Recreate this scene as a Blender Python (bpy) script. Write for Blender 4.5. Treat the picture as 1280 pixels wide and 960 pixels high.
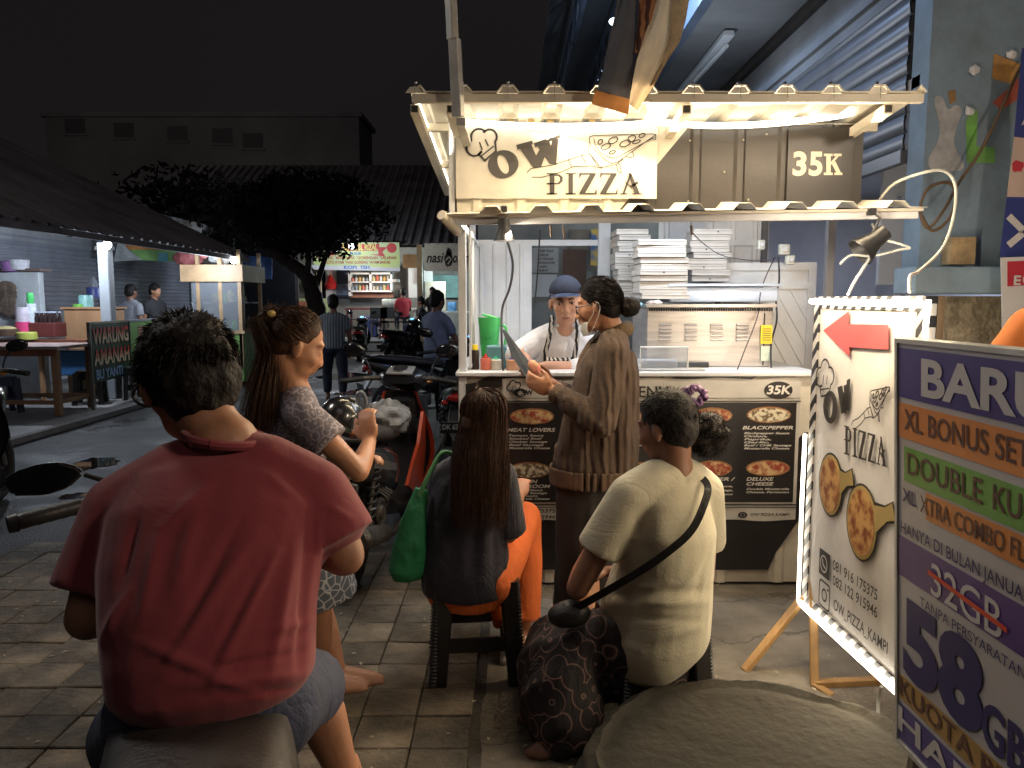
import bpy, bmesh, math, random
import numpy as np
from mathutils import Vector as V, Matrix as M, noise
from math import sin, cos, pi, radians as R
random.seed(7); rng = np.random.default_rng(7)
S = bpy.context.scene
for o in list(bpy.data.objects): bpy.data.objects.remove(o)
C = S.collection

# ---------------------------------------------------------------- camera
TH = R(6.24); FL = 961.0; HC = 1.5
cam = bpy.data.cameras.new('camera'); cam.sensor_width = 36; cam.lens = 36*FL/1280
cam.clip_start = .05; cam.clip_end = 400
co = bpy.data.objects.new('camera', cam); C.objects.link(co)
co.location = (0, 0, HC); co.rotation_euler = (pi/2-TH, 0, 0); S.camera = co

# ---------------------------------------------------------------- night sky
W = bpy.data.worlds.new('World'); S.world = W; W.use_nodes = True
wn = W.node_tree.nodes; wl = W.node_tree.links; bg = wn['Background']
tc = wn.new('ShaderNodeTexCoord'); nz = wn.new('ShaderNodeTexNoise'); nz.inputs['Scale'].default_value = 1.3
nz.inputs['Detail'].default_value = 3
cr = wn.new('ShaderNodeValToRGB')
cr.color_ramp.elements[0].position = .3; cr.color_ramp.elements[0].color = (.0056, .0052, .0055, 1)
cr.color_ramp.elements[1].position = .75; cr.color_ramp.elements[1].color = (.0096, .0080, .0082, 1)
wl.new(tc.outputs['Generated'], nz.inputs['Vector']); wl.new(nz.outputs['Fac'], cr.inputs['Fac'])
wl.new(cr.outputs['Color'], bg.inputs['Color']); bg.inputs['Strength'].default_value = 1.0

S.render.engine = 'CYCLES'
S.view_settings.view_transform = 'Standard'; S.view_settings.look = 'None'
S.view_settings.exposure = .25; S.view_settings.gamma = 1
S.render.resolution_x = 1024; S.render.resolution_y = 768

WARM = (1, .80, .52); COOL = (.76, .86, 1)
def area(name, loc, target, sx, sy, power, col, spread=180):
    l = bpy.data.lights.new(name, 'AREA'); l.shape = 'RECTANGLE'; l.size = sx; l.size_y = sy
    l.energy = power; l.color = col; l.spread = R(spread)
    o = bpy.data.objects.new(name, l); C.objects.link(o); o.location = loc
    d = V(target)-V(loc); o.rotation_euler = d.to_track_quat('-Z', 'Y').to_euler()
    return o
def point(name, loc, power, col, r=.04):
    l = bpy.data.lights.new(name, 'POINT'); l.energy = power; l.color = col; l.shadow_soft_size = r
    o = bpy.data.objects.new(name, l); C.objects.link(o); o.location = loc
    return o
# light of the LED tape along the stall's fascia and roof edge
area('fascia_tape_light', (.66, 3.50, 2.24), (.3, 1.2, .4), 1.85, .03, 33, WARM)
area('roof_side_tape_light', (-.43, 4.0, 2.16), (-2.2, 3.4, .3), .05, 1.5, 9, WARM)
area('fascia_tape_light', (.66, 3.22, 2.20), (.66, 3.45, 0), 1.85, .03, 14, WARM)
# light of the LED tape round the arrow sign (faces the seated people)
area('sign_top_tape_light', (1.13, 2.62, 1.50), (.2, 2.2, .9), .75, .03, 7, WARM)
area('sign_wash_tape_light', (1.07, 2.62, 1.53), (1.22, 2.62, .9), .75, .03, 3.0, WARM)
area('sign_side_tape_light', (1.12, 2.25, 1.0), (.2, 1.6, .8), .03, 1.2, 6.5, WARM)
area('sign_foot_tape_light', (1.13, 2.65, .28), (.4, 2.6, .0), .75, .03, 1.6, WARM)
area('counter_fill_light', (-.02, 3.33, 1.79), (.45, 3.95, .5), .06, .06, 5, (1, .86, .66))  # lights added near the clamp lamps to brighten the counter front
area('counter_fill_light', (1.42, 3.42, 1.70), (.9, 3.95, .5), .06, .06, 6, (1, .86, .66))
# fluorescent tube under the stall roof
area('stall_tube_light', (.65, 3.98, 2.14), (.65, 4.2, 0), 1.3, .05, 15, COOL)
point('back_fill_light', (1.25, 6.0, 2.75), 16, (.86, .91, 1), .1)  # unseen fill added behind the stall for soffit, wall and door
area('night_fill_light', (0, -10, 16), (0, 24, 2), 8, 8, 130, (1, .90, .86))  # added fill high behind the camera, lifts far roofs and trees
area('wall_fill_light', (1.30, 2.85, 1.42), (2.75, 4.2, 2.2), .03, .9, 10, (1, .86, .66))  # added fill behind the sign for the blue wall; no tape there
# off-frame lights with no lamp seen: key at right, added fill at left
area('off_frame_light', (2.6, .1, 2.9), (-.5, 2.8, .6), .35, .35, 34, (1, .80, .60))
area('off_frame_light', (-2.7, 3.0, 3.9), (.9, 2.3, .5), .5, .5, 27, (1, .94, .86))

# ---------------------------------------------------------------- pixel rays -> points (layout maths)
def ray(x, y):
    a = (x-640)/FL; b = (480-y)/FL
    return V((a, cos(TH)+b*sin(TH), -sin(TH)+b*cos(TH)))
def P(x, y, Y):
    d = ray(x, y); t = Y/d.y
    return V((d.x*t, Y, HC+d.z*t))
def G(x, y, z=0.0):
    d = ray(x, y); t = (z-HC)/d.z
    return V((d.x*t, d.y*t, z))
def hit(x, y, O, N):
    d = ray(x, y); c = V((0, 0, HC)); t = (O-c).dot(N)/d.dot(N)
    return c+d*t

# ---------------------------------------------------------------- materials
MATS = {}
def mat(name, col, rough=.6, metal=0, var=.12, scale=6, bump=.0, bscale=40, coat=0, trans=0, alpha=1, emit=None, es=0, sss=0, spec=.5, var2=None, sheen=0, stretch=None):
    if name in MATS: return MATS[name]
    m = bpy.data.materials.new(name); m.use_nodes = True; MATS[name] = m
    n = m.node_tree.nodes; l = m.node_tree.links; b = n['Principled BSDF']
    b.inputs['Roughness'].default_value = rough; b.inputs['Metallic'].default_value = metal
    b.inputs['Specular IOR Level'].default_value = spec
    b.inputs['Coat Weight'].default_value = coat; b.inputs['Transmission Weight'].default_value = trans
    b.inputs['Alpha'].default_value = alpha
    if sheen: b.inputs['Sheen Weight'].default_value = sheen
    if sss: b.inputs['Subsurface Weight'].default_value = sss; b.inputs['Subsurface Radius'].default_value = (.02, .008, .005); b.inputs['Subsurface Scale'].default_value = .5
    b.inputs['Base Color'].default_value = (*col, 1)
    if emit: b.inputs['Emission Color'].default_value = (*emit, 1); b.inputs['Emission Strength'].default_value = es
    if var or bump:
        t = n.new('ShaderNodeTexCoord'); src = t.outputs['Object']
        if stretch:
            mp = n.new('ShaderNodeMapping'); mp.inputs['Scale'].default_value = stretch
            l.new(src, mp.inputs['Vector']); src = mp.outputs['Vector']
    if var:
        q = n.new('ShaderNodeTexNoise'); q.inputs['Scale'].default_value = scale; q.inputs['Detail'].default_value = 6; q.inputs['Roughness'].default_value = .65
        l.new(src, q.inputs['Vector'])
        r = n.new('ShaderNodeValToRGB'); e = r.color_ramp.elements
        e[0].position = .32; e[1].position = .68
        d = var2 if var2 else tuple(c*(1-var*1.6) for c in col)
        e[0].color = (*d, 1); e[1].color = (*[min(1, c*(1+var)) for c in col], 1)
        l.new(q.outputs['Fac'], r.inputs['Fac']); l.new(r.outputs['Color'], b.inputs['Base Color'])
        mr = n.new('ShaderNodeMapRange'); mr.inputs['To Min'].default_value = max(0, rough-.1); mr.inputs['To Max'].default_value = min(1, rough+.12)
        l.new(q.outputs['Fac'], mr.inputs['Value']); l.new(mr.outputs['Result'], b.inputs['Roughness'])
    if bump:
        q2 = n.new('ShaderNodeTexNoise'); q2.inputs['Scale'].default_value = bscale; q2.inputs['Detail'].default_value = 5
        l.new(src, q2.inputs['Vector']); bp = n.new('ShaderNodeBump'); bp.inputs['Strength'].default_value = bump; bp.inputs['Distance'].default_value = .02
        l.new(q2.outputs['Fac'], bp.inputs['Height']); l.new(bp.outputs['Normal'], b.inputs['Normal'])
    return m
def emis(name, col, s):
    if name in MATS: return MATS[name]
    m = bpy.data.materials.new(name); m.use_nodes = True; MATS[name] = m
    b = m.node_tree.nodes['Principled BSDF']; b.inputs['Base Color'].default_value = (.5, .5, .5, 1)
    b.inputs['Emission Color'].default_value = (*col, 1); b.inputs['Emission Strength'].default_value = s
    return m
def pattern(m, kind, c1, c2, scale, lo=.45, hi=.5, stretch=None, axis=None):
    """two-colour print or weave on a material's base colour"""
    n = m.node_tree.nodes; l = m.node_tree.links; b = n['Principled BSDF']
    t = n.new('ShaderNodeTexCoord'); src = t.outputs['Object']
    if stretch:
        mp = n.new('ShaderNodeMapping'); mp.inputs['Scale'].default_value = stretch
        if axis: mp.inputs['Rotation'].default_value = axis
        l.new(src, mp.inputs['Vector']); src = mp.outputs['Vector']
    if kind == 'voronoi':
        q = n.new('ShaderNodeTexVoronoi'); q.inputs['Scale'].default_value = scale; out = q.outputs['Distance']
    elif kind == 'edge':
        q = n.new('ShaderNodeTexVoronoi'); q.feature = 'DISTANCE_TO_EDGE'; q.inputs['Scale'].default_value = scale; out = q.outputs['Distance']
    elif kind == 'wave':
        q = n.new('ShaderNodeTexWave'); q.bands_direction = 'DIAGONAL' if axis else 'X'; q.inputs['Scale'].default_value = scale; q.inputs['Distortion'].default_value = 0; out = q.outputs['Fac']
    elif kind == 'wavy':
        q = n.new('ShaderNodeTexWave'); q.inputs['Scale'].default_value = scale; q.inputs['Distortion'].default_value = 6; q.inputs['Detail'].default_value = 3; out = q.outputs['Fac']
    elif kind == 'rings':
        q = n.new('ShaderNodeTexVoronoi'); q.inputs['Scale'].default_value = scale
        mm = n.new('ShaderNodeMath'); mm.operation = 'MULTIPLY'; mm.inputs[1].default_value = 14
        ss = n.new('ShaderNodeMath'); ss.operation = 'SINE'
        l.new(q.outputs['Distance'], mm.inputs[0]); l.new(mm.outputs[0], ss.inputs[0]); out = ss.outputs[0]
    else:
        q = n.new('ShaderNodeTexNoise'); q.inputs['Scale'].default_value = scale; q.inputs['Detail'].default_value = 4; out = q.outputs['Fac']
    l.new(src, q.inputs['Vector'])
    r = n.new('ShaderNodeValToRGB'); e = r.color_ramp.elements
    e[0].position = lo; e[1].position = hi; e[0].color = (*c1, 1); e[1].color = (*c2, 1)
    l.new(out, r.inputs['Fac'])
    for k in list(b.inputs['Base Color'].links): l.remove(k)
    l.new(r.outputs['Color'], b.inputs['Base Color'])
    return m, r

def creases(m, scale=5, strength=.5, dist=.02, stretch=(1, 1, .45), kind='noise', dtn=1.6):
    """fine cloth relief: ridged noise, or a wavy knit"""
    n = m.node_tree.nodes; l = m.node_tree.links; b = n['Principled BSDF']
    t = n.new('ShaderNodeTexCoord'); mp = n.new('ShaderNodeMapping'); mp.inputs['Scale'].default_value = stretch; mp.inputs['Rotation'].default_value = (0, .5, .3) if kind == 'noise' else (0, 0, 0)
    l.new(t.outputs['Object'], mp.inputs['Vector'])
    if kind == 'noise':
        q = n.new('ShaderNodeTexNoise'); q.inputs['Scale'].default_value = scale; q.inputs['Detail'].default_value = 4; q.inputs['Distortion'].default_value = dtn
        s = n.new('ShaderNodeMath'); s.operation = 'SUBTRACT'; s.inputs[1].default_value = .5; a = n.new('ShaderNodeMath'); a.operation = 'ABSOLUTE'
        pw = n.new('ShaderNodeMath'); pw.operation = 'POWER'; pw.inputs[1].default_value = .6
        l.new(q.outputs['Fac'], s.inputs[0]); l.new(s.outputs[0], a.inputs[0]); l.new(a.outputs[0], pw.inputs[0]); h = pw.outputs[0]
    else:
        q = n.new('ShaderNodeTexWave'); q.inputs['Scale'].default_value = scale; q.inputs['Distortion'].default_value = dtn; q.inputs['Detail'].default_value = 1; q.inputs['Detail Scale'].default_value = 1.5; h = q.outputs['Fac']
    l.new(mp.outputs['Vector'], q.inputs['Vector'])
    bp = n.new('ShaderNodeBump'); bp.inputs['Strength'].default_value = strength; bp.inputs['Distance'].default_value = dist; l.new(h, bp.inputs['Height'])
    old = b.inputs['Normal'].links
    if old: l.new(old[0].from_socket, bp.inputs['Normal'])
    l.new(bp.outputs['Normal'], b.inputs['Normal']); return m

# ---------------------------------------------------------------- mesh helpers
def basis(d, up=V((0, 0, 1))):
    d = d.normalized()
    x = d.cross(up)
    if x.length < 1e-4: x = d.cross(V((1, 0, 0)))
    x.normalize(); y = x.cross(d); return x, y, d
def box(bm, c, s, rot=None, bev=0, seg=1):
    r = bmesh.ops.create_cube(bm, size=1)['verts']
    m = M.Translation(V(c)) @ (rot.to_4x4() if rot else M.Identity(4)) @ M.Diagonal((*s, 1))
    bmesh.ops.transform(bm, matrix=m, verts=r)
    if bev:
        es = list({e for v in r for e in v.link_edges})
        bmesh.ops.bevel(bm, geom=es, offset=bev, segments=seg, affect='EDGES', profile=.5)
def bar(bm, p0, p1, w, h=None, up=V((0, 0, 1)), bev=0):
    p0 = V(p0); p1 = V(p1); h = h or w; x, y, d = basis(p1-p0, up)
    rot = M((x, d, y)).transposed(); box(bm, (p0+p1)/2, (w, (p1-p0).length, h), rot, bev)
def tube(bm, pts, r, seg=8, caps=True):
    pts = [V(p) for p in pts]; n = len(pts)
    rr = r if isinstance(r, (list, tuple)) else [r]*n
    rings = []; pv = None
    for i, p in enumerate(pts):
        d = (pts[min(i+1, n-1)]-pts[max(i-1, 0)]).normalized()
        if pv is None: x = basis(d)[0]; y = d.cross(x)
        else:
            x = pv-d*pv.dot(d)
            if x.length < 1e-5: x = basis(d)[0]
            x.normalize(); y = d.cross(x)
        pv = x
        rings.append([bm.verts.new(p+(x*cos(2*pi*k/seg)+y*sin(2*pi*k/seg))*rr[i]) for k in range(seg)])
    for a, b in zip(rings, rings[1:]):
        for k in range(seg): bm.faces.new((a[k], a[(k+1) % seg], b[(k+1) % seg], b[k]))
    if caps:
        bm.faces.new(rings[0][::-1]); bm.faces.new(rings[-1])
def cyl(bm, p0, p1, r0, r1=None, seg=16): tube(bm, [p0, p1], [r0, r0 if r1 is None else r1], seg)
def sph(bm, c, r, rot=None, u=16, v=10):
    if not isinstance(r, (tuple, list)): r = (r, r, r)
    c = V(c); rx, ry, rz = r; nv = bm.verts.new
    def f(x, y, z):
        p = V((x*rx, y*ry, z*rz)); return nv(c+(rot @ p if rot else p))
    top = f(0, 0, 1); bot = f(0, 0, -1); G_ = []
    for j in range(1, v):
        a = pi*j/v; s_, z = sin(a), cos(a); G_.append([f(s_*cos(2*pi*k/u), s_*sin(2*pi*k/u), z) for k in range(u)])
    nf = bm.faces.new
    for k in range(u):
        k1 = (k+1) % u; nf((top, G_[0][k], G_[0][k1])); nf((bot, G_[-1][k1], G_[-1][k]))
        for a, b in zip(G_, G_[1:]): nf((a[k], b[k], b[k1], a[k1]))
def chain(bm, pts, rs, seg=12, sub=1):
    for i in range(len(pts)-1): cyl(bm, pts[i], pts[i+1], rs[i], rs[i+1], seg)
    for p, r in zip(pts, rs): sph(bm, p, r, None, seg, 8)
def lathe(bm, prof, c=(0, 0, 0), seg=24, rot=None):
    c = V(c); rings = []
    for r, z in prof:
        ring = []
        for k in range(seg):
            p = V((r*cos(2*pi*k/seg), r*sin(2*pi*k/seg), z))
            if rot: p = rot @ p
            ring.append(bm.verts.new(c+p))
        rings.append(ring)
    for a, b in zip(rings, rings[1:]):
        for k in range(seg): bm.faces.new((a[k], a[(k+1) % seg], b[(k+1) % seg], b[k]))
    bm.faces.new(rings[0][::-1]); bm.faces.new(rings[-1])
def loft(bm, rings, seg=20, ex=2.3, lats=None, up=V((0, 0, 1))):
    """rings: (centre, lateral vec, half width, half depth)"""
    R_ = []; n = len(rings)
    for i, (c, lat, hw, hd) in enumerate(rings):
        ax = (V(rings[min(i+1, n-1)][0])-V(rings[max(i-1, 0)][0])).normalized()
        lat = (lat-ax*lat.dot(ax)).normalized(); dep = ax.cross(lat)
        q = []
        for k in range(seg):
            a = 2*pi*k/seg; ca, sa = cos(a), sin(a)
            q.append(bm.verts.new(V(c)+lat*(hw*math.copysign(abs(ca)**(2/ex), ca))+dep*(hd*math.copysign(abs(sa)**(2/ex), sa))))
        R_.append(q)
    for a, b in zip(R_, R_[1:]):
        for k in range(seg): bm.faces.new((a[k], a[(k+1) % seg], b[(k+1) % seg], b[k]))
    bm.faces.new(R_[0][::-1]); bm.faces.new(R_[-1])
class Fr:
    """a flat print's own frame: origin, right, up; N points at the reader"""
    def __init__(s, O, U, Wv): s.O = V(O); s.U = V(U).normalized(); s.W = V(Wv).normalized(); s.N = s.U.cross(s.W)
    def p(s, u, v, n=0): return s.O+s.U*u+s.W*v+s.N*n
    def uv(s, x, y):
        q = hit(x, y, s.O, s.N)-s.O
        return (q.dot(s.U), q.dot(s.W))
def poly(bm, fr, pts, n=.002, th=.0015):
    a = [bm.verts.new(fr.p(u, v, n)) for u, v in pts]
    b = [bm.verts.new(fr.p(u, v, n-th)) for u, v in pts]
    k = len(pts)
    try:
        bm.faces.new(a); bm.faces.new(b[::-1])
        for i in range(k): bm.faces.new((a[i], b[i], b[(i+1) % k], a[(i+1) % k]))
    except ValueError: pass
def rect(bm, fr, u0, v0, u1, v1, n=.002, th=.0015): poly(bm, fr, [(u0, v0), (u1, v0), (u1, v1), (u0, v1)], n, th)
def ellp(bm, fr, c, ru, rv, n=.002, th=.0015, k=32, wob=0):
    poly(bm, fr, [(c[0]+ru*cos(2*pi*i/k)*(1+wob*sin(i*2.7)), c[1]+rv*sin(2*pi*i/k)*(1+wob*sin(i*1.9))) for i in range(k)], n, th)
def line2(bm, fr, pts, w, n=.003, closed=False):
    if closed: pts = list(pts)+[pts[0]]
    for (a, b), (c, d) in zip(pts, pts[1:]):
        L = math.hypot(c-a, d-b)
        if L < 1e-6: continue
        ux, uy = (c-a)/L, (d-b)/L; px, py = -uy*w/2, ux*w/2; e = w*.3
        f = [bm.verts.new(fr.p(u, v, n)) for u, v in ((a-ux*e+px, b-uy*e+py), (a-ux*e-px, b-uy*e-py), (c+ux*e-px, d+uy*e-py), (c+ux*e+px, d+uy*e+py))]
        bm.faces.new(f)
def ring2(bm, fr, c, r0u, r0v, r1u, r1v, n=.003, rot=0, k=36, off=(0, 0), rot2=None):
    rot2 = rot if rot2 is None else rot2
    def q(ru, rv, a, ro, of):
        x, y = ru*cos(a), rv*sin(a); return fr.p(c[0]+of[0]+x*cos(ro)-y*sin(ro), c[1]+of[1]+x*sin(ro)+y*cos(ro), n)
    A = [bm.verts.new(q(r0u, r0v, 2*pi*i/k, rot, (0, 0))) for i in range(k)]; B = [bm.verts.new(q(r1u, r1v, 2*pi*i/k, rot2, off)) for i in range(k)]
    for i in range(k): bm.faces.new((A[i], A[(i+1) % k], B[(i+1) % k], B[i]))
_tc = {}
def text_mesh(s, bold, shear):
    key = (s, bold, shear)
    if key not in _tc:
        cu = bpy.data.curves.new('t', 'FONT'); cu.body = s; cu.size = 1; cu.offset = bold; cu.shear = shear; cu.resolution_u = 4
        o = bpy.data.objects.new('t', cu)
        me = o.to_mesh(); vs = [v.co.copy() for v in me.vertices]; fs = [tuple(p.vertices) for p in me.polygons]
        o.to_mesh_clear(); bpy.data.objects.remove(o); bpy.data.curves.remove(cu)
        x0 = min(v.x for v in vs); x1 = max(v.x for v in vs); y0 = 0.0; y1 = .69
        _tc[key] = ([((v.x-x0)/(x1-x0), v.y/y1) for v in vs], fs)
    return _tc[key]
def text(bm, s, fr, u0, v0, u1, h, n=.003, bold=.0, shear=0, v1=None, slope=0):
    """letters fitted between u0 and u1 on baseline v0 (v1 at the right end), cap height h"""
    vs, fs = text_mesh(s, bold, shear); v1 = v0 if v1 is None else v1
    q = [bm.verts.new(fr.p(u0+(u1-u0)*a, v0+(v1-v0)*a+h*b, n)) for a, b in vs]
    for f in fs:
        try: bm.faces.new([q[i] for i in f])
        except ValueError: pass

def link(o): C.objects.link(o); return o
def finish(name, bm, m, smooth=False, flat_ang=None):
    bm.normal_update(); me = bpy.data.meshes.new(name); bm.to_mesh(me); bm.free()
    if m: me.materials.append(m)
    if smooth:
        for p in me.polygons: p.use_smooth = True
    return me
def smart(me, ang=35):
    try: me.set_sharp_from_angle(angle=R(ang))
    except Exception: pass
class T:
    """one thing: an Empty that parents its parts; vertices are given in world space unless local=True"""
    def __init__(s, name, label, cat, loc=(0, 0, 0), rz=0, group=None, local=False, kind=None):
        s.o = link(bpy.data.objects.new(name, None)); s.o.location = loc; s.o.rotation_euler = (0, 0, rz)
        s.loc = V(loc); s.local = local; s.o.empty_display_size = .1
        if label: s.o['label'] = label
        if cat: s.o['category'] = cat
        if group: s.o['group'] = group
        if kind: s.o['kind'] = kind
    def part(s, name, bm, m, sub=None, label=None, smooth=False, ang=35, kind=None):
        me = finish(name, bm, m, smooth)
        if smooth: smart(me, ang)
        return s.mesh(name, me, sub, label, kind)
    def mesh(s, name, me, sub=None, label=None, kind=None, shift=True):
        if not s.local and shift: me.transform(M.Translation(-s.loc))
        o = link(bpy.data.objects.new(name, me)); o.parent = sub or s.o
        if label: o['label'] = label
        if kind: o['kind'] = kind
        return o
def single(name, bm, m, label=None, cat=None, group=None, kind=None, smooth=False, loc=None, ang=35):
    me = finish(name, bm, m, smooth)
    if smooth: smart(me, ang)
    if loc is not None: me.transform(M.Translation(-V(loc)))
    o = link(bpy.data.objects.new(name, me))
    if loc is not None: o.location = loc
    if label: o['label'] = label
    if cat: o['category'] = cat
    if group: o['group'] = group
    if kind: o['kind'] = kind
    return o
def copy_tree(o, parent=None, label=None):
    c = o.copy(); C.objects.link(c); c.parent = parent
    if label: c['label'] = label
    for ch in list(o.children): copy_tree(ch, c)
    return c
NB = bmesh.new
def corr(bm, O, U, Wv, N, width, length, period, ribw, h, th=.003, phase=0):
    """trapezoid-rib sheet: profile runs along U, ribs along Wv"""
    O, U, Wv, N = V(O), V(U).normalized(), V(Wv).normalized(), V(N).normalized()
    prof = [(0, 0)]; x = phase
    while x < width:
        for a, b in ((x-ribw/2, 0), (x-ribw/4, h), (x+ribw/4, h), (x+ribw/2, 0)):
            if 0 < a < width: prof.append((a, b))
        x += period
    prof.append((width, 0))
    g = []
    for sgn in (0, 1):
        g.append([[bm.verts.new(O+U*a+N*(b-sgn*th)+Wv*w) for w in (0, length)] for a, b in prof])
    for i in range(len(prof)-1):
        A, B = g[0], g[1]
        bm.faces.new((A[i][0], A[i+1][0], A[i+1][1], A[i][1])); bm.faces.new((B[i][0], B[i][1], B[i+1][1], B[i+1][0]))
        bm.faces.new((A[i][0], B[i][0], B[i+1][0], A[i+1][0])); bm.faces.new((A[i][1], A[i+1][1], B[i+1][1], B[i][1]))
    for i in (0, -1): bm.faces.new((g[0][i][0], g[0][i][1], g[1][i][1], g[1][i][0]))

def bake(bm, vox, smooth=4, folds=(), namp=0, nscale=8, dents=()):
    """union of the volumes in bm as ONE continuous surface"""
    me = bpy.data.meshes.new('b'); bm.to_mesh(me); bm.free()
    o = bpy.data.objects.new('b', me); C.objects.link(o)
    r = o.modifiers.new('r', 'REMESH'); r.mode = 'VOXEL'; r.voxel_size = vox
    s = o.modifiers.new('s', 'SMOOTH'); s.factor = .5; s.iterations = smooth
    dg = bpy.context.evaluated_depsgraph_get(); dg.update()
    out = bpy.data.meshes.new_from_object(o.evaluated_get(dg))
    bpy.data.objects.remove(o); bpy.data.meshes.remove(me)
    n = len(out.vertices)
    if (folds or namp or dents) and n:
        co_ = np.empty(n*3); out.vertices.foreach_get('co', co_); co_ = co_.reshape(-1, 3)
        no = np.empty(n*3); out.vertices.foreach_get('normal', no); no = no.reshape(-1, 3)
        d = np.zeros(n)
        pxf = [f for f in folds if len(f[0]) == 2]; folds = [f for f in folds if len(f[0]) == 3]
        if pxf:   # creases laid on the side that faces the street, positions read as picture columns and rows
            r_ = co_-np.array((0, 0, HC)); fz = r_[:, 1]*cos(TH)-r_[:, 2]*sin(TH); up_ = r_[:, 1]*sin(TH)+r_[:, 2]*cos(TH)
            X = 640+FL*r_[:, 0]/fz; Y = 480-FL*up_/fz; vd = r_/np.linalg.norm(r_, axis=1)[:, None]; fac = np.clip(-(no*vd).sum(1)*1.6, 0, 1)
            for (x0, y0), (x1, y1), w, a in pxf:
                L2 = (x1-x0)**2+(y1-y0)**2; tt = np.clip(((X-x0)*(x1-x0)+(Y-y0)*(y1-y0))/L2, 0, 1)
                dist = np.hypot(X-x0-tt*(x1-x0), Y-y0-tt*(y1-y0)); d += a*fac*np.exp(-(dist/w)**2)*np.sin(np.clip(tt, .04, .96)*pi)**.6
        for p0, p1, w, a in folds:
            p0 = np.array(p0); p1 = np.array(p1); ab = p1-p0; L2 = ab.dot(ab)
            tt = np.clip(((co_-p0)@ab)/L2, 0, 1); dist = np.linalg.norm(co_-(p0+tt[:, None]*ab), axis=1)
            d += a*np.exp(-(dist/w)**2)*np.sin(np.clip(tt, .04, .96)*pi)**.6
        if namp: d += np.array([noise.noise(V(c)*nscale)+.5*noise.noise(V(c)*nscale*2.3) for c in co_])*namp
        co2 = co_+no*d[:, None]
        for c, rad, vec in dents:
            q = np.linalg.norm(co_-np.array(c), axis=1); co2 += np.exp(-(q/rad)**2)[:, None]*np.array(vec)
        out.vertices.foreach_set('co', co2.ravel())
    for p in out.polygons: p.use_smooth = True
    out.update(); return out
def setm(me, m): me.materials.clear(); me.materials.append(m); return me
def ribbons(paths, w):
    """hair: each path (n,3) becomes a thin tapering ribbon"""
    vs = []; fs = []; k = 0
    for p in paths:
        n = len(p); t = p[-1]-p[0]; t = t/(np.linalg.norm(t)+1e-9)
        s = np.cross(t, rng.normal(size=3)); s /= np.linalg.norm(s)+1e-9
        for i in range(n):
            ww = w*(1-.75*i/(n-1)); vs.append(p[i]+s*ww); vs.append(p[i]-s*ww)
        for i in range(n-1):
            fs.append((k+2*i, k+2*i+1, k+2*i+3, k+2*i+2))
        k += 2*n
    return vs, fs
def add_ribbons(me, paths, w):
    vs, fs = ribbons(paths, w); b = NB(); b.from_mesh(me); q = [b.verts.new(v) for v in vs]
    for f in fs:
        fc = b.faces.new([q[i] for i in f]); fc.smooth = True
    b.to_mesh(me); b.free(); return me
# ================================================================ SETTING
M_asph = mat('asphalt', (.040, .038, .037), .6, 0, .5, 1.1, .6, 60, spec=.3)
# wet patches: low roughness where water stands
nt = M_asph.node_tree; b_ = nt.nodes['Principled BSDF']
tcx = nt.nodes.new('ShaderNodeTexCoord'); wz = nt.nodes.new('ShaderNodeTexNoise'); wz.inputs['Scale'].default_value = .9; wz.inputs['Detail'].default_value = 7; wz.inputs['Roughness'].default_value = .6
rp = nt.nodes.new('ShaderNodeValToRGB'); rp.color_ramp.elements[0].position = .52; rp.color_ramp.elements[1].position = .66
rp.color_ramp.elements[0].color = (.62, .62, .62, 1); rp.color_ramp.elements[1].color = (.26, .26, .26, 1)
nt.links.new(tcx.outputs['Object'], wz.inputs['Vector']); nt.links.new(wz.outputs['Fac'], rp.inputs['Fac']); nt.links.new(rp.outputs['Color'], b_.inputs['Roughness'])
M_conc = mat('worn_concrete', (.17, .145, .11), .75, 0, .35, 2.2, .5, 26, var2=(.065, .053, .04))
pn = M_conc.node_tree
# cracks
vo = pn.nodes.new('ShaderNodeTexVoronoi'); vo.feature = 'DISTANCE_TO_EDGE'; vo.inputs['Scale'].default_value = 1.1
nn = pn.nodes.new('ShaderNodeTexNoise'); nn.inputs['Scale'].default_value = 3; nn.inputs['Detail'].default_value = 6
tc2 = pn.nodes.new('ShaderNodeTexCoord'); mx = pn.nodes.new('ShaderNodeVectorMath'); mx.operation = 'MULTIPLY_ADD'; mx.inputs[1].default_value = (.5, .5, .5)
pn.links.new(tc2.outputs['Object'], nn.inputs['Vector']); pn.links.new(nn.outputs['Color'], mx.inputs[0]); pn.links.new(tc2.outputs['Object'], mx.inputs[2]); pn.links.new(mx.outputs[0], vo.inputs['Vector'])
r2 = pn.nodes.new('ShaderNodeValToRGB'); r2.color_ramp.elements[0].position = .001; r2.color_ramp.elements[1].position = .009
r2.color_ramp.elements[0].color = (.4, .4, .4, 1)
pn.links.new(vo.outputs['Distance'], r2.inputs['Fac'])
pb = pn.nodes['Principled BSDF']; old = pb.inputs['Base Color'].links[0].from_socket
ml = pn.nodes.new('ShaderNodeMixRGB'); ml.blend_type = 'MULTIPLY'; ml.inputs[0].default_value = 1
pn.links.new(old, ml.inputs[1]); pn.links.new(r2.outputs['Color'], ml.inputs[2]); pn.links.new(ml.outputs[0], pb.inputs['Base Color'])

def sheet(name, x0, y0, x1, y1, z, m, n=1):
    bm = NB(); bmesh.ops.create_grid(bm, x_segments=n, y_segments=n, size=.5)
    for v in bm.verts: v.co = V((x0+(v.co.x+.5)*(x1-x0), y0+(v.co.y+.5)*(y1-y0), z))
    return single(name, bm, m, kind='structure')
sheet('ground', -150, -60, 150, 200, 0, M_asph)
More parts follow.
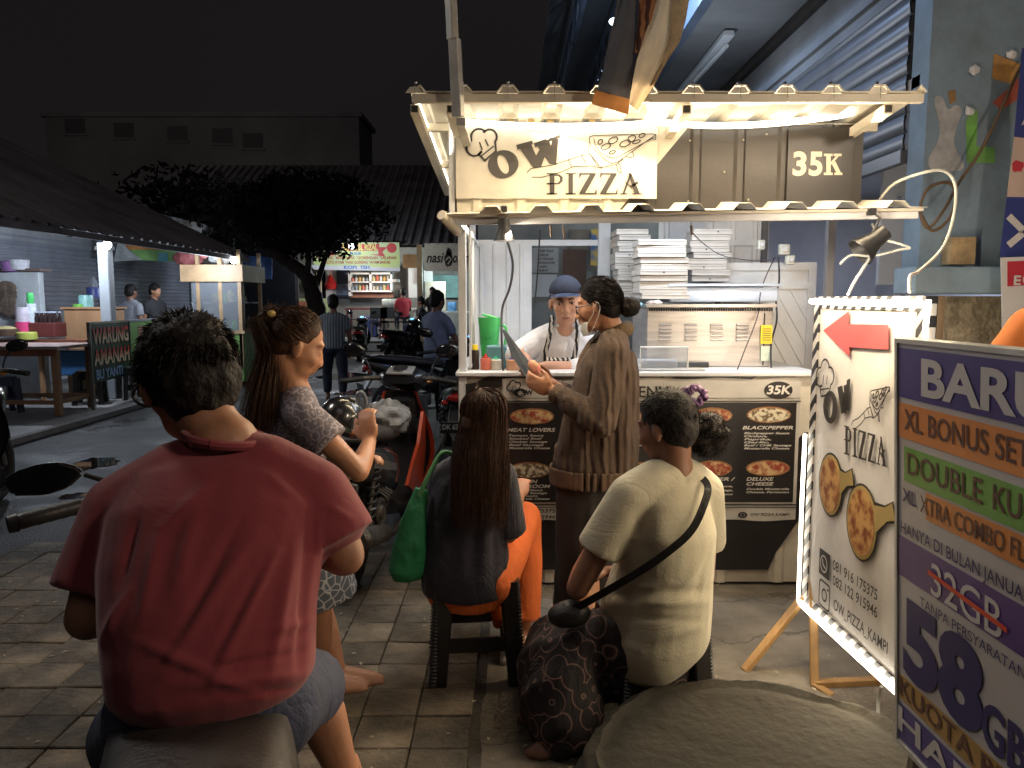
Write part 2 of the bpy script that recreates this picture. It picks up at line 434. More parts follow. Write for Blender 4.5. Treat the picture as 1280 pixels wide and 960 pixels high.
# concrete apron in front of the stall, cast a little uneven
bm = NB(); bmesh.ops.create_grid(bm, x_segments=60, y_segments=60, size=.5)
for v in bm.verts:
    x = -.14+(v.co.x+.5)*4.6; y = .2+(v.co.y+.5)*5.6
    e = min((x+.14)/.12, (y-.2)/.1, (4.46-x)/.1, (5.8-y)/.1, 1)
    v.co = V((x+(noise.noise(V((0, y*3, 2)))*.03 if x < -.1 else 0), y, .004+.01*max(0, e)+.004*noise.noise(V((x*3, y*3, 0)))))
single('concrete_apron', bm, M_conc, kind='structure', smooth=True)

# paving of 20 cm tiles, every tile its own piece
M_joint = mat('sandy_joint', (.06, .052, .042), .95, 0, .3, 8, .5, 60)
M_tile = mat('paving_tile', (.19, .152, .11), .72, 0, .45, 2.6, .5, 45, var2=(.055, .046, .036))
tn = M_tile.node_tree; tb_n = tn.nodes['Principled BSDF']; oi = tn.nodes.new('ShaderNodeObjectInfo'); rr0 = tn.nodes.new('ShaderNodeMapRange'); rr0.inputs['To Min'].default_value = .55; rr0.inputs['To Max'].default_value = 1.25
mq = tn.nodes.new('ShaderNodeMixRGB'); mq.blend_type = 'MULTIPLY'; mq.inputs[0].default_value = 1; src_ = tb_n.inputs['Base Color'].links[0].from_socket
tn.links.new(oi.outputs['Random'], rr0.inputs['Value']); tn.links.new(src_, mq.inputs[1]); tn.links.new(rr0.outputs['Result'], mq.inputs[2]); tn.links.new(mq.outputs[0], tb_n.inputs['Base Color'])
# worn stains that run across several tiles
gq = tn.nodes.new('ShaderNodeNewGeometry'); nq = tn.nodes.new('ShaderNodeTexNoise'); nq.inputs['Scale'].default_value = 1.7; nq.inputs['Detail'].default_value = 8; nq.inputs['Roughness'].default_value = .7
rq = tn.nodes.new('ShaderNodeValToRGB'); rq.color_ramp.elements[0].position = .38; rq.color_ramp.elements[1].position = .58; rq.color_ramp.elements[0].color = (.38, .36, .33, 1)
m3 = tn.nodes.new('ShaderNodeMixRGB'); m3.blend_type = 'MULTIPLY'; m3.inputs[0].default_value = 1
tn.links.new(gq.outputs['Position'], nq.inputs['Vector']); tn.links.new(nq.outputs['Fac'], rq.inputs['Fac']); tn.links.new(mq.outputs[0], m3.inputs[1]); tn.links.new(rq.outputs['Color'], m3.inputs[2]); tn.links.new(m3.outputs[0], tb_n.inputs['Base Color'])
pv = link(bpy.data.objects.new('pavement', None)); pv['kind'] = 'structure'
bm = NB(); box(bm, (-1.55, 2.9, .004), (2.9, 3.4, .008)); o = link(bpy.data.objects.new('mortar_bed', finish('mortar_bed', bm, M_joint))); o.parent = pv
tmesh = []
for k in range(8):
    bm = NB(); box(bm, (0, 0, 0), (.1945, .1945, .03), None, .0035)
    for v in bm.verts: v.co.z += .0035*noise.noise(V((v.co.x*14+k*9, v.co.y*14, k*3.1))); v.co.x += .003*noise.noise(V((v.co.x*30, v.co.y*30+k*7, 1)))
    tmesh.append(finish('paver', bm, M_tile))
cnt = 0
for i in range(14):
    for j in range(17):
        x = -.24-i*.2; y = 1.3+j*.2
        if j == 16 and i < 9: continue
        o = link(bpy.data.objects.new('paver', tmesh[random.randrange(8)])); o.parent = pv
        o.location = (x+random.uniform(-.002, .002), y+random.uniform(-.002, .002), .006+random.uniform(-.0025, .003)+(.01*noise.noise(V((x, y, 0)))+.002))
        o.rotation_euler = (random.gauss(0, .009), random.gauss(0, .009), random.choice((0, pi/2, pi))+random.gauss(0, .006)); cnt += 1

# puddles on the asphalt
M_wat = mat('puddle_water', (.02, .02, .022), .03, 0, 0, spec=.6)
for (x, y, rx, ry, sd) in ((115, 581, .22, .3, 1), (98, 620, .14, .10, 2), (440, 470, .6, .8, 3), (470, 490, .6, .5, 4), (505, 452, 1.0, 1.2, 6), (478, 425, 1.0, 2.4, 7)):
    c = G(x, y); bm = NB(); vs = []
    for k in range(40):
        a = 2*pi*k/40; q = 1+.55*noise.noise(V((cos(a)*1.6, sin(a)*1.6, sd*5.3)))+.2*noise.noise(V((cos(a)*6, sin(a)*6, sd)))
        vs.append(bm.verts.new((c.x+rx*q*cos(a), c.y+ry*q*sin(a), .004)))
    bm.faces.new(vs); single('puddle', bm, M_wat, kind='structure')

# raised slab of the left eatery and of the far eatery
M_slab = mat('slab_concrete', (.22, .21, .20), .7, 0, .25, 1.5, .3, 30)
bm = NB(); box(bm, (-9.2, 15, .05), (8.2, 17, .1), None, .02); 
for v in bm.verts: v.co.x += .05*noise.noise(V((v.co.y, 0, 0)))
single('raised_floor', bm, M_slab, kind='structure')
bm = NB(); box(bm, (-3.0, 26.5, .21), (9.0, 8, .42), None, .02); single('far_floor', bm, M_slab, kind='structure')
M_white = mat('white_paint', (.62, .62, .60), .55, 0, .15, 3)
bm = NB(); box(bm, (-3.0, 22.44, .36), (4.2, .1, .1)); single('step_edge', bm, M_white, kind='structure')

# ---------------------------------------------------------------- distant building, barely lit
M_far = mat('distant_plaster', (.30, .29, .30), .9, 0, .2, .15); M_dk = mat('dark_opening', (.13, .13, .13), .8, 0, 0)
bt = T('apartment_building', 'pale tall block barely visible in the night sky with a row of dark windows', 'building', (-18, 44, 0))
bm = NB(); box(bm, (-17.2, 46, 5.8), (17.4, 4, 11.6)); bt.part('wall', bm, M_far)
bm = NB(); box(bm, (-17.2, 46, 11.7), (17.8, 4.4, .25)); bt.part('roof', bm, M_far)
for x, y in ((94, 158), (155, 163), (222, 167), (278, 170), (316, 176)):
    p = P(x, y, 44); bm = NB(); box(bm, (p.x, 43.98, p.z), (1.1, .08, .8)); bt.part('window', bm, M_dk)
    bm = NB(); box(bm, (p.x, 43.93, p.z-.47), (1.3, .2, .1)); bt.part('sill', bm, M_far)
point('building_fill_light', (-16, 28, 9), 230, (1, .85, .8), .5)  # added point light that lifts the distant building out of the dark

# ================================================================ RIGHT BUILDING
M_blue = mat('faded_blue_paint', (.21, .30, .39), .7, 0, .3, 1.8, .25, 18, var2=(.17, .215, .25))
M_soff = mat('soffit_paint', (.20, .215, .23), .7, 0, .25, .8)
M_dark = mat('dark_wood', (.03, .025, .022), .6, 0, .3, 5)
M_shut = mat('shutter_steel', (.17, .18, .20), .45, .35, .15, 2)
M_wh2 = mat('shop_white', (.7, .7, .72), .6, 0, .08, 2)
M_stuc = mat('rough_stucco', (.30, .26, .18), .9, 0, .3, 14, 1.0, 30, var2=(.15, .12, .08))
shp = T('shop_building', 'blue painted shophouse with half open roller shutter on the right behind the stall', 'building', (2.2, 4.2, 0))
bm = NB(); box(bm, (3.2, 4.3, 2.99), (2.0, .18, 2.7)); shp.part('wall', bm, M_blue, label='faded blue wall with painted shapes')
bm = NB(); box(bm, (3.3, 4.28, .76), (2.2, .3, 1.52)); sw = shp.part('stucco_base', bm, M_stuc, label='rough yellowish stucco base')
bm = NB(); box(bm, (3.12, 4.1, 1.60), (2.1, .22, .14), None, .008); shp.part('ledge', bm, M_blue)
bm = NB(); box(bm, (2.24, 7.5, 3.42), (.12, 6.0, .45)); shp.part('upper_wall', bm, M_soff)
bm = NB(); box(bm, (1.82, 8.4, 3.68), (.95, 8.8, .08)); shp.part('soffit', bm, M_soff)
bm = NB(); box(bm, (1.38, 8.4, 3.70), (.08, 8.8, .2)); shp.part('eave_board', bm, mat('eave_blue', (.11, .15, .22), .5, .2, .2, 2))
bm = NB(); box(bm, (2.16, 8.4, 3.60), (.07, 8.8, .09)); shp.part('beam', bm, M_dark)
bm = NB(); box(bm, (2.95, 10.4, 2.6), (1.5, .1, 2.4)); shp.part('end_wall', bm, M_soff)
# shutter: one curved slat after another
bm = NB()
prof = [(0, -.052), (.012, -.045), (.018, 0), (.012, .045), (0, .050)]
g = [[bm.verts.new((-a, y, b)) for y in (0, 3.9)] for a, b in prof]
for a, b in zip(g, g[1:]): bm.faces.new((a[0], a[1], b[1], b[0]))
g2 = [[bm.verts.new((-a+.012, y, b)) for y in (0, 3.9)] for a, b in prof]
for a, b in zip(g2, g2[1:]): bm.faces.new((a[0], b[0], b[1], a[1]))
sm = finish('slat', bm, M_shut, True)
for k in range(9):
    o = shp.mesh('slat', sm, shift=False); o.location = V((2.2, 4.42, 2.38+k*.105))-shp.loc
bm = NB(); box(bm, (2.2, 6.37, 2.30), (.05, 3.9, .07)); shp.part('bottom_rail', bm, M_shut)
bm = NB(); box(bm, (2.2, 6.4, 3.3), (.1, 4.1, .06)); shp.part('shutter_box', bm, M_soff)
# the lit shop inside, below the raised shutter
bm = NB(); box(bm, (4.2, 6.6, 1.2), (.1, 4.6, 2.9)); shp.part('inner_wall', bm, M_wh2)
bm = NB(); box(bm, (3.2, 8.9, 1.2), (2.1, .1, 2.9)); shp.part('inner_wall', bm, M_wh2)
bm = NB(); box(bm, (3.2, 6.6, 2.68), (2.0, 4.6, .06)); shp.part('ceiling', bm, M_wh2)
area('shop_tube_light', (3.2, 6.4, 2.6), (3.2, 6.4, 0), 1.2, .1, 24, (.66, .74, 1))
# papers stuck up in the shop
M_pap = mat('paper', (.75, .76, .8), .8, 0, .05, 5)
for (x0, y0, x1, y1, w) in ((1133, 200, 1150, 245, .3), (1120, 246, 1131, 256, .2), (1102, 256, 1120, 262, .2)):
    bm = NB(); fr = Fr((2.6, 5.06, 0), (1, 0, 0), (0, 0, 1)); a = P(x0, y1, 5.05); b = P(x1, y0, 5.05)
    rect(bm, fr, a.x-2.6, a.z, b.x-2.6, b.z, .0, .004); o = shp.part('notice', bm, M_pap)
    bm = NB()
    for k in range(9):
        z = b.z-(k+1)*(b.z-a.z)/10.5; rect(bm, fr, a.x-2.6+.015, z, b.x-2.6-.015-.02*(k % 3), z+.006, .003, .001)
    shp.part('print', bm, mat('grey_ink', (.2, .22, .3), .8, 0, 0), sub=o)
bm = NB(); box(bm, (2.66, 5.12, 2.05), (.5, .04, .9)); shp.part('inner_panel', bm, M_wh2)
# painted shapes on the wall (old mural)
fw = Fr((2.2, 4.208, 0), (1, 0, 0), (0, 0, 1))
def fwp(pts): return [fw.uv(x, y) for x, y in pts]
def smooth_poly(pts, it=2):
    for _ in range(it):
        q = []
        for i in range(len(pts)):
            a, b = pts[i], pts[(i+1) % len(pts)]
            q += [(a[0]*.75+b[0]*.25, a[1]*.75+b[1]*.25), (a[0]*.25+b[0]*.75, a[1]*.25+b[1]*.75)]
        pts = q
    return pts
mural = [('mural_white', (.42, .42, .43), smooth_poly([(1165, 122), (1178, 118), (1184, 140), (1194, 130), (1204, 135), (1196, 158), (1190, 180), (1206, 205), (1203, 214), (1180, 214), (1160, 212), (1160, 195), (1172, 180), (1176, 160)])),
         ('mural_orange', (.55, .27, .06), [(1242, 67), (1275, 80), (1266, 106), (1240, 98)]),
         ('mural_red', (.42, .08, .04), [(1266, 106), (1278, 90), (1279, 120), (1251, 137), (1240, 128)]),
         ('mural_green', (.16, .40, .08), [(1207, 152), (1215, 132), (1222, 140), (1220, 183), (1244, 184), (1243, 204), (1208, 203)]),
         ('mural_ochre', (.34, .19, .06), [(1185, 114), (1194, 112), (1195, 126), (1187, 131)])]
for nm, c, pts in mural:
    bm = NB(); poly(bm, fw, fwp(pts), .002, .001); shp.part(nm, bm, mat(nm, c, .8, 0, .35, 9, var2=tuple(v*.55+.05 for v in c)))
for x, y in ((1217, 88), (1263, 69), (1210, 139)):
    bm = NB(); p = fw.uv(x, y); c = fw.p(*p, .012); sph(bm, c, (.028, .014, .026), None, 7, 5)
    for v in bm.verts: v.co += V((noise.noise(v.co*60), 0, noise.noise(v.co*50)))*.012
    shp.part('plaster_patch', bm, M_wh2)
bm = NB(); a = fw.uv(1176, 336); b = fw.uv(1208, 298); rect(bm, fw, a[0], a[1]+.02, b[0], b[1], .09, .088); shp.part('wood_block', bm, mat('bare_wood', (.42, .30, .16), .7, 0, .3, 12))
# fluorescent fitting on the soffit
bm = NB(); tube(bm, [(1.74, 6.5, 3.55), (1.70, 8.6, 3.55)], .02, 8); box(bm, (1.72, 7.5, 3.60), (.09, 2.3, .05), None, .008)
single('tube_fitting', bm, mat('fitting_white', (.6, .66, .72), .35, 0, .05), 'unlit fluorescent tube fitting under the soffit above the stall roof', 'light fitting', smooth=True, loc=(1.72, 7.5, 3.6))

# steel roof trusses with blue light on them
M_steel = mat('truss_steel', (.25, .3, .38), .3, .8, .2, 4)
M_roofd = mat('dark_sheet', (.11, .115, .12), .6, .1, .25, 1)
mk = T('market_roof', 'dark market roof on steel lattice trusses glinting blue above the stall', 'roof', (.8, 9, 4.2))
bm = NB(); box(bm, (.86, 9.2, 4.42), (1.0, 7.5, .03)); mk.part('roof_sheet', bm, M_roofd)
bm = NB(); box(bm, (.2, 11.5, 3.2), (.55, .05, 2.3)); mk.part('end_panel', bm, mat('grey_panel', (.10, .12, .14), .6, 0, .2, 2))
for X in (.62, 1.0):
    for z in (4.02, 4.3):
        bm = NB(); bar(bm, (X, 5.6, z), (X-.03, 12.5, z), .035); mk.part('chord', bm, M_steel)
    for k in range(22):
        bm = NB(); y = 5.7+k*.3; z0, z1 = (4.04, 4.28) if k % 2 else (4.28, 4.04)
        bar(bm, (X, y, z0), (X, y+.28, z1), .018); mk.part('strut', bm, M_steel)
for k in range(20):
    bm = NB(); y = 5.7+k*.34; bar(bm, (.98, y, 4.0), (1.08, y+.05, 4.06), .02); mk.part('purlin_clip', bm, M_steel)
point('market_lamp', P(770, 26, 6.4)+V((.1, -.3, 0)), 45, (.48, .66, 1), .03)
bm = NB(); sph(bm, P(769, 27, 6.4), (.05, .03, .03)); single('market_bulb', bm, emis('blue_bulb', (.7, .85, 1), 6), 'small bluish lit bulb beside the roof truss', 'lamp', smooth=True, loc=P(769, 27, 6.4))

# provider banner hung on the blue wall
pb_ = T('wall_banner', 'blue and cream vertical banner with a white X at the top right edge', 'banner', (2.8, 4.0, 1.8))
fb = Fr((2.6, 3.98, 0), (1, 0, 0), (0, 0, 1))
M_navy = mat('print_navy', (.035, .05, .22), .45, 0, .1, 4); M_cream = mat('print_cream', (.55, .42, .36), .5, 0, .08, 4)
M_prred = mat('print_red', (.50, .035, .06), .45, 0, .1, 4); M_prw = mat('print_white', (.62, .60, .60), .5, 0, .06, 3)
def fbq(pts): return [fb.uv(x, y) for x, y in pts]
for m_, pts in ((M_navy, [(1278, 60), (1300, 60), (1300, 175), (1268, 171)]), (M_cream, [(1268, 171), (1300, 175), (1300, 247), (1259, 246)]), (M_navy, [(1259, 246), (1300, 247), (1300, 325), (1250, 321)])):
    bm = NB(); poly(bm, fb, fbq(pts), 0, .004); pb_.part('panel', bm, m_)
bm = NB(); line2(bm, fb, fbq([(1262, 272), (1280, 290), (1262, 305)]), .035, .004); line2(bm, fb, fbq([(1300, 268), (1280, 290), (1300, 308)]), .035, .005)
text(bm, 'A', fb, *fb.uv(1276, 156), fb.uv(1290, 156)[0], .05, .004, .02); pb_.part('lettering', bm, M_prw)
bm = NB(); ellp(bm, fb, fb.uv(1272, 208), .03, .03, .003, .001, 12, .2); pb_.part('emblem', bm, M_prred)
rb = T('red_poster', 'red poster with white border below the blue wall banner at the right edge', 'poster', (2.7, 3.9, 1.5))
f3 = Fr((2.6, 3.9, 0), (1, 0, 0), (0, 0, 1))
bm = NB(); poly(bm, f3, [f3.uv(*q) for q in [(1252, 322), (1300, 320), (1300, 432), (1254, 430)]], 0, .01); rb.part('backing', bm, M_prw)
bm = NB(); poly(bm, f3, [f3.uv(*q) for q in [(1259, 327), (1300, 325), (1300, 356), (1259, 358)]], .003, .002); rb.part('red_field', bm, M_prred)
bm = NB(); a = f3.uv(1266, 356); text(bm, 'E', f3, a[0], a[1], a[0]+.035, .045, .006, .03); a = f3.uv(1277, 355); text(bm, 'C', f3, a[0], a[1], a[0]+.035, .045, .006, .03); rb.part('lettering', bm, M_prw)

# cables on the right wall
M_cabw = mat('white_cable', (.6, .6, .55), .5, 0, .1); M_cabb = mat('brown_cable', (.14, .09, .05), .5, 0, .1); M_blk = mat('black_plastic', (.02, .02, .022), .42, 0, .2, 20, .1, 80)
def curve(pts, n=8):
    out = []; p = [pts[0]]+list(pts)+[pts[-1]]
    for i in range(1, len(p)-2):
        for k in range(n):
            t = k/n; a, b, c, d = [V(q) for q in p[i-1:i+3]]
            out.append(.5*((2*b)+(c-a)*t+(2*a-5*b+4*c-d)*t*t+(3*b-a-3*c+d)*t**3))
    out.append(V(p[-1])); return out
def cable(pts, r, m, name, label, Y=None):
    q = curve([P(x, y, yy) for x, y, yy in pts]); bm = NB(); tube(bm, q, r, 7)
    return single(name, bm, m, label, 'cable', smooth=True, loc=q[0])
cable([(1095, 258, 3.6), (1115, 232, 3.5), (1150, 217, 3.4), (1180, 214, 3.4), (1194, 232, 3.4), (1192, 270, 3.3), (1178, 310, 3.2), (1150, 338, 3.0), (1138, 345, 2.9), (1137, 365, 2.8)], .0065, M_cabw, 'white_cable', 'thick white cable arching from the stall canopy down to the arrow sign')
cable([(1290, 60, 4.15), (1270, 95, 4.1), (1245, 150, 4.05), (1222, 195, 4.05), (1200, 226, 4.05), (1180, 262, 3.95), (1160, 285, 3.95), (1150, 262, 3.95), (1160, 236, 3.95), (1185, 228, 3.95), (1195, 245, 3.95), (1185, 275, 3.95), (1165, 288, 3.95), (1152, 270, 3.95)], .008, M_cabb, 'brown_cable', 'brown cable running down the blue wall into a loose coil')
cable([(1090, 280, 3.4), (1100, 297, 3.35), (1125, 305, 3.3), (1137, 310, 3.3), (1125, 312, 3.3), (1090, 320, 3.3), (1064, 319, 3.3), (1050, 330, 3.3)], .005, M_cabw, 'white_cable', 'thin white lamp lead looping under the right end of the canopy')
# ================================================================ PIZZA STALL
M_cr = mat('cream_painted_steel', (.62, .56, .45), .5, 0, .12, 3, .05, 60)
M_roof = mat('cream_roof_sheet', (.60, .56, .47), .45, .1, .12, 2)
M_wht = mat('white_steel', (.66, .66, .66), .4, 0, .1, 3)
M_ink = mat('vinyl_black', (.022, .019, .018), .35, 0, .15, 5)
M_ban = mat('banner_vinyl', (.56, .52, .45), .4, 0, .14, 2.5, .12, 5)
M_led = emis('warm_led', (1, .90, .72), 7)
M_bol = mat('bolt_steel', (.35, .33, .3), .3, .9, 0)
st = T('pizza_stall', 'white steel pizza kiosk with corrugated roof, LED tape and black and white sign boards', 'market stall', (.63, 4.4, 0))
XL, XR = -.27, 1.55; YF = 3.9; YB = 4.95; ZT = 1.127
# frame posts and rails
for x, y0 in ((XL+.02, YF+.0), (XR+.05, YF+.02), (XL+.02, YB), (XR+.05, YB)):
    bm = NB(); box(bm, (x, y0, 1.13), (.04, .04, 2.26), None, .003); st.part('post', bm, M_wht if x < 1 else mat('post_grey', (.10, .10, .11), .5, 0, .1))
bm = NB(); box(bm, (XL-.0, 3.62, 2.10), (.04, .04, .46), None, .003); st.part('post', bm, M_wht)
for z in (ZT+.005, 1.86, 2.24):
    bm = NB(); box(bm, (XL+.02, (YF+YB)/2, z), (.036, YB-YF-.044, .036)); st.part('rail', bm, M_wht)
bm = NB(); box(bm, ((XL+XR)/2+.01, YB, 1.86), (XR-XL-.01, .036, .036)); st.part('rail', bm, M_wht)
# side window frame (left) with clear pane
bm = NB()
for y in (3.98, 4.3, 4.62, 4.9): box(bm, (XL+.055, y, 1.5), (.012, .022, .70))
for z in (1.16, 1.84): box(bm, (XL+.055, 4.43, z), (.016, .9, .02))
st.part('side_window_frame', bm, M_wht)
# counter carcass: corrugated front, top, ledge
bm = NB(); corr(bm, (XL, YF, .03), (1, 0, 0), (0, 0, 1), (0, -1, 0), XR-XL, ZT-.045, .30, .07, .014, .002, .16)
st.part('counter_front', bm, M_cr)
bm = NB(); box(bm, ((XL+XR)/2, (YF+YB)/2-.02, ZT), (XR-XL+.03, YB-YF+.05, .022), None, .004); ct = st.part('counter_top', bm, M_wht)
bm = NB(); box(bm, ((XL+XR)/2, YF+.25, ZT-.35), (XR-XL-.04, .4, .02)); st.part('shelf', bm, M_wht)
bm = NB(); box(bm, (XL, (YF+YB)/2, .56), (.012, YB-YF-.05, 1.08)); st.part('side_panel', bm, M_cr)
bm = NB(); box(bm, (XR, (YF+YB)/2, .56), (.012, YB-YF-.05, 1.08)); st.part('side_panel', bm, M_cr)
# ---- prints on the counter front
fc = Fr((XL, YF-.020, 0), (1, 0, 0), (0, 0, 1))
def q(x, y): return fc.uv(x, y)
def qs(*pts): return [fc.uv(*p) for p in pts]
bm = NB()
poly(bm, fc, qs((598, 476), (614, 469), (668, 469), (655, 476), (600, 490)), .002)
poly(bm, fc, qs((846, 469), (954, 467), (940, 474), (835, 477)), .002)
poly(bm, fc, qs((579, 640), (662, 640), (646, 675), (652, 712), (579, 712)), .002)
poly(bm, fc, qs((660, 662), (700, 640), (966, 636), (985, 560), (1005, 541), (1010, 540), (1010, 634), (970, 690), (960, 712), (652, 712)), .002)
poly(bm, fc, qs((582, 480), (596, 478), (589, 500), (582, 520)), .002)
st.part('black_graphic', bm, M_ink)
bm = NB()   # the menu banner, gently rippled vinyl
u0, vb = q(628, 650); u1, vt = q(1001, 473); n_ = 48
gr = []
for i in range(n_+1):
    row = []
    for j in range(9):
        u = u0+(u1-u0)*i/n_; v = vb+(vt-vb)*j/8
        row.append(bm.verts.new(fc.p(u, v+.004*sin(u*19+j), .006+.002*sin(u*21))))
    gr.append(row)
for i in range(n_):
    for j in range(8): bm.faces.new((gr[i][j], gr[i+1][j], gr[i+1][j+1], gr[i][j+1]))
mb = st.part('menu_banner', bm, M_ban, smooth=True)
bm = NB()
rect(bm, fc, *q(631, 627), *q(995, 503), .011)
for y, h in ((500.5, 1.3), (497, .6), (629.5, 1.6), (633, .8)):
    rect(bm, fc, *q(630, y+h), *q(1000, y), .011)
ellp(bm, fc, q(972, 487.5), .072, .045, .012)
text(bm, 'MENU', fc, *q(783, 496), q(835, 496)[0], .055, .011, .012)
st.part('menu_print', bm, M_ink, sub=mb)
bm = NB(); WT = .014
a = q(957, 492); text(bm, '35K', fc, a[0], a[1], q(988, 492)[0], .042, WT, .03, .15)
def tl(s, x0, x1, y, h, shear=.25, bold=.02, n=WT): a = q(x0, y); text(bm, s, fc, a[0], a[1], q(x1, y)[0], h*4.02/961, n, bold, shear)
tl('MEAT LOVERS', 634, 694, 539, 4.4)
for i, s in enumerate(('Tomato Sauce', 'Smoked Beef', 'Chicken Sausage', 'Beef Sausage', 'Mozzarella Cheese')): tl(s, 636, 660+len(s)*1.6, 545+i*3.9, 2.5)
tl('CHICKEN', 634, 672, 603, 4); tl('MUSHROOM', 634, 688, 609, 4)
for i, s in enumerate(('Tomato Sauce', 'Chicken Sausage', 'Mushroom', 'Mozzarella Cheese')): tl(s, 638, 658+len(s)*1.7, 614+i*3.6-1, 2.4)
tl('BLACKPEPPER', 927, 990, 536, 4)
for i, s in enumerate(('Blackpepper Sauce', 'Onion,', 'Paprika,', 'Garlic,', 'Beef / CHK Sausage', 'Mozzarella Cheese')): tl(s, 929, 943+len(s)*2.5, 542+i*3.8, 2.4)
tl('DELUXE', 932, 966, 600, 4); tl('CHEESE', 932, 966, 606, 4)
for i, s in enumerate(('Double Mozzarella', 'Cheese, Parmesan')): tl(s, 932, 985, 611.5+i*4, 2.4)
tl('FER /', 893, 918, 600, 4)
for i in range(3): tl(('Sauce,', 'Sausage,', 'Cheese')[i], 893, 915, 608+i*5, 2.3)
for i in range(4): tl(('Sauce', 'Beef', 'Onion', 'Cheese')[i], 792, 802, 545+i*4, 2.3)
for i in range(4): tl(('Sauce', 'Beef', 'Onion', 'Cheese')[i], 700, 725, 545+i*4, 2.3)
tl('O', 648, 655, 494, 3, 0)
st.part('menu_lettering', bm, mat('print_offwhite', (.66, .62, .54), .5, 0, 0), sub=mb)
bm = NB()
tl('081 916 175375', 634, 694, 640, 4.4, .1, .02, .012); tl('082 122 915946', 634, 694, 647.5, 4.4, .1, .02, .012); tl('OW PIZZA KAMPI', 937, 986, 644, 3.3, .15, .02, .012)
ring2(bm, fc, q(927.5, 643), .024, .016, .013, .009, .012); ellp(bm, fc, q(927.5, 643), .008, .007, .012)
# chef's hat drawn over the name
def hat(bm, fr, cx, cy, s, rot, w, n=.003):
    pts = []
    for lob, (ox, oy, r, a0, a1) in enumerate(((-.55, .15, .5, 300, 80), (.05, .55, .5, 160, 10), (.62, .2, .45, 110, -75))):
        k = 9; d = (a1-a0) if lob else (80-300)
        for i in range(k+1):
            a = R(a0+d*i/k); pts.append((ox+r*cos(a), oy+r*sin(a)))
    pts += [(.48, -.75), (-.42, -.85), (-.55, -.32)]
    c_, s_ = cos(rot), sin(rot)
    q_ = [(cx+s*(x*c_-y*s_), cy+s*(x*s_+y*c_)) for x, y in pts]
    line2(bm, fr, q_, w, n, True)
    for (x0, y0, x1, y1) in ((-.45, -.5, .5, -.42), (-.2, -.2, -.1, .25), (.25, -.2, .3, .2)):
        line2(bm, fr, [(cx+s*(x*c_-y*s_), cy+s*(x*s_+y*c_)) for x, y in ((x0, y0), (x1, y1))], w*.7, n)
a = q(645, 484); hat(bm, fc, a[0]-.01, a[1], .034, .3, .005, .012)
ring2(bm, fc, q(650, 490.5), .034, .022, .012, .010, .012)
tl('W', 657, 666, 493, 5.5, 0, .05, .012)
st.part('banner_drawing', bm, M_ink, sub=mb)
# printed pizzas
M_pz = mat('pizza_print', (.5, .22, .08), .6, 0, 0); pattern(M_pz, 'noise', (.62, .42, .2), (.32, .05, .025), 42, .42, .6)
M_pz2 = mat('pizza_print_pale', (.5, .22, .08), .6, 0, 0); pattern(M_pz2, 'noise', (.66, .58, .4), (.16, .10, .05), 50, .45, .58)
M_crust = mat('crust_print', (.34, .16, .06), .6, 0, .2, 20)
for (x, y, rx, m_) in ((665, 520, 27, M_pz), (662, 587, 26, M_pz2), (740, 520, 27, M_pz), (740, 587, 26, M_pz2), (825, 520, 27, M_pz), (800, 587, 25, M_pz2), (890, 519, 24, M_pz), (890, 585, 24, M_pz), (960, 518, 27, M_pz2), (959, 584.5, 27, M_pz)):
    s_ = 4.0/961; bm = NB(); ellp(bm, fc, q(x, y), rx*s_, 10*s_, .0135, .001, 40, .02); e = st.part('pizza_picture', bm, M_crust, sub=mb)
    bm = NB(); ellp(bm, fc, q(x, y+.3), (rx-2)*s_, 8.4*s_, .0145, .001, 36, .03); st.part('pizza_topping', bm, m_, sub=mb)
bm = NB()
for x, y in ((588, 472), (660, 474), (828, 471), (925, 470), (972, 470), (992, 470), (1000, 600), (590, 600), (590, 690), (700, 700), (850, 700)):
    c = fc.p(*q(x, y), .004); sph(bm, c, (.006, .004, .006), None, 8, 5)
st.part('screw', bm, M_bol)

# ---- fascia: cream and black ribbed sheet with the name board
YA = 3.6; ZA0, ZA1 = 1.885, 2.292; AX0, AX1 = -.262, 1.60
ff = Fr((AX0, YA-.016, 0), (1, 0, 0), (0, 0, 1))
def fq(x, y): return ff.uv(x, y)
def fqs(*p): return [ff.uv(*k) for k in p]
M_fas = mat('fascia_print', (.022, .019, .018), .38, 0, 0, bump=.05)
n = M_fas.node_tree.nodes; l = M_fas.node_tree.links
tco = n.new('ShaderNodeTexCoord'); sx = n.new('ShaderNodeSeparateXYZ'); l.new(tco.outputs['Object'], sx.inputs[0])
# print boundary: a slanted line across the sheet (object space: x, z from the stall's base)
xa, za = fq(768, 270); xb, zb = fq(868, 150); xa += AX0-.63; xb += AX0-.63; k_ = (xb-xa)/(zb-za)
m1 = n.new('ShaderNodeMath'); m1.operation = 'MULTIPLY_ADD'; m1.inputs[1].default_value = -k_; l.new(sx.outputs['Z'], m1.inputs[0]); l.new(sx.outputs['X'], m1.inputs[2])
m2 = n.new('ShaderNodeMath'); m2.operation = 'GREATER_THAN'; m2.inputs[1].default_value = xa-k_*za; l.new(m1.outputs[0], m2.inputs[0])
mc = n.new('ShaderNodeMixRGB'); mc.inputs[1].default_value = (.60, .55, .45, 1); mc.inputs[2].default_value = (.030, .025, .022, 1); l.new(m2.outputs[0], mc.inputs[0])
l.new(mc.outputs[0], n['Principled BSDF'].inputs['Base Color'])
bm = NB(); corr(bm, (AX0, YA, ZA0), (1, 0, 0), (0, 0, 1), (0, -1, 0), AX1-AX0, ZA1-ZA0, .20, .055, .014, .002, .10)
st.part('fascia', bm, M_fas, smooth=False)
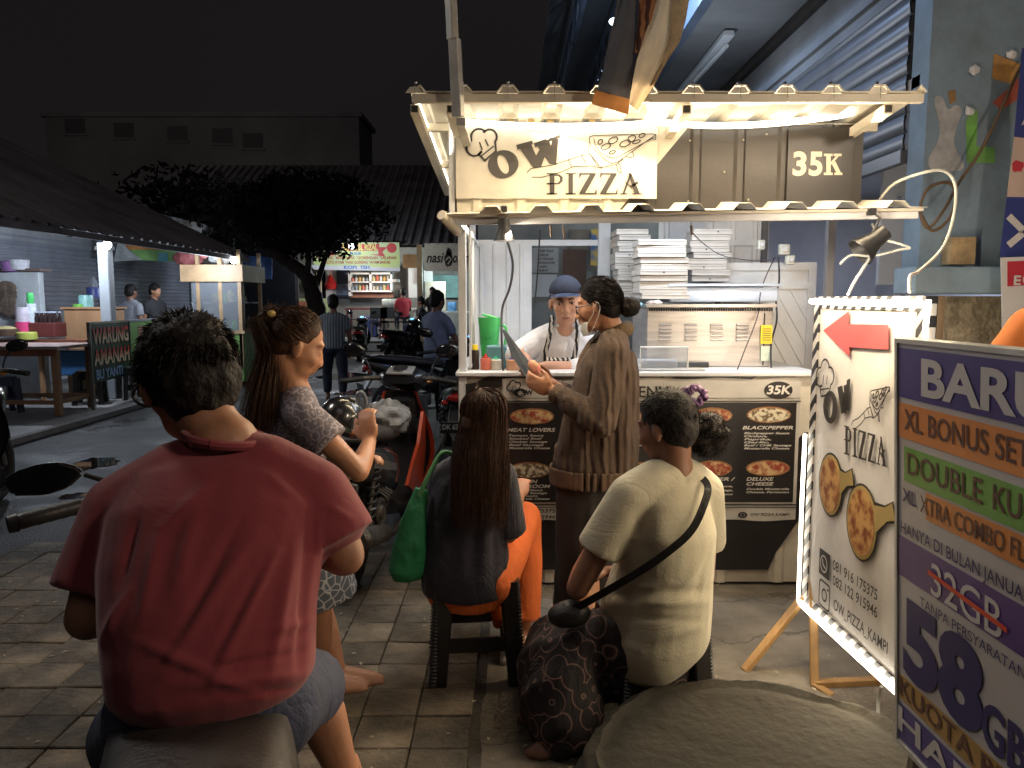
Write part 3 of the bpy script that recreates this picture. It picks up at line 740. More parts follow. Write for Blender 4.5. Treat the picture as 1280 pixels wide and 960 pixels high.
bm = NB(); box(bm, ((AX0+AX1)/2, YA+.02, ZA1-.02), (AX1-AX0, .03, .03)); st.part('rail', bm, M_cr)
bm = NB()
for a in (fq(958, 168), fq(1018, 168), fq(1050, 167), fq(935, 250), fq(860, 252), fq(905, 215), fq(1040, 245), fq(862, 176), fq(929, 175)):
    sph(bm, ff.p(a[0], a[1], .004), (.005, .004, .005), None, 8, 5)
st.part('screw', bm, M_bol)
# name board
O1 = fq(570, 248.5); O2 = fq(822, 157)
bm = NB(); nb = 30; rows = []
for i in range(nb+1):
    u = O1[0]+(O2[0]-O1[0])*i/nb
    rows.append([bm.verts.new(ff.p(u, O1[1]+(O2[1]-O1[1])*j/6+.001*sin(i*.8), .008+.0012*sin(i*.9+j)+(.006 if j == 6 else 0)*sin(i*.35))) for j in range(7)])
for i in range(nb):
    for j in range(6): bm.faces.new((rows[i][j], rows[i+1][j], rows[i+1][j+1], rows[i][j+1]))
bn = st.part('name_banner', bm, M_ban, smooth=True)
M_ink2 = mat('print_charcoal', (.030, .026, .025), .5, 0, 0)
bm = NB(); Nn = .0135
sc = 3.52/961
a = fq(604, 182); hat(bm, ff, a[0], a[1], .072, R(33), .009, Nn)
c = fq(629, 206); ring2(bm, ff, c, 19*sc, 17*sc, 6*sc, 12*sc, Nn, R(15), 40, (0, 0), R(22))
# fat slab W
def gly(bm, fr, fn, strokes, n):
    for i, s in enumerate(strokes): poly(bm, fr, [fn(*p) for p in s], n+.0003*i, .0002)
for i_, s_ in enumerate([[(648, 184), (663, 179), (676, 209), (667, 211)], [(665, 204), (676, 210), (686, 182), (679, 179)], [(669, 180), (686, 175), (696, 206), (687, 206)],
    [(685, 204), (695, 207), (698, 172), (690, 174)], [(645, 182), (665, 176.5), (666, 181), (647, 188)], [(667, 180), (683, 174), (684, 179), (669, 185)], [(685, 174), (700, 169), (700, 174), (686, 178)]]): gly(bm, ff, fq, [s_[::-1]], Nn+.0004*i_)
def serif_text(bm, fr, fn, n, x0, x1, yb, yt, sh=0, drop=True):
    """P I Z Z A in engraved slab capitals between two pixel columns"""
    def mp(a, b): return fn(x0+(x1-x0)*a, yb+(yt-yb)*b)
    def st_(pts): poly(bm, fr, [mp(*p) for p in pts], n, .001)
    def P_(a):
        st_([(a+.02, 0), (a+.07, 0), (a+.07, 1), (a+.02, 1)]); st_([(a-.01, 0), (a+.1, 0), (a+.1, .06), (a-.01, .06)]); st_([(a-.01, .95), (a+.1, .95), (a+.1, 1), (a-.01, 1)])
        st_([(a+.07, .94), (a+.12, .94), (a+.155, .82), (a+.125, .80), (a+.105, .88), (a+.07, .88)]); st_([(a+.125, .80), (a+.155, .82), (a+.155, .62), (a+.125, .64)])
        st_([(a+.125, .64), (a+.155, .62), (a+.12, .48), (a-.01, .48), (a-.01, .53), (a+.105, .54)])
    def I_(a): st_([(a+.02, 0), (a+.065, 0), (a+.065, 1), (a+.02, 1)]); st_([(a-.01, 0), (a+.095, 0), (a+.095, .06), (a-.01, .06)]); st_([(a-.01, .95), (a+.095, .95), (a+.095, 1), (a-.01, 1)])
    def Z_(a):
        st_([(a, .93), (a+.17, .93), (a+.17, 1), (a, 1)]); st_([(a, .0), (a+.18, .0), (a+.18, .07), (a, .07)]); st_([(a, .06), (a+.06, .06), (a+.17, .94), (a+.11, .94)])
        st_([(a, .93), (a+.02, .93), (a+.008, .78), (a, .78)]); st_([(a+.16, .07), (a+.18, .07), (a+.18, .24), (a+.172, .24)])
    def A_(a):
        st_([(a+.08, 1), (a+.11, 1), (a+.2, .03), (a+.145, .03)]); st_([(a+.095, .98), (a+.11, .86), (a+.04, .03), (a+.02, .03)]); st_([(a-.01, 0), (a+.07, 0), (a+.07, .05), (a-.01, .05)])
        st_([(a+.12, 0), (a+.22, 0), (a+.22, .05), (a+.12, .05)]); st_([(a+.04, .62), (a+.05, .55), (a+.11, .28), (a+.10, .42)]); st_([(a+.10, .42), (a+.11, .28), (a+.19, .55), (a+.165, .6)])
    P_(.02); I_(.215); Z_(.345); Z_(.56); A_(.77)
serif_text(bm, ff, fq, Nn, 682, 803, 243.5, 217)
# slice of pizza on an outstretched hand, drawn in line
def P2(fn, pts): return [fn(*p) for p in pts]
def slice_art(bm, fr, fn, T_, w, n):
    L = [[(736, 172), (742, 170), (815, 168), (819, 169), (772, 203), (764, 205), (757, 201), (748, 192), (738, 184), (736, 172)],
         [(742, 174), (744, 184), (752, 193), (762, 198), (770, 198), (818, 172)], [(736, 178), (735, 190), (746, 207), (752, 210), (770, 206), (778, 200)],
         [(819, 169), (819, 175), (812, 174), (790, 190), (792, 196), (788, 198), (782, 196)], [(770, 206), (772, 215), (776, 217), (775, 208), (772, 204)],
         [(659, 216), (664, 211), (690, 207), (712, 200), (726, 195), (738, 194)], [(665, 222), (678, 222), (700, 216), (716, 209), (740, 208), (752, 211)], [(710, 200), (714, 209)], [(726, 195), (732, 204)], [(738, 194), (748, 207)]]
    for k in L: line2(bm, fr, P2(fn, [T_(*p) for p in k]), w, n)
    for (cx, cy, rx, ry) in ((757, 184, 6, 3.5), (766, 176, 6, 4), (781, 180, 7, 4), (789, 174, 5, 4), (802, 170, 4, 2.5), (765, 191, 4, 2), (750, 178, 3, 3), (795, 178, 5, 2)):
        line2(bm, fr, P2(fn, [T_(cx+rx*cos(i*.785), cy+ry*sin(i*.785)-rx*.3*cos(i*.785)) for i in range(8)]), w*1.3, n, True)
slice_art(bm, ff, fq, lambda x, y: (x, y), .0036, Nn)
st.part('banner_lettering', bm, M_ink2, sub=bn)
bm = NB(); a = fq(989, 219)
# 35K slab numerals
M_cr2 = mat('print_beige', (.60, .52, .42), .5, 0, 0)
text(bm, '3', ff, a[0], a[1], fq(1006, 219)[0], .098, .016, .035); text(bm, '5', ff, fq(1009, 219)[0], a[1], fq(1026, 219)[0], .098, .016, .035)
gly(bm, ff, fq, [[(1028, 219.5), (1039, 219.5), (1039, 216.5), (1028, 216.5)], [(1028, 193), (1039, 193), (1039, 196), (1028, 196)], [(1031, 219), (1036.5, 219), (1036.5, 193), (1031, 193)],
   [(1036, 208), (1036, 204), (1044, 195), (1047.5, 195)], [(1038, 206), (1042, 202), (1049.5, 217.5), (1044, 217.5)], [(1041, 219.5), (1051, 219.5), (1051, 216.5), (1041, 216.5)], [(1040, 193), (1050, 193), (1050, 196), (1040, 196)]], .016)
st.part('price_lettering', bm, M_cr2)
bm = NB(); rect(bm, ff, *fq(981, 262), *fq(1066, 160), .013, .002); st.part('price_plate', bm, M_ink)
# LED tape: sags between its fixings
def led(pts, r, name='led_tape', parent=st, Ys=None, sub=None):
    bm = NB(); tube(bm, pts, r, 8); return parent.part(name, bm, M_led, smooth=True, sub=sub)
pts = [P(x, y, 3.52) for x, y in ((566, 151), (600, 154), (650, 157), (700, 158), (760, 157), (800, 155), (822, 153), (850, 155), (890, 157), (940, 156), (990, 152), (1030, 147), (1056, 143), (1074, 138))]
led(curve(pts, 4), .0135)
led([P(566, 151, 3.52), P(563.5, 175, 3.58), P(562, 235, 3.66)], .004)
led([V((-.385, 3.24, 2.31)), V((-.385, 4.05, 2.26)), V((-.385, 4.86, 2.20))], .006)
# ---- roof: ribbed sheet on purlins and rafters
RX0, RX1 = -.41, 1.67; RY0, RY1 = 3.2, 4.9; RZ0, RZ1 = 2.335, 2.21
rv = V((0, RY1-RY0, RZ1-RZ0))
bm = NB(); corr(bm, (RX0, RY0, RZ0), (1, 0, 0), rv, V((0, 0, 1)), RX1-RX0, rv.length, .187, .088, .026, .003, .02)
st.part('roof_sheet', bm, M_roof)
for k in range(12):
    x = RX0+.02+k*.187
    if x < RX1-.03: bm = NB(); poly(bm, Fr((x, RY0+.012, RZ0-.004), (1, 0, 0), (0, 0, 1)), [(-.040, 0), (.040, 0), (.021, .0235), (-.021, .0235)], 0, .004); st.part('rib_light_stop', bm, M_roof)  # end plates added to keep tape light from showing through the ribs
def rz(y): return RZ0+(RZ1-RZ0)*(y-RY0)/(RY1-RY0)
for y in (3.225, 3.62, 4.3, 4.86):
    bm = NB(); box(bm, ((RX0+RX1)/2, y, rz(y)-.022), (RX1-RX0-.01, .03, .034), None, .002); st.part('purlin', bm, M_cr)
for x in (RX0+.012, XL+.02, .715, RX1-.13):
    bm = NB(); bar(bm, (x, 3.25, rz(3.25)-.055), (x, 4.85, rz(4.85)-.055), .036, .036); rf = st.part('rafter', bm, M_cr)
    bm = NB(); box(bm, (x, 3.247, rz(3.24)-.055), (.026, .006, .026)); st.part('tube_end', bm, M_dark, sub=rf)
bm = NB(); p0 = P(572, 148, 3.565); p1 = P(824, 138, 3.565); box(bm, ((p0.x+p1.x)/2, 3.565, (p0.z+p1.z)/2), (p1.x-p0.x, .012, p1.z-p0.z)); st.part('channel', bm, M_cr)
for x in (638, 664, 688, 740):
    bm = NB(); p = P(x, 151, 3.54); box(bm, p, (.028, .006, .014)); st.part('clip', bm, mat('brass_clip', (.35, .25, .12), .4, .6, 0))
bm = NB()
for k in range(11):
    x = RX0+.02+k*.187; sph(bm, (x, RY0+.03, RZ0+.04), (.008, .008, .005), None, 8, 5)
    cyl(bm, (x, RY0-.004, RZ0+.02), (x, RY0-.004, RZ0-.03), .0015, None, 5)
st.part('roof_screw', bm, M_bol)
# ---- lower canopy
bm = NB(); bar(bm, (-.29, 3.40, 1.838), (1.74, 3.36, 1.862), .022, .03, bev=.002); st.part('canopy_rail', bm, M_wht)
bm = NB(); bar(bm, (-.285, 3.375, 1.858), (1.745, 3.335, 1.882), .03, .010); st.part('canopy_rail', bm, M_cr)
bm = NB(); corr(bm, (-.28, 3.33, 1.865), (1, -.015, .012), V((0, .26, .035)), V((0, 0, 1)), 2.03, .30, .215, .10, .028, .002, .19); st.part('canopy_sheet', bm, M_roof)
for x in (-.25,):
    bm = NB(); bar(bm, (x, 3.38, 1.85), (x, 3.9, 1.86), .03, .03); st.part('bracket', bm, M_wht)
bm = NB(); cyl(bm, (-.30, 3.33, 1.86), (-.24, 3.45, 1.80), .022, None, 14); st.part('tube_stub', bm, M_cr, smooth=True)
# strings hanging off the rail
bm = NB()
for x, l_ in ((688, .05), (704, .06), (864, .04)): p = P(x, 282, 3.38); tube(bm, [p, p+V((.004, 0, -l_))], [.006, .004], 6)
st.part('rope_end', bm, M_cabb)
# interior back: white ribbed door panel on the left, panels on the right
bm = NB(); a = P(595, 290, 4.9); b = P(665, 292, 4.9); corr(bm, (a.x, 4.93, .03), (1, 0, 0), (0, 0, 1), (0, -1, 0), b.x-a.x, 1.82, .085, .03, .008, .002, .03)
st.part('back_panel', bm, M_wht)
bm = NB(); a = P(756, 290, 4.9); box(bm, (a.x, 4.93, 1.0), (.075, .04, 2.0)); st.part('back_post', bm, M_wht)
bm = NB(); corr(bm, (.93, 4.95, .03), (1, 0, 0), (0, 0, 1), (0, -1, 0), .70, 2.1, .14, .04, .01, .002, .05); st.part('back_panel', bm, M_wht)
# interior side opening closes with a grey lower sheet on the right
fl = T('stall_door', 'white steel door with slanting ribs leaning open beside the oven', 'door', (1.5, 4.55, 0))
fd = Fr((1.17, 4.66, 0), (1, -.12, 0), (0, 0, 1))
W_ = .63
bm = NB(); rect(bm, fd, 0, .1, W_, 1.72, 0, .02); fl.part('panel', bm, M_wht)
for (u0_, v0_, u1_, v1_) in ((0, .1, .045, 1.72), (W_-.045, .1, W_, 1.72), (.045, 1.675, W_-.045, 1.72), (.045, 1.565, W_-.045, 1.60)):
    bm = NB(); rect(bm, fd, u0_, v0_, u1_, v1_, .014, .014); fl.part('frame', bm, M_wht)
for k in range(6):
    bm = NB(); u = .06+k*.085; e = min(.42, (W_-.05-u))
    poly(bm, fd, [(u, 1.555), (u+e, 1.555-e*1.75), (u+e+.014, 1.555-e*1.75), (u+.022, 1.555)], .010+.0004*k, .01); fl.part('rib', bm, M_wht)
bm = NB(); poly(bm, fd, [(.05, 1.56), (.05, 1.45), (.10, 1.45)], .004, .002); fl.part('gap', bm, M_dark)

# hanging clamp lamps
def clamp_lamp(x, y, Y, lab, tilt, s=1):
    p = P(x, y, Y); t = T('clamp_lamp', lab, 'lamp', p, group='black clamp lamps on the canopy rail')
    rot = M.Rotation(R(tilt), 3, 'Y')
    bm = NB(); lathe(bm, [(.004, .05*s), (.024*s, .048*s), (.026*s, .01), (.036*s, -.02*s), (.046*s, -.045*s), (.042*s, -.045*s), (.02*s, -.0)], p, 20, rot); t.part('lamp_shade', bm, M_blk, smooth=True)
    bm = NB(); tube(bm, [p+V((0, 0, .04)), p+V((.02*s, .0, .07*s)), p+V((.0, .02, .09*s))], .005, 8); t.part('arm', bm, M_bol)
    bm = NB(); box(bm, p+V((0, .02, .09*s)), (.03, .04, .03), None, .004); t.part('clamp', bm, M_blk)
clamp_lamp(630, 288, 3.34, 'small black clamp lamp hanging under the left end of the canopy', 0)
clamp_lamp(1090, 303, 3.3, 'larger black clamp lamp tilted under the right end of the canopy by the white cable', 50, 1.45)
bm = NB(); tube(bm, [P(1090, 318, 3.3), P(1068, 352, 3.2), P(1060, 368, 3.1)], .006, 8); single('lamp_stake', bm, M_wht, 'thin metal stake rising from the arrow sign to the right clamp lamp', 'rod', loc=P(1060, 368, 3.1))

cable([(634, 300, 3.42), (641, 330, 3.6), (637, 360, 3.7), (628, 385, 3.75), (627, 420, 3.75), (629, 463, 3.8)], .006, mat('grey_cable', (.12, .12, .13), .5, 0, .1), 'black_cable', 'grey wavy cable hanging from the left clamp lamp in front of the white panel')
cable([(675, 288, 3.6), (672, 340, 3.9), (668, 385, 4.2)], .004, M_blk, 'black_cable', 'thin straight black cord hanging behind the cook')
cable([(865, 290, 3.7), (880, 305, 4.1), (905, 320, 4.4), (950, 326, 4.5), (975, 320, 4.5)], .003, mat('grey_cable', (.12, .12, .13)), 'grey_cable', 'thin grey lead running from the canopy to the wall socket')
cable([(973, 322, 4.45), (974, 350, 4.4), (970, 372, 4.3), (971, 400, 4.2), (964, 430, 4.15), (964, 462, 4.1)], .005, M_blk, 'black_cable', 'black lead hanging from the white socket beside the oven')
cable([(968, 322, 4.4), (952, 360, 4.3), (947, 395, 4.1), (930, 440, 4.02), (921, 464, 4.0)], .003, M_blk, 'black_cable', 'thin black wire crossing the oven front')
for (x, y, w, h, lab) in ((951, 306, .042, .055, 'small white socket box under the black hanging wire'), (980, 312, .06, .06, 'white adaptor plug in the door frame'), (987, 325, .05, .055, 'cream adaptor plugged in below the white one')):
    p = P(x, y, 4.5); t = T('socket', lab, 'socket', p, group='sockets beside the oven')
    bm = NB(); box(bm, p, (w, .04, h), None, .008, 2); t.part('body', bm, mat('socket_plastic', (.6, .6, .52), .4, 0, .05), smooth=True)
    bm = NB(); box(bm, p+V((0, -.024, 0)), (w*.5, .008, h*.4), None, .002); t.part('cover', bm, M_wht)

# oven
ov = T('pizza_oven', 'stainless steel pizza oven with rows of louvres on the stall counter', 'oven', (1.06, 4.3, ZT))
M_inox = mat('brushed_inox', (.48, .45, .42), .34, .75, .18, 3, .05, 60, stretch=(1, 1, 12))
a = P(808, 466, 4.15); b = P(967, 384, 4.15); oy = 4.15; oz0, oz1 = ZT+.012, b.z
bm = NB(); box(bm, ((a.x+b.x)/2, oy+.26, (oz0+oz1)/2), (b.x-a.x, .5, oz1-oz0), None, .004); ov.part('body', bm, M_inox)
bm = NB(); box(bm, ((a.x+b.x)/2, oy+.25, oz1+.008), (b.x-a.x+.02, .54, .016)); ov.part('top', bm, M_inox)
bm = NB()
for k in range(52): x = a.x+.01+k*(b.x-a.x-.02)/51; box(bm, (x, oy-.004, oz1-.012), (.005, .012, .016))
ov.part('vent_strip', bm, M_dark, kind='stuff')
bm = NB(); box(bm, (b.x-.045, oy+.005, (oz0+oz1)/2-.012), (.004, .012, oz1-oz0-.04)); ov.part('seam', bm, M_dark)
for i in range(4):
    for j in range(5):
        p = P(831.5+i*32.2, 406+j*4.7, oy); bm = NB(); tube(bm, [p+V((-.032, 0, 0)), p+V((.032, 0, 0))], .0055, 8); ov.part('louvre', bm, M_inox, smooth=True)
bm = NB(); p = P(958, 418, oy-.004); box(bm, p, (.062, .004, .10)); lb = ov.part('warning_label', bm, mat('label_yellow', (.75, .55, .03), .5, 0, .05))
bm = NB()
for k in range(6): box(bm, p+V((0, -.003, .03-k*.012)), (.045, .001, .003))
ov.part('print', bm, M_ink, sub=lb)
bm = NB(); p = P(957.5, 442, oy-.004); box(bm, p, (.056, .004, .08)); ov.part('rating_label', bm, mat('label_pale', (.55, .62, .5), .5, 0, .1, 30))
bm = NB(); box(bm, (.93, oy-.01, ZT+.025), (.26, .04, .03), None, .004); ov.part('drip_tray', bm, M_blk)

# folded pizza boxes
M_box = mat('box_card', (.58, .54, .49), .8, 0, .1, 4); M_boxd = mat('box_edge', (.30, .27, .24), .9, 0, .1)
bm = NB(); box(bm, (0, 0, 0), (.235, .235, .026), None, .002); bxm = finish('carton', bm, M_box)
bm = NB(); box(bm, (0, -.1185, .004), (.232, .003, .003)); lidm = finish('lid_edge', bm, M_boxd)
bm = NB(); cyl(bm, (.05, -.118, .0), (.05, -.1205, .0), .005, None, 10); holm = finish('vent_hole', bm, M_dark)
def boxstack(x, y0, y1, Y, n, lab, sk, s=1):
    z0 = P(x, y0, Y).z; z1 = P(x, y1, Y).z; X = P(x, y0, Y).x
    for k in range(n):
        z = z0+(z1-z0)*(k+.5)/n
        pos = 'bottom' if k == 0 else 'topmost' if k == n-1 else f'{["", "second", "third", "fourth", "fifth", "sixth", "seventh", "eighth", "ninth", "tenth", "eleventh", "twelfth", "thirteenth"][k]} from the bottom'
        t = T('pizza_box', f'white card pizza box, {pos} of the {lab}', 'box', (X+random.uniform(-.012, .012)+sk*k*.001, Y+.12+random.uniform(-.01, .01), z), random.gauss(0, .03), group='stacked pizza boxes behind the oven', local=True)
        for nm, me in (('carton', bxm), ('lid_edge', lidm)):
            o = t.mesh(nm, me); o.scale = (s, 1, (z1-z0)/n/.0285)
        if random.random() < .35: o = t.mesh('vent_hole', holm); o.location.x = random.uniform(-.08, .0)
boxstack(829, 374, 299, 4.25, 10, 'front stack next to the cook', 0, 1.12)
boxstack(790, 372, 286, 4.60, 12, 'tall stack at the back left', 0, .8)
boxstack(886, 352, 286, 4.52, 9, 'right stack above the tub', 2.2, .95)
# tub and things on the oven
M_clr = mat('clear_plastic', (.80, .85, .92), .12, 0, 0, trans=.85); M_clr.node_tree.nodes['Principled BSDF'].inputs['IOR'].default_value = 1.12
tb = T('plastic_tub', 'clear plastic dough tub with white lid lying on top of the oven', 'tub', P(900, 380, 4.35))
a = P(836, 381, 4.3); b = P(972, 356, 4.3)
bm = NB(); box(bm, ((a.x+b.x)/2, 4.42, (a.z+b.z)/2+.0), (b.x-a.x, .3, b.z-a.z-.03), None, .015, 3); tb.part('body', bm, mat('tub_plastic', (.60, .66, .78), .2, 0, .1, 4), smooth=True)
bm = NB(); box(bm, ((a.x+b.x)/2, 4.42, b.z-.002), (b.x-a.x+.03, .33, .014), None, .005, 2); tb.part('lid', bm, mat('tub_lid', (.62, .68, .8), .2, 0, .05), smooth=True)
bm = NB(); bar(bm, (a.x+.05, 4.26, b.z-.03), (a.x+.09, 4.255, b.z-.06), .016); tb.part('latch', bm, mat('tan_latch', (.35, .22, .14), .5, 0, 0))
for (x, y, c, nm, lb_) in ((793, 381, (.25, .45, .55), 'cloth', 'folded teal cloth lying on the oven left corner'), (818, 379, (.6, .5, .45), 'wrapper', 'crumpled pale wrapper with a red print on the oven'), ):
    bm = NB(); p = P(x, y, 4.25); sph(bm, p, (.045, .04, .014), None, 14, 8)
    for v in bm.verts: v.co += V((0, 0, 1))*.012*noise.noise(v.co*50)
    single(nm, bm, mat('c_'+nm, c, .8, 0, .3, 30), lb_, nm, smooth=True, loc=p)
# clear sneeze screen on the counter
gs = T('counter_screen', 'clear acrylic screen with pale tray behind it on the counter left of the oven louvres', 'screen', P(825, 466, 3.98))
a = P(800, 464, 3.98); b = P(860, 434, 3.98)
bm = NB(); box(bm, ((a.x+b.x)/2, 3.98, (a.z+b.z)/2), (b.x-a.x, .006, b.z-a.z)); gs.part('pane', bm, M_clr)
bm = NB(); tube(bm, [(a.x, 3.98, a.z), (a.x, 3.98, b.z), (b.x, 3.98, b.z), (b.x, 3.98, a.z)], .006, 6); gs.part('frame', bm, M_wht)
bm = NB(); box(bm, ((a.x+b.x)/2-.02, 4.06, a.z+.03), (b.x-a.x-.05, .1, .05), None, .005); gs.part('tray', bm, M_wht)
bm = NB(); a = P(790, 466, 3.97); b = P(878, 461, 3.97); box(bm, ((a.x+b.x)/2, 3.955, ZT+.018), (b.x-a.x, .09, .010), None, .002); single('steel_tray', bm, M_inox, 'flat pale metal tray on the counter edge behind the seated woman', 'tray', loc=((a.x+b.x)/2, 3.955, ZT+.012))
# jug, bottles
jg = T('jug', 'translucent green plastic jug on the counter by the white panel', 'jug', P(612, 460, 4.25))
c = P(612, 460, 4.25); c.z = ZT+.012
M_grn = mat('green_plastic', (.08, .50, .14), .3, 0, .15, 8)
bm = NB(); lathe(bm, [(.001, 0), (.042, 0), (.048, .08), (.058, .22), (.064, .265), (.060, .265), (.05, .2), (.04, .02)], c, 24); jg.part('body', bm, M_grn, smooth=True)
bm = NB(); tube(bm, curve([c+V((.058, 0, .22)), c+V((.09, -.01, .21)), c+V((.085, -.01, .12)), c+V((.05, 0, .08))], 5), .008, 8); jg.part('handle', bm, M_grn, smooth=True)
bm = NB(); box(bm, c+V((.0, 0, .272)), (.085, .07, .012), M.Rotation(.25, 3, 'Y'), .003); jg.part('lid', bm, M_grn)
def bottle(x, Y, h, r, cb, cc, lab, cone=True):
    c = P(x, 462, Y); c.z = ZT+.012; t = T('sauce_bottle', lab, 'bottle', c, group='sauce bottles on the counter')
    bm = NB(); lathe(bm, [(.001, 0), (r, 0), (r, h*.72), (r*.85, h*.8), (r*.5, h*.84)], c, 18); t.part('body', bm, cb, smooth=True)
    bm = NB(); lathe(bm, [(r*.62, h*.8), (r*.62, h*.88), (r*.3, h*.92), (r*.12, h*1.1)] if cone else [(r*.75, h*.8), (r*.75, h), (r*.7, h*1.02)], c, 14); t.part('cap', bm, cc, smooth=True)
def sm(n, c): return mat(n, c, .35, 0, .1, 10)
bottle(594, 4.02, .125, .021, sm('soy', (.03, .015, .01)), sm('cap_yellow', (.8, .6, .02)), 'dark sauce bottle with a yellow cap at the left end of the counter', False)
bottle(607, 3.99, .075, .028, sm('sauce_red', (.5, .12, .07)), sm('cap_red', (.6, .02, .02)), 'squeeze bottle of red sauce with a red cap')
bottle(620, 4.0, .066, .030, sm('sauce_white', (.55, .5, .4)), sm('cap_green', (.02, .4, .2)), 'squeeze bottle of pale sauce with a green cap')
bottle(641, 3.98, .068, .034, sm('sauce_orange', (.5, .26, .16)), sm('cap_blue', (.04, .09, .5)), 'squeeze bottle of orange sauce with a blue cap')
bm = NB(); c = P(621, 455, 4.08); c.z = ZT+.075; box(bm, c, (.11, .09, .12), None, .01, 2); single('plastic_bin', bm, mat('bin_plastic', (.22, .45, .52), .2, 0, .1, trans=.4), 'clear bluish plastic container behind the sauce bottles', 'container', loc=c)

# shop behind, seen through the stall
bs = T('back_shop', 'grey shop interior with notices and a brown door behind the stall', 'building', (.5, 6.4, 0))
M_gr = mat('grey_plaster', (.20, .22, .21), .8, 0, .25, 2)
bm = NB(); box(bm, (.90, 6.45, 1.3), (2.36, .1, 2.6)); bs.part('wall', bm, M_gr)
fs = Fr((0, 6.395, 0), (1, 0, 0), (0, 0, 1))
def r_(x0, y0, x1, y1, m_, nm, n=.003, th=.02, sub=None):
    bm = NB(); a = fs.uv(x0, y1); b = fs.uv(x1, y0); rect(bm, fs, a[0], a[1], b[0], b[1], n, th); return bs.part(nm, bm, m_, sub=sub)
r_(703, 312, 733, 460, mat('brown_door', (.10, .055, .035), .6, 0, .2, 4), 'door', .02)
no = r_(665, 310, 698, 341, mat('notice_grey', (.34, .36, .36), .7, 0, .1), 'notice', .01)
bm = NB()
for i, s in enumerate(('STEP TOP', 'TERUS', 'DI TRANS', 'PENGANTAR', 'KAIN', 'PRINT')):
    a = fs.uv(672, 315.5+i*4.8); text(bm, s, fs, a[0], a[1], fs.uv(675+len(s)*2.1, 315)[0], .018, .013, .03)
bs.part('print', bm, M_ink, sub=no)
r_(665, 343, 696, 371, mat('white_board', (.42, .46, .48), .6, 0, .1), 'white_board', .01)
pc = r_(738, 287, 756, 332, mat('picture_blue', (.05, .13, .28), .4, 0, 0), 'picture', .015)
pattern(MATS['picture_blue'], 'noise', (.03, .12, .30), (.5, .36, .05), 9, .45, .6)
r_(712, 287, 736, 313, mat('grey_plank', (.16, .15, .12), .7, 0, .3, 5), 'plank', .01)
r_(744, 335, 756, 380, mat('white_board', (.42, .46, .48)), 'fridge_door', .1, .1)
r_(664, 372, 700, 440, mat('bench_grey', (.26, .28, .28), .6, 0, .1), 'cabinet', .3, .3)
bm = NB(); fs2 = Fr((0, 5.3, 0), (1, 0, 0), (0, 0, 1)); a = fs2.uv(760, 312)
text(bm, 'PIZZA', fs2, fs2.uv(762, 345)[0], fs2.uv(762, 345)[1], fs2.uv(768, 345)[0], .02, 0, .02); bm.free()

# white upright pole in front, and the hanging flag
bm = NB(); bar(bm, P(562, -30, 3.12), P(566, 50, 3.13), .036, .036, bev=.003); bar(bm, P(568, 48, 3.13), P(573, 146, 3.16), .040, .040, bev=.003)
a_ = P(573, 146, 3.16); box(bm, (a_.x+.01, 3.36, a_.z-.02), (.035, .42, .03))
single('white_pole', bm, mat('pole_paint', (.36, .35, .33), .5, 0, .15, 8), 'off white square steel pole rising above the left end of the stall roof', 'pole', loc=P(573, 146, 3.16))
flg = T('hanging_flag', 'cloth flag with brown batik and beige areas hanging over the stall roof edge', 'flag', P(790, 130, 3.12))
def cloth(rows, m, nm, amp=.012, n=18):
    """rows: list of (left px, right px) edges down the cloth"""
    bm = NB(); g = []
    for i, ((x0, y0), (x1, y1), Y) in enumerate(rows):
        row = []
        for k in range(n+1):
            t = k/n; p = P(x0+(x1-x0)*t, y0+(y1-y0)*t, Y+amp*sin(t*7+i*.7)+amp*.6*noise.noise(V((t*4, i*.5, 3)))); row.append(bm.verts.new(p))
        g.append(row)
    for a, b in zip(g, g[1:]):
        for k in range(n): bm.faces.new((a[k], a[k+1], b[k+1], b[k]))
    bmesh.ops.solidify(bm, geom=bm.faces[:], thickness=.002)
    return flg.part(nm, bm, m, smooth=True, ang=60)
M_sheer = mat('flag_grey', (.15, .15, .165), .7, 0, .2, 3); M_tan = mat('flag_tan', (.86, .76, .60), .8, 0, .12, 4, .2, 30)
M_bat = mat('flag_batik', (.3, .1, .05), .8, 0, 0); pattern(M_bat, 'wavy', (.46, .22, .10), (.10, .04, .03), 9, .4, .6)
cloth([((775, -20), (800, -20), 3.11), ((768, 20), (795, 20), 3.10), ((759, 60), (792, 60), 3.09), ((752, 95), (789, 100), 3.08), ((746, 113), (787, 124), 3.06)], M_sheer, 'grey_field')
cloth([((800, -20), (826, -20), 3.10), ((797, 25), (816, 25), 3.09), ((794, 60), (806, 60), 3.085), ((793, 66), (798, 66), 3.08)], M_bat, 'batik_field', .008)
cloth([((817, -20), (842, -20), 3.10), ((812, 25), (838, 30), 3.08), ((804, 50), (835, 55), 3.07), ((796, 75), (826, 85), 3.06), ((791, 100), (814, 112), 3.05), ((786, 130), (797, 138), 3.04)], M_tan, 'beige_field')
cloth([((842, -20), (864, -20), 3.09), ((838, 20), (858, 22), 3.07), ((836, 48), (850, 52), 3.06), ((826, 80), (834, 76), 3.05), ((812, 108), (818, 106), 3.05)], mat('flag_edge', (.55, .43, .28), .8, 0, .2, 20), 'sewn_edge', .006)
cloth([((744, 112), (788, 124), 3.055), ((742, 120), (787, 131), 3.05), ((739, 130), (785, 143), 3.045)], mat('flag_brown', (.38, .23, .11), .8, 0, .15, 6), 'brown_hem')

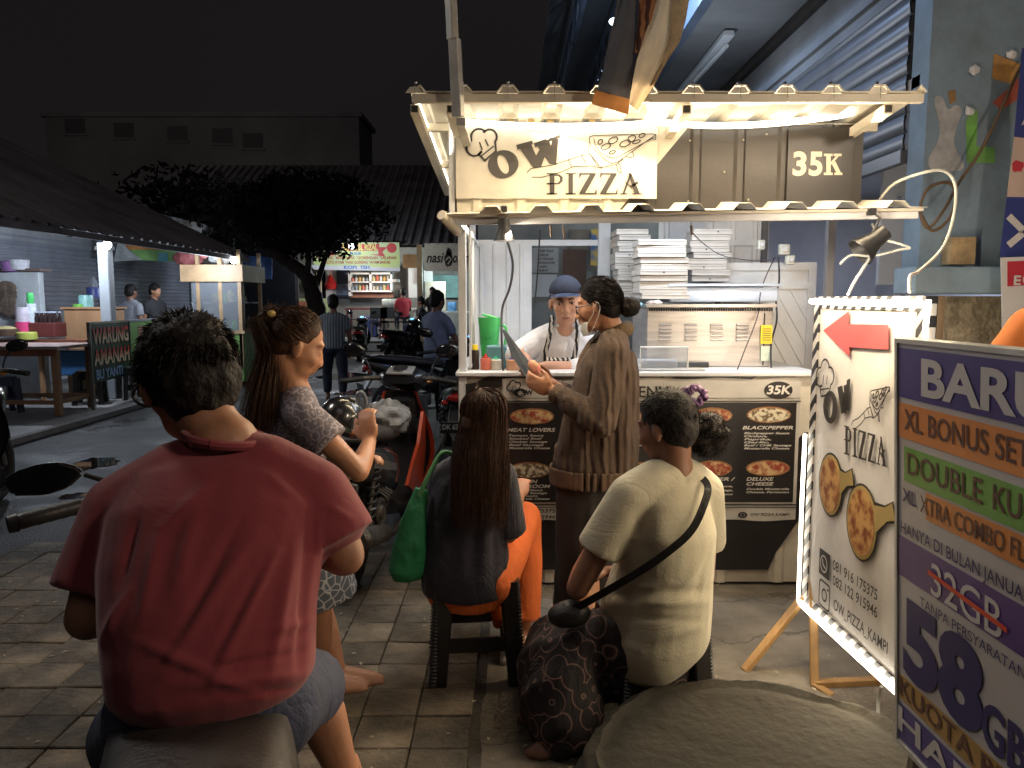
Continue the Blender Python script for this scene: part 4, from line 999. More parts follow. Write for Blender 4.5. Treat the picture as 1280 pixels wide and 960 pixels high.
# ================================================================ ARROW SIGN (right of the stall)
A0 = V((1.205, 3.06, 0)); A1 = V((1.222, 2.27, 0))
sg = T('arrow_sign', 'upright white banner sign with red arrow, pizza pictures and LED tape edge on wooden feet', 'sign', (1.2, 2.66, 0))
fa = Fr(A0, A1-A0, (0, 0, 1)); SW = (A1-A0).length; ZS0, ZS1 = .265, 1.512
def aq(x, y): return fa.uv(x, y)
bm = NB(); n_ = 16; g = []
for i in range(n_+1):
    u = SW*i/n_; g.append([bm.verts.new(fa.p(u, ZS0+(ZS1-ZS0)*j/10, .001+.004*noise.noise(V((u*6, j*.5, 0))))) for j in range(11)])
for i in range(n_):
    for j in range(10): bm.faces.new((g[i][j], g[i+1][j], g[i+1][j+1], g[i][j+1]))
M_sgn = mat('sign_vinyl', (.66, .63, .61), .32, 0, .12, 2.5, .08, 5)
creases(M_sgn, 2.2, .35, .012, (1, 1, .6)); sg.part('banner', bm, M_sgn, smooth=True)
M_strp = mat('striped_border', (.5, .5, .5), .5, 0, 0); pattern(M_strp, 'wave', (.02, .02, .025), (.55, .52, .5), 9, .48, .52, (0, 1, 1), (0, 0, 0))
for nm, (a, b) in (('frame', ((0, ZS0), (.045, ZS1))), ('frame', ((SW-.045, ZS0), (SW, ZS1))), ('frame', ((.045, ZS0), (SW-.045, ZS0+.04))), ('frame', ((.045, ZS1-.045), (SW-.045, ZS1)))):
    bm = NB(); rect(bm, fa, a[0], a[1], b[0], b[1], .008, .035); sg.part(nm, bm, M_strp)
bm = NB(); rect(bm, fa, .0, ZS0, SW, ZS1, -.03, .02); sg.part('backing', bm, mat('ply', (.25, .17, .1), .8, 0, .2, 8))
pts_ = [aq(*p) for p in ((1032, 413), (1064, 389), (1064, 405), (1114, 406), (1114, 437), (1065, 434), (1065, 446))]
bm = NB(); poly(bm, fa, pts_, .010, .001); sg.part('red_arrow', bm, mat('arrow_red', (.52, .095, .10), .35, 0, .06, 3))
NA = .010; bm = NB()
a = aq(1034, 475); hat(bm, fa, a[0]+.0, a[1], .075, .1, .008, NA)
c = aq(1041, 509); ring2(bm, fa, c, .062, .062, .02, .04, NA)
def pp(*p): return [aq(*k) for k in p]
for s_ in ([(1050, 484), (1056, 482), (1061, 514), (1055, 518)], [(1054, 515), (1061, 517), (1060, 492), (1057, 490)], [(1058, 482), (1063, 480), (1064, 512), (1059, 514)], [(1059, 510), (1064, 514), (1066, 473), (1062, 475)]): poly(bm, fa, pp(*s_), NA, .001)
# PIZZA along the sign, sloping with its perspective
def aqs(x, y): t_ = (x-1057)/(1112-1057); return aq(x, y+t_*17)
serif_text(bm, fa, aqs, NA, 1058, 1112, 567, 531)
slice_art(bm, fa, aq, lambda x, y: (1068+(x-659)*.30, 536+(y-222)*.85-(x-659)*.14+(x-659)*.1), .0045, NA)
sg.part('name_lettering', bm, M_ink2)
def at(s, x0, x1, y0, y1, h, bold=.01):
    bm = NB(); a = aq(x0, y0); b = aq(x1, y1); text(bm, s, fa, a[0], a[1], b[0], h, NA, bold, 0, b[1]); sg.part('lettering', bm, M_ink2)
at('081 916 175375', 1044, 1100, 711, 751, .037); at('082 122 915946', 1044, 1100, 730, 773, .037); at('OW_PIZZA_KAMPI', 1045, 1113, 761, 818, .040)
# messenger and photo-app marks
def blk(x, y, w, h, n=NA): a = aq(x, y); return a
bm = NB(); a = aq(1033.5, 705); rect(bm, fa, a[0]-.045, a[1]-.05, a[0]+.045, a[1]+.05, NA, .001); sg.part('icon', bm, M_ink2)
bm = NB(); ring2(bm, fa, a, .032, .034, .026, .028, NA+.002); line2(bm, fa, [(a[0]-.012, a[1]+.014), (a[0]-.006, a[1]-.004), (a[0]+.014, a[1]-.012)], .008, NA+.002); sg.part('icon_mark', bm, M_sgn)
bm = NB(); a = aq(1033.5, 744)
rp_ = []
for cx, cy, a0 in ((.03, .034, 0), (-.03, .034, 90), (-.03, -.034, 180), (.03, -.034, 270)):
    for i in range(5): rp_.append((a[0]+cx+.016*cos(R(a0+i*22.5)), a[1]+cy+.016*sin(R(a0+i*22.5))))
line2(bm, fa, rp_, .008, NA, True); ring2(bm, fa, a, .024, .026, .016, .018, NA); ellp(bm, fa, (a[0]+.028, a[1]+.03), .005, .005, NA); sg.part('icon', bm, M_ink2)
# pizzas on boards
M_brd = mat('board_print', (.36, .26, .10), .5, 0, .1, 6)
M_pz3 = mat('pizza_print_sign', (.5, .3, .1), .5, 0, 0); pattern(M_pz3, 'noise', (.50, .28, .10), (.20, .055, .02), 22, .42, .62)
for (cx, cy, rx, ry, hx, hy, lab) in ((1041, 606, 12.5, 34, 1069, 597, 0), (1080, 653, 17, 42, 1121, 640, 1)):
    c = aq(cx, cy); e = aq(cx+rx, cy+rx*.4); ru = abs(e[0]-c[0]); rv_ = abs(aq(cx, cy-ry)[1]-c[1]); h_ = aq(hx, hy)
    d = (h_[0]-c[0], h_[1]-c[1]); L = math.hypot(*d); d = (d[0]/L, d[1]/L); pr = (-d[1], d[0])
    for mm, ex, nn_ in ((M_ink2, .008, .009), (M_brd, 0, .0105)):
        bm = NB(); ellp(bm, fa, c, ru+ex+.012, rv_+ex+.012, nn_, .001)
        wv = .028+ex; poly(bm, fa, [(c[0]+d[0]*ru*.6+pr[0]*wv*2, c[1]+d[1]*ru*.6+pr[1]*wv*2), (h_[0]-d[0]*.05+pr[0]*wv*.8, h_[1]-d[1]*.05+pr[1]*wv*.8), (h_[0]+d[0]*ex+pr[0]*wv, h_[1]+pr[1]*wv), (h_[0]+d[0]*ex-pr[0]*wv, h_[1]-pr[1]*wv), (h_[0]-d[0]*.05-pr[0]*wv*.8, h_[1]-d[1]*.05-pr[1]*wv*.8), (c[0]+d[0]*ru*.6-pr[0]*wv*2, c[1]+d[1]*ru*.6-pr[1]*wv*2)][::-1], nn_+.0004, .001)
        sg.part('board_picture', bm, mm)
    bm = NB(); ellp(bm, fa, c, ru, rv_, .012, .001, 36, .03); sg.part('pizza_picture', bm, M_pz3)
# LED tape round the edge
led([fa.p(.0, 1.495, .02), fa.p(SW*.5, 1.490, .02), fa.p(SW, 1.488, .02)], .011, parent=sg)
led([fa.p(-.008, 1.10-.14, .02), fa.p(-.012, .70, .02), fa.p(-.006, .255, .02)], .008, parent=sg)
led([fa.p(-.006, .262, .02), fa.p(SW*.5, .272, .02), fa.p(SW, .285, .02)], .013, parent=sg)
led([fa.p(SW+.02, 1.50, .01), fa.p(SW+.015, 1.42, .012), fa.p(SW+.012, .30, .012)], .0075, parent=sg)
# wooden feet
M_wood = mat('raw_timber', (.42, .24, .09), .6, 0, .3, 6, .2, 40, stretch=(1, 1, .2))
g1 = G(1018, 862); g0 = G(930, 842); g2_ = G(1112, 858)
bm = NB(); bar(bm, fa.p(.03, .40, -.02), (g1.x, g1.y, 0.01), .032, .03, bev=.003); sg.part('leg', bm, M_wood)
bm = NB(); bar(bm, fa.p(.0, .28, .0), (g0.x, g0.y, .01), .035, .025, bev=.003); sg.part('brace', bm, M_wood)
bm = NB(); bar(bm, (g1.x, g1.y, .02), (g2_.x, g2_.y, .02), .035, .035, bev=.003); sg.part('foot', bm, M_wood)
bm = NB(); bar(bm, fa.p(SW-.03, .40, -.02), (1.25, 2.32, 0.01), .032, .03, bev=.003); sg.part('leg', bm, M_wood)
bm = NB(); bar(bm, (g1.x, g1.y, .015), G(1040, 872), .035, .03, bev=.003); sg.part('foot', bm, M_wood)
cable([(1102, 858, 2.45), (1098, 875, 2.5), (1099, 905, 2.45), (1108, 930, 2.3)], .006, M_cabw, 'white_cable', 'white cable dropping from the lit bottom edge of the arrow sign')

# ================================================================ BARU BOARD (right foreground)
B0 = V((1.078, 1.99, 0)); B1 = V((1.103, .95, 0))
br = T('price_board', 'tall standing promo board reading BARU with orange, green and purple stripes at the right edge', 'sign', (1.03, 1.5, 0))
fbd = Fr(B0, B1-B0, (-.055, 0, 1)); BW = (B1-B0).length; ZB0 = .305; ZB1 = 1.392
M_wp = mat('promo_white', (.47, .45, .48), .3, 0, .06, 2)
bm = NB(); rect(bm, fbd, 0, ZB0, BW, ZB1, 0, .03); br.part('panel', bm, M_wp)
for (a, b) in (((-.012, ZB0-.012), (0, ZB1+.012)), ((0, ZB1), (BW, ZB1+.012)), ((0, ZB0-.012), (BW, ZB0))):
    bm = NB(); rect(bm, fbd, a[0], a[1], b[0], b[1], .006, .042); br.part('frame', bm, mat('frame_alu', (.5, .49, .47), .4, .1, .1))
for u in (.06, BW-.1):
    bm = NB(); bar(bm, fbd.p(u, .45, -.05), fbd.p(u, 0.0, -.28), .025); br.part('leg', bm, M_bol)
    bm = NB(); bar(bm, fbd.p(u, .45, -.03), fbd.p(u, 0.0, .02), .025); br.part('leg', bm, M_bol)
def bq(x, y): return fbd.uv(x, y)
def stripe(pts, m_, nm, n=.002): bm = NB(); poly(bm, fbd, [bq(*p) for p in pts], n, .001); return br.part(nm, bm, m_)
M_pur = mat('promo_purple', (.085, .07, .24), .32, 0, .1, 2); M_org = mat('promo_orange', (.62, .24, .08), .35, 0, .08, 3); M_gre = mat('promo_green', (.17, .36, .09), .35, 0, .1, 3)
M_lil = mat('promo_lilac', (.11, .06, .24), .32, 0, .15, 2); M_gold = mat('promo_gold', (.42, .26, .10), .35, 0, .08, 3); M_txt = mat('promo_letter', (.52, .50, .52), .35, 0, 0); M_txd = mat('promo_dark', (.035, .03, .13), .4, 0, 0); M_bro = mat('promo_brown', (.12, .06, .05), .4, 0, 0)
def zq(x, y): return bq(x, y)[1]
z1a = zq(1127, 496); z2a, z2b = zq(1127, 503), zq(1126, 546); z3a, z3b = zq(1130, 557), zq(1130, 600)
X1 = BW-.002
def hst(zt, zb, m_, nm, u0=.004): bm = NB(); rect(bm, fbd, u0, zb, X1, zt, .002, .001); return br.part(nm, bm, m_)
hst(ZB1-.012, z1a, M_pur, 'title_stripe'); hst(z2a, z2b, M_org, 'orange_stripe'); hst(z3a, z3b, M_gre, 'green_stripe', .03)
z4a, z4b = zq(1150, 612), zq(1150, 645); hst(z4a, z4b, M_org, 'orange_stripe', .13)
z5a, z5b = zq(1126, 669), zq(1126, 718); hst(z5a, z5b, M_lil, 'lilac_stripe')
z6a, z6b = zq(1122, 838), zq(1122, 868); hst(z6a, z6b, M_gold, 'gold_stripe')
hst(zq(1122, 874), ZB0+.008, M_pur, 'foot_stripe')
hh = z5a-z5b
def bl(nm, s_, x, v0, u1, h, m_, bold=.01):
    bm = NB(); text(bm, s_, fbd, bq(x, 700)[0], v0, u1, h, .004, bold); br.part(nm, bm, m_)
bl('title_lettering', 'BARU', 1153, z1a+(ZB1-z1a)*.13, .575, (ZB1-z1a)*.62, M_txt, .03)
bl('lettering', '32GB', 1166, z5b+.006, bq(1256, 700)[0], .080, M_txt, .005)
bl('lettering', 'HARGA', 1124, ZB0+.035, .62, (zq(1122, 874)-ZB0)*.6, M_txt, .02)
bl('lettering', 'XL BONUS SETAHUN', 1132, z2b+.025, .70, (z2a-z2b)*.58, M_bro)
uD = bq(1136, 700)[0]; bl('lettering', 'DOUBLE', 1136, z3b+.024, uD+(.63-uD)*.525, (z3a-z3b)*.6, M_bro)
bm = NB(); text(bm, 'KUOTA', fbd, uD+(.63-uD)*.585, z3b+.024, .63, (z3a-z3b)*.6, .004, .01); br.part('lettering', bm, M_bro)
bl('lettering', 'XTRA COMBO FLEX', 1152, z4b+.015, .55, (z4a-z4b)*.62, M_bro)
bl('lettering', 'KUOTA BESAR', 1126, z6b+.014, .62, (z6a-z6b)*.72, M_bro, .02)
bl('lettering', 'HANYA DI BULAN JANUARI', 1128, z5a+.012, .52, .030, M_txd)
bl('lettering', 'TANPA PERSYARATAN', 1152, z5b-.045, .50, .025, M_txd, 0)
bl('number_lettering', '58', 1131, z6a+.025, bq(1232, 800)[0], z5b-z6a-.085, M_txd, .05)
bl('number_lettering', 'GB', 1232, z6a+.02, bq(1232, 880)[0]+.14, .10, M_txd, .03)
bl('lettering', 'XL', 1130, z4b+.02, bq(1148, 640)[0], .035, M_txd, .02)
bm = NB(); line2(bm, fbd, [(bq(1164, 720)[0], z5b+.058), (bq(1262, 720)[0], z5b+.038)], .012, .006); br.part('strike_line', bm, mat('strike_red', (.6, .07, .03), .4, 0, 0))

# ================================================================ ROUND CONCRETE COVER
M_ring = mat('mossy_concrete', (.024, .020, .014), .9, 0, .5, 3, .45, 26, var2=(.018, .016, .010))
bm = NB(); prof = [(.001, -.02), (.60, -.02), (.575, .06), (.545, .14), (.525, .19), (.49, .205), (.44, .2), (.3, .196), (.15, .2), (.001, .197)]
lathe(bm, prof, (0, 0, 0), 72)
bmesh.ops.subdivide_edges(bm, edges=bm.edges[:], cuts=2, use_grid_fill=True)
for v in bm.verts:
    d_ = V((v.co.x, v.co.y, 0)); a_ = .02*noise.noise(v.co*6)+.012*noise.noise(v.co*17)+.006*noise.noise(v.co*40)
    v.co += V((0, 0, 1))*a_*.25+(d_.normalized()*a_*.7 if d_.length > .4 else V())
    if abs(d_.length-.46) < .015: v.co.z -= .012
o = single('concrete_cover', bm, M_ring, 'round rough concrete well cover with mossy rim in the bottom right foreground', 'well cover', smooth=True, ang=60); o.location = (.735, 2.02, 0)
# ================================================================ STOOLS
M_pl = mat('stool_black', (.022, .020, .019), .38, 0, .15, 12)
M_wv = mat('stool_weave', (.028, .025, .022), .36, 0, 0); 
def stool(name, label, loc, rz=0, h=.45, s=1, m=None, m2=None, group='plastic stools'):
    t = T(name, label, 'stool', loc, rz, group, local=True); m = m or M_pl; w = .125*s; b = .150*s
    bm = NB(); box(bm, (0, 0, h-.018), (w*2+.03, w*2+.03, .036), None, .012, 2); t.part('seat', bm, m, smooth=True)
    bm = NB()
    for a_, b_, c_ in ((0, -1, 0), (0, 1, 0), (1, -1, 0), (1, 1, 0)):
        if a_ == 0: bar(bm, (-w, b_*w, h-.075), (w, b_*w, h-.075), .012, .09)
        else: bar(bm, (b_*w, -w, h-.075), (b_*w, w, h-.075), .012, .09)
    t.part('apron', bm, m)
    for sx in (-1, 1):
        for sy in (-1, 1):
            bm = NB(); p0 = V((sx*w, sy*w, h-.03)); p1 = V((sx*b, sy*b, 0))
            loft(bm, [(p0, V((1, 0, 0)), .040, .040), ((p0+p1)/2, V((1, 0, 0)), .036, .036), (p1, V((1, 0, 0)), .031, .031)], 12, 5)
            lg = t.part('leg', bm, m, smooth=True)
            bm = NB()   # moulded rope relief down the outer corner
            for k in range(28):
                q_ = p0.lerp(p1, .05+k*.034); d_ = V((sx, sy, 0)).normalized()
                sph(bm, q_+d_*.034, (.018, .016, .0075), M.Rotation(math.atan2(sy, sx)*0+sx*sy*.5, 3, 'X'), 8, 5)
            t.part('relief', bm, m2 or m, sub=lg, smooth=True)
    for k, (ax, sg_) in enumerate(((0, -1), (0, 1), (1, -1), (1, 1))):
        zz = .16; e = w+(b-w)*(1-zz/h)
        bm = NB()
        if ax == 0: bar(bm, (-e, sg_*e, zz), (e, sg_*e, zz), .014, .055)
        else: bar(bm, (sg_*e, -e, zz), (sg_*e, e, zz), .014, .055)
        t.part('rung', bm, m)
    return t
c_ = G(592, 862)
stl = stool('stool', 'tall black plastic stool with rope textured legs under the woman in orange trousers', (c_.x, c_.y+.16, .012), .10, .44)
c_ = G(838, 868)
st2 = stool('stool', 'black woven look plastic stool mostly hidden under the large woman in the pale top', (.50, 2.66, .012), .25, .40, .95)

# ================================================================ LEFT EATERY
M_gry = mat('shutter_grey', (.36, .38, .45), .5, .1, .15, 1.5)
M_post = mat('post_white', (.26, .28, .30), .6, 0, .1, 3)
M_eav = mat('roof_dark', (.15, .135, .14), .85, 0, .3, 1.2)
lw = T('eatery_building', 'long low eatery with grey roller shutters and a dark sloping roof on the left', 'building', (-8, 14, 0))
bm = NB(); box(bm, (-8.1, 15.5, .65), (.2, 16, 1.3)); lw.part('wall', bm, mat('wall_grey', (.42, .44, .47), .75, 0, .2, 1.5))
bm = NB(); box(bm, (-8.1, 15.5, 2.95), (.2, 16, 1.0)); lw.part('wall', bm, mat('wall_grey', (.42, .44, .47)))
for y0, y1 in ((9.2, 11.6), (11.9, 15.0), (15.3, 19.2)):
    bm = NB(); corr(bm, (-8.02, y0, 1.30), (0, 0, 1), (0, 1, 0), (1, 0, 0), 1.25, y1-y0, .085, .07, .022, .003, .04); lw.part('shutter', bm, M_gry)
    bm = NB(); box(bm, (-7.98, y1+.15, 1.5), (.12, .22, 2.7)); lw.part('pillar', bm, M_post)
bm = NB(); corr(bm, (-4.75, 3.5, 2.26), (0, 1, 0), V((-5.6, 0, 2.7)), V((.4, 0, 1)), 10.6, 6.2, .25, .09, .03, .004); lw.part('roof', bm, M_eav)
bm = NB(); box(bm, (-4.78, 8.8, 2.22), (.05, 10.6, .07)); lw.part('eave_beam', bm, M_eav)
for y in (5.5, 8.5, 11.5, 14.0):
    bm = NB(); bar(bm, (-4.8, y, 2.22), (-8.1, y, 2.9), .05, .08); lw.part('rafter', bm, mat('rafter_grey', (.18, .18, .19), .7, 0, .2))
p = P(134, 565-150, 10.9)
ps = T('canopy_post', 'white square post with a bright bulb on top beside the wooden counter', 'post', (P(136, 400, 10.9).x, 10.9, .1))
bm = NB(); box(bm, (P(136, 400, 10.9).x, 10.9, 1.2), (.15, .15, 2.2), None, .01); ps.part('shaft', bm, M_post)
bm = NB(); box(bm, (P(136, 400, 10.9).x, 10.9, 2.22), (.22, .12, .05)); ps.part('bracket', bm, M_dark)
M_bulb = emis('cool_bulb', (.85, .92, 1), 22)
def bulb(x, y, Y, lab, pw, col=COOL, r=.055, off=V((-.3, -.7, -.15))):
    p = P(x, y, Y); t = T('bulb', lab, 'lamp', p, group='cool white bulbs of the eateries')
    bm = NB(); sph(bm, p, (r, r, r*1.15), None, 16, 10); t.part('globe', bm, M_bulb, smooth=True)
    bm = NB(); cyl(bm, p+V((0, 0, r)), p+V((0, 0, r+.08)), r*.5, r*.35, 12); t.part('holder', bm, M_blk)
    bm = NB(); tube(bm, [p+V((0, 0, r+.08)), p+V((.02, 0, r+.3))], .008, 6); t.part('cord', bm, M_blk)
    point('bulb_light', p+off, pw, col, .06)
bulb(134, 306, 10.75, 'bright bulb at the top of the white post on the left', 92)
bulb(292, 325, 13.2, 'bright bulb above the glass food cart', 60)
bulb(637, 302, 21.6, 'placeholder', 1) if False else None
# low white kitchen wall with stains and shelf
kw = T('kitchen_wall', 'low white kitchen wall with dark stains at the far left', 'wall', (-7.3, 11.4, .1))
a = P(-40, 340, 11.3); b = P(54, 430, 11.3)
bm = NB(); box(bm, ((a.x+b.x)/2, 11.36, (a.z+.1)/2), (b.x-a.x, .12, a.z-.1), None, .01); kw.part('panel', bm, mat('kitchen_white', (.48, .52, .55), .6, 0, .15, 2, var2=(.30, .32, .33)))
bm = NB(); box(bm, ((a.x+b.x)/2, 11.4, a.z+.03), (b.x-a.x+.1, .3, .04)); kw.part('coping', bm, mat('coping_brown', (.12, .08, .07), .6))
for x, y, lab, c in ((14, 334, 'purple bundle lying on the kitchen wall top', (.25, .12, .3)), (24, 332, 'white plastic basket standing on the kitchen wall top', (.5, .5, .55))):
    p = P(x, y, 11.3); bm = NB(); lathe(bm, [(.001, -.06), (.12, -.06), (.14, .08), (.12, .09)], p, 14); single('basket' if 'basket' in lab else 'bundle', bm, mat('c'+lab[:6], c, .6, 0, .2, 20), lab, 'basket' if 'basket' in lab else 'bundle', smooth=True, loc=p)
bm = NB(); p = P(6, 375, 11.25)
for k in range(26):
    q_ = p+V((.13*sin(k*2.1), -.01, .22-.017*k)); sph(bm, q_, (.06, .02, .09), M.Rotation(random.random()*3, 3, 'Y'), 7, 5)
single('ladle_rack', bm, mat('rusty', (.16, .12, .09), .6, .2, .3, 12), 'bunch of dark kitchen utensils hanging on the white wall', 'utensils', loc=p)
# counter and long plank
cb = T('wooden_counter', 'tan wooden cabinet counter beside the white post', 'counter', (-6.1, 11.6, .1))
a = P(79, 386, 11.2); b = P(134, 470, 11.2)
M_tanw = mat('tan_board', (.40, .22, .11), .55, 0, .15, 3, stretch=(1, 1, .3))
bm = NB(); box(bm, ((a.x+b.x)/2, 11.5, (a.z+.1)/2), (b.x-a.x, .6, a.z-.1), None, .01); cb.part('cabinet', bm, M_tanw)
bm = NB(); box(bm, ((a.x+b.x)/2, 11.5, a.z+.01), (b.x-a.x+.06, .66, .03)); cb.part('top', bm, M_tanw)
a = P(-40, 424, 10.6); b = P(110, 426, 10.6)
lc = T('plank_counter', 'long brown plank shelf in front of the kitchen wall', 'counter', ((a.x+b.x)/2, 10.6, .1))
bm = NB(); box(bm, ((a.x+b.x)/2, 10.75, a.z-.03), (b.x-a.x, .4, .05)); lc.part('plank', bm, mat('red_brown_board', (.24, .09, .05), .5, 0, .2, 4))
for x in (a.x+.1, a.x+.9, b.x-.1): bm = NB(); box(bm, (x, 10.75, a.z/2+.02), (.05, .05, a.z-.16)); lc.part('leg', bm, M_tanw)
def pot(x, y, Y, r, h, c, lab, nm, cat=None, prof=None):
    p = P(x, y, Y); t = T(nm, lab, cat or nm.replace('_', ' '), p)
    bm = NB(); pr = prof or [(.001, 0), (r, 0), (r, h*.85), (r*.9, h)]
    lathe(bm, pr, p, 16); t.part('body', bm, mat('c_'+nm+lab[:9], c, .4, 0, .15, 15), smooth=True); return t, p
t, p = pot(31, 422, 10.7, .10, .42, (.55, .5, .58), 'white and pink container on the plank counter', 'food_container')
bm = NB(); lathe(bm, [(.105, .06), (.105, .22), (.09, .22)], p, 16); t.part('band', bm, mat('pink', (.7, .06, .22), .5, 0, .1), smooth=True)
t, p = pot(41, 420, 10.75, .07, .45, (.55, .6, .65), 'bottle with a green cap behind the pink container', 'water_bottle', 'bottle')
bm = NB(); lathe(bm, [(.035, .45), (.05, .5), (.04, .6)], p, 12); t.part('cap', bm, M_grn, smooth=True)
t, p = pot(108, 386, 11.4, .10, .20, (.25, .5, .48), 'teal and white cup on the wooden counter', 'cup')
t, p = pot(100, 386, 11.35, .09, .07, (.18, .5, .08), 'small green bowl on the wooden counter', 'bowl')
t, p = pot(118, 372, 12.2, .11, .16, (.04, .06, .22), 'dark blue tub before the grey shutter', 'tub')
bm = NB(); lathe(bm, [(.06, .16), (.06, .25), (.02, .32)], p, 12); t.part('bottle_neck', bm, M_clr, smooth=True)
t, p = pot(34, 424, 10.55, .13, .10, (.5, .55, .12), 'round yellow green dish on the plank counter', 'dish')
t, p = pot(8, 420, 10.55, .17, .10, (.1, .06, .04), 'dark bowl with rice on the plank counter', 'rice_bowl', 'bowl')
bm = NB(); sph(bm, p+V((0, 0, .1)), (.13, .13, .04), None, 14, 8); t.part('rice', bm, mat('rice', (.5, .42, .2), .8), smooth=True)
# crate of soft drinks
p = P(57, 421, 10.8); t = T('drinks_crate', 'dark red crate full of capped soft drink bottles on the plank counter', 'crate', p)
bm = NB(); box(bm, p+V((0, 0, .1)), (.44, .3, .2), None, .01); t.part('crate_body', bm, mat('crate_red', (.14, .03, .03), .5))
for i in range(7):
    for j in range(2):
        q_ = p+V((-.18+i*.06, -.08+j*.14, .2)); bm = NB(); lathe(bm, [(.026, 0), (.026, .06), (.012, .11), (.012, .14)], q_, 10); bo = t.part('bottle', bm, mat('cola', (.035, .02, .02), .2), smooth=True)
        bm = NB(); cyl(bm, q_+V((0, 0, .135)), q_+V((0, 0, .155)), .018, None, 10); t.part('cap', bm, mat('cap_pale', (.45, .48, .6), .4), sub=bo)
# dining table and stools
tb_ = T('dining_table', 'wooden eating table with pinkish top and cross rails at the far left', 'table', (-6.7, 9.9, .1))
M_tt = mat('table_top', (.38, .27, .24), .35, 0, .15, 3); M_tl = mat('table_leg', (.30, .18, .10), .6, 0, .2, 4)
tx0, tx1, ty0, ty1, tz = -7.9, -5.42, 9.15, 10.0, .93
bm = NB(); box(bm, ((tx0+tx1)/2, (ty0+ty1)/2, tz), (tx1-tx0, ty1-ty0, .04), None, .005); tb_.part('top', bm, M_tt)
bm = NB(); box(bm, ((tx0+tx1)/2, ty0+.03, tz-.06), (tx1-tx0-.05, .03, .08)); tb_.part('apron', bm, mat('red_brown_board', (.24, .09, .05)))
for x, y in ((tx1-.06, ty0+.06), (tx1-.06, ty1-.06), (tx0+.06, ty0+.06), (tx0+.06, ty1-.06)):
    bm = NB(); box(bm, (x, y, tz/2+.04), (.075, .075, tz-.14), None, .004); tb_.part('leg', bm, M_tl)
for y in (ty0+.06, ty1-.06): bm = NB(); box(bm, ((tx0+tx1)/2, y, .27), (tx1-tx0-.2, .03, .05)); tb_.part('rail', bm, M_tl)
bm = NB(); box(bm, (tx1-.06, (ty0+ty1)/2, .27), (.03, ty1-ty0-.2, .05)); tb_.part('rail', bm, M_tl)
M_bls = mat('stool_blue', (.02, .035, .09), .4, 0, .2)
for (x, y, s_, m_, lab) in ((-6.35, 9.5, 1, M_bls, 'dark blue plastic stool tucked under the left end of the dining table'), (-5.72, 10.35, 1.05, M_pl, 'dark plastic stool behind the dining table next to its right legs'), (-5.42, 10.9, .9, M_pl, 'black plastic stool between the table and the wooden counter'), (-6.5, 8.9, 1, M_bls, 'dark blue plastic stool in front of the dining table at the frame edge')):
    stool('stool', lab, (x, y, .1), random.random(), .46, s_, m_, m_, 'plastic stools of the left eatery')
bm = NB(); box(bm, (-6.1, 10.9, .62), (.7, .4, .35), None, .02); single('cool_box', bm, mat('cooler_blue', (.05, .16, .36), .4, 0, .15), 'blue cool box beneath the plank counter', 'cool box', loc=(-6.1, 10.9, .45))
# eatery sign and the green boards behind it
wsn = T('eatery_sign', 'dark standing sign reading WARUNG AMANAH BU YANTI in red and white letters', 'sign', (-5.33, 9.9, .1))
W0 = P(112, 407, 9.75); F0 = Fr((W0.x, 9.75, 0), (-.085, 1.15, 0), (0, 0, 1))
SWd = 1.18; zb, zt = .44, 1.19
bm = NB(); rect(bm, F0, 0, zb, SWd, zt, 0, .03); wsn.part('board', bm, mat('sign_green_black', (.012, .035, .022), .4, 0, .1))
for u in (-.02, SWd): bm = NB(); rect(bm, F0, u, .1, u+.03, zt+.03, .008, .04); wsn.part('upright', bm, M_bol)
bm = NB(); rect(bm, F0, .01, zt, SWd, zt+.03, .006, .04); wsn.part('top_rail', bm, M_bol)
M_wr = mat('letter_fire', (.6, .05, .03), .5, 0, 0)
nt_ = M_wr.node_tree; t_ = nt_.nodes.new('ShaderNodeTexCoord'); s_ = nt_.nodes.new('ShaderNodeSeparateXYZ'); nt_.links.new(t_.outputs['Object'], s_.inputs[0])
mm = nt_.nodes.new('ShaderNodeMath'); mm.operation = 'FRACT'; m0 = nt_.nodes.new('ShaderNodeMath'); m0.operation = 'MULTIPLY_ADD'; m0.inputs[1].default_value = 1/.275; m0.inputs[2].default_value = -(zb+.22-.1)/.275+2
nt_.links.new(s_.outputs['Z'], m0.inputs[0]); nt_.links.new(m0.outputs[0], mm.inputs[0])
rr_ = nt_.nodes.new('ShaderNodeValToRGB'); e_ = rr_.color_ramp.elements; e_[0].position = .15; e_[0].color = (.75, .62, .4, 1); e_[1].position = .6; e_[1].color = (.62, .03, .02, 1)
nt_.links.new(mm.outputs[0], rr_.inputs['Fac']); nt_.links.new(rr_.outputs['Color'], nt_.nodes['Principled BSDF'].inputs['Base Color'])
bm = NB(); text(bm, 'WARUNG', F0, .06, zb+.495, SWd-.05, .20, .006, .03); text(bm, 'AMANAH', F0, .06, zb+.22, SWd-.05, .20, .006, .03); wsn.part('red_lettering', bm, M_wr)
bm = NB(); text(bm, 'BU YANTI', F0, .10, zb+.04, SWd-.30, .12, .006, .02); wsn.part('blue_lettering', bm, mat('letter_blue', (.35, .5, .75), .5, 0, 0))
gb = T('green_fence_board', 'long bright green menu board fence running back from the dark sign', 'sign', (-5.5, 12.8, .1))
F1 = Fr(F0.p(SWd+.05, 0, 0), (-.085, 1.15, 0), (0, 0, 1))
M_lgr = mat('lime_board', (.18, .36, .10), .5, 0, .2, 3)
bm = NB(); rect(bm, F1, 0, .35, 3.9, 1.19, 0, .03); gb.part('board', bm, M_lgr)
bm = NB(); rect(bm, F1, 0, 1.19, 3.9, 1.22, .006, .04); gb.part('top_rail', bm, M_post)
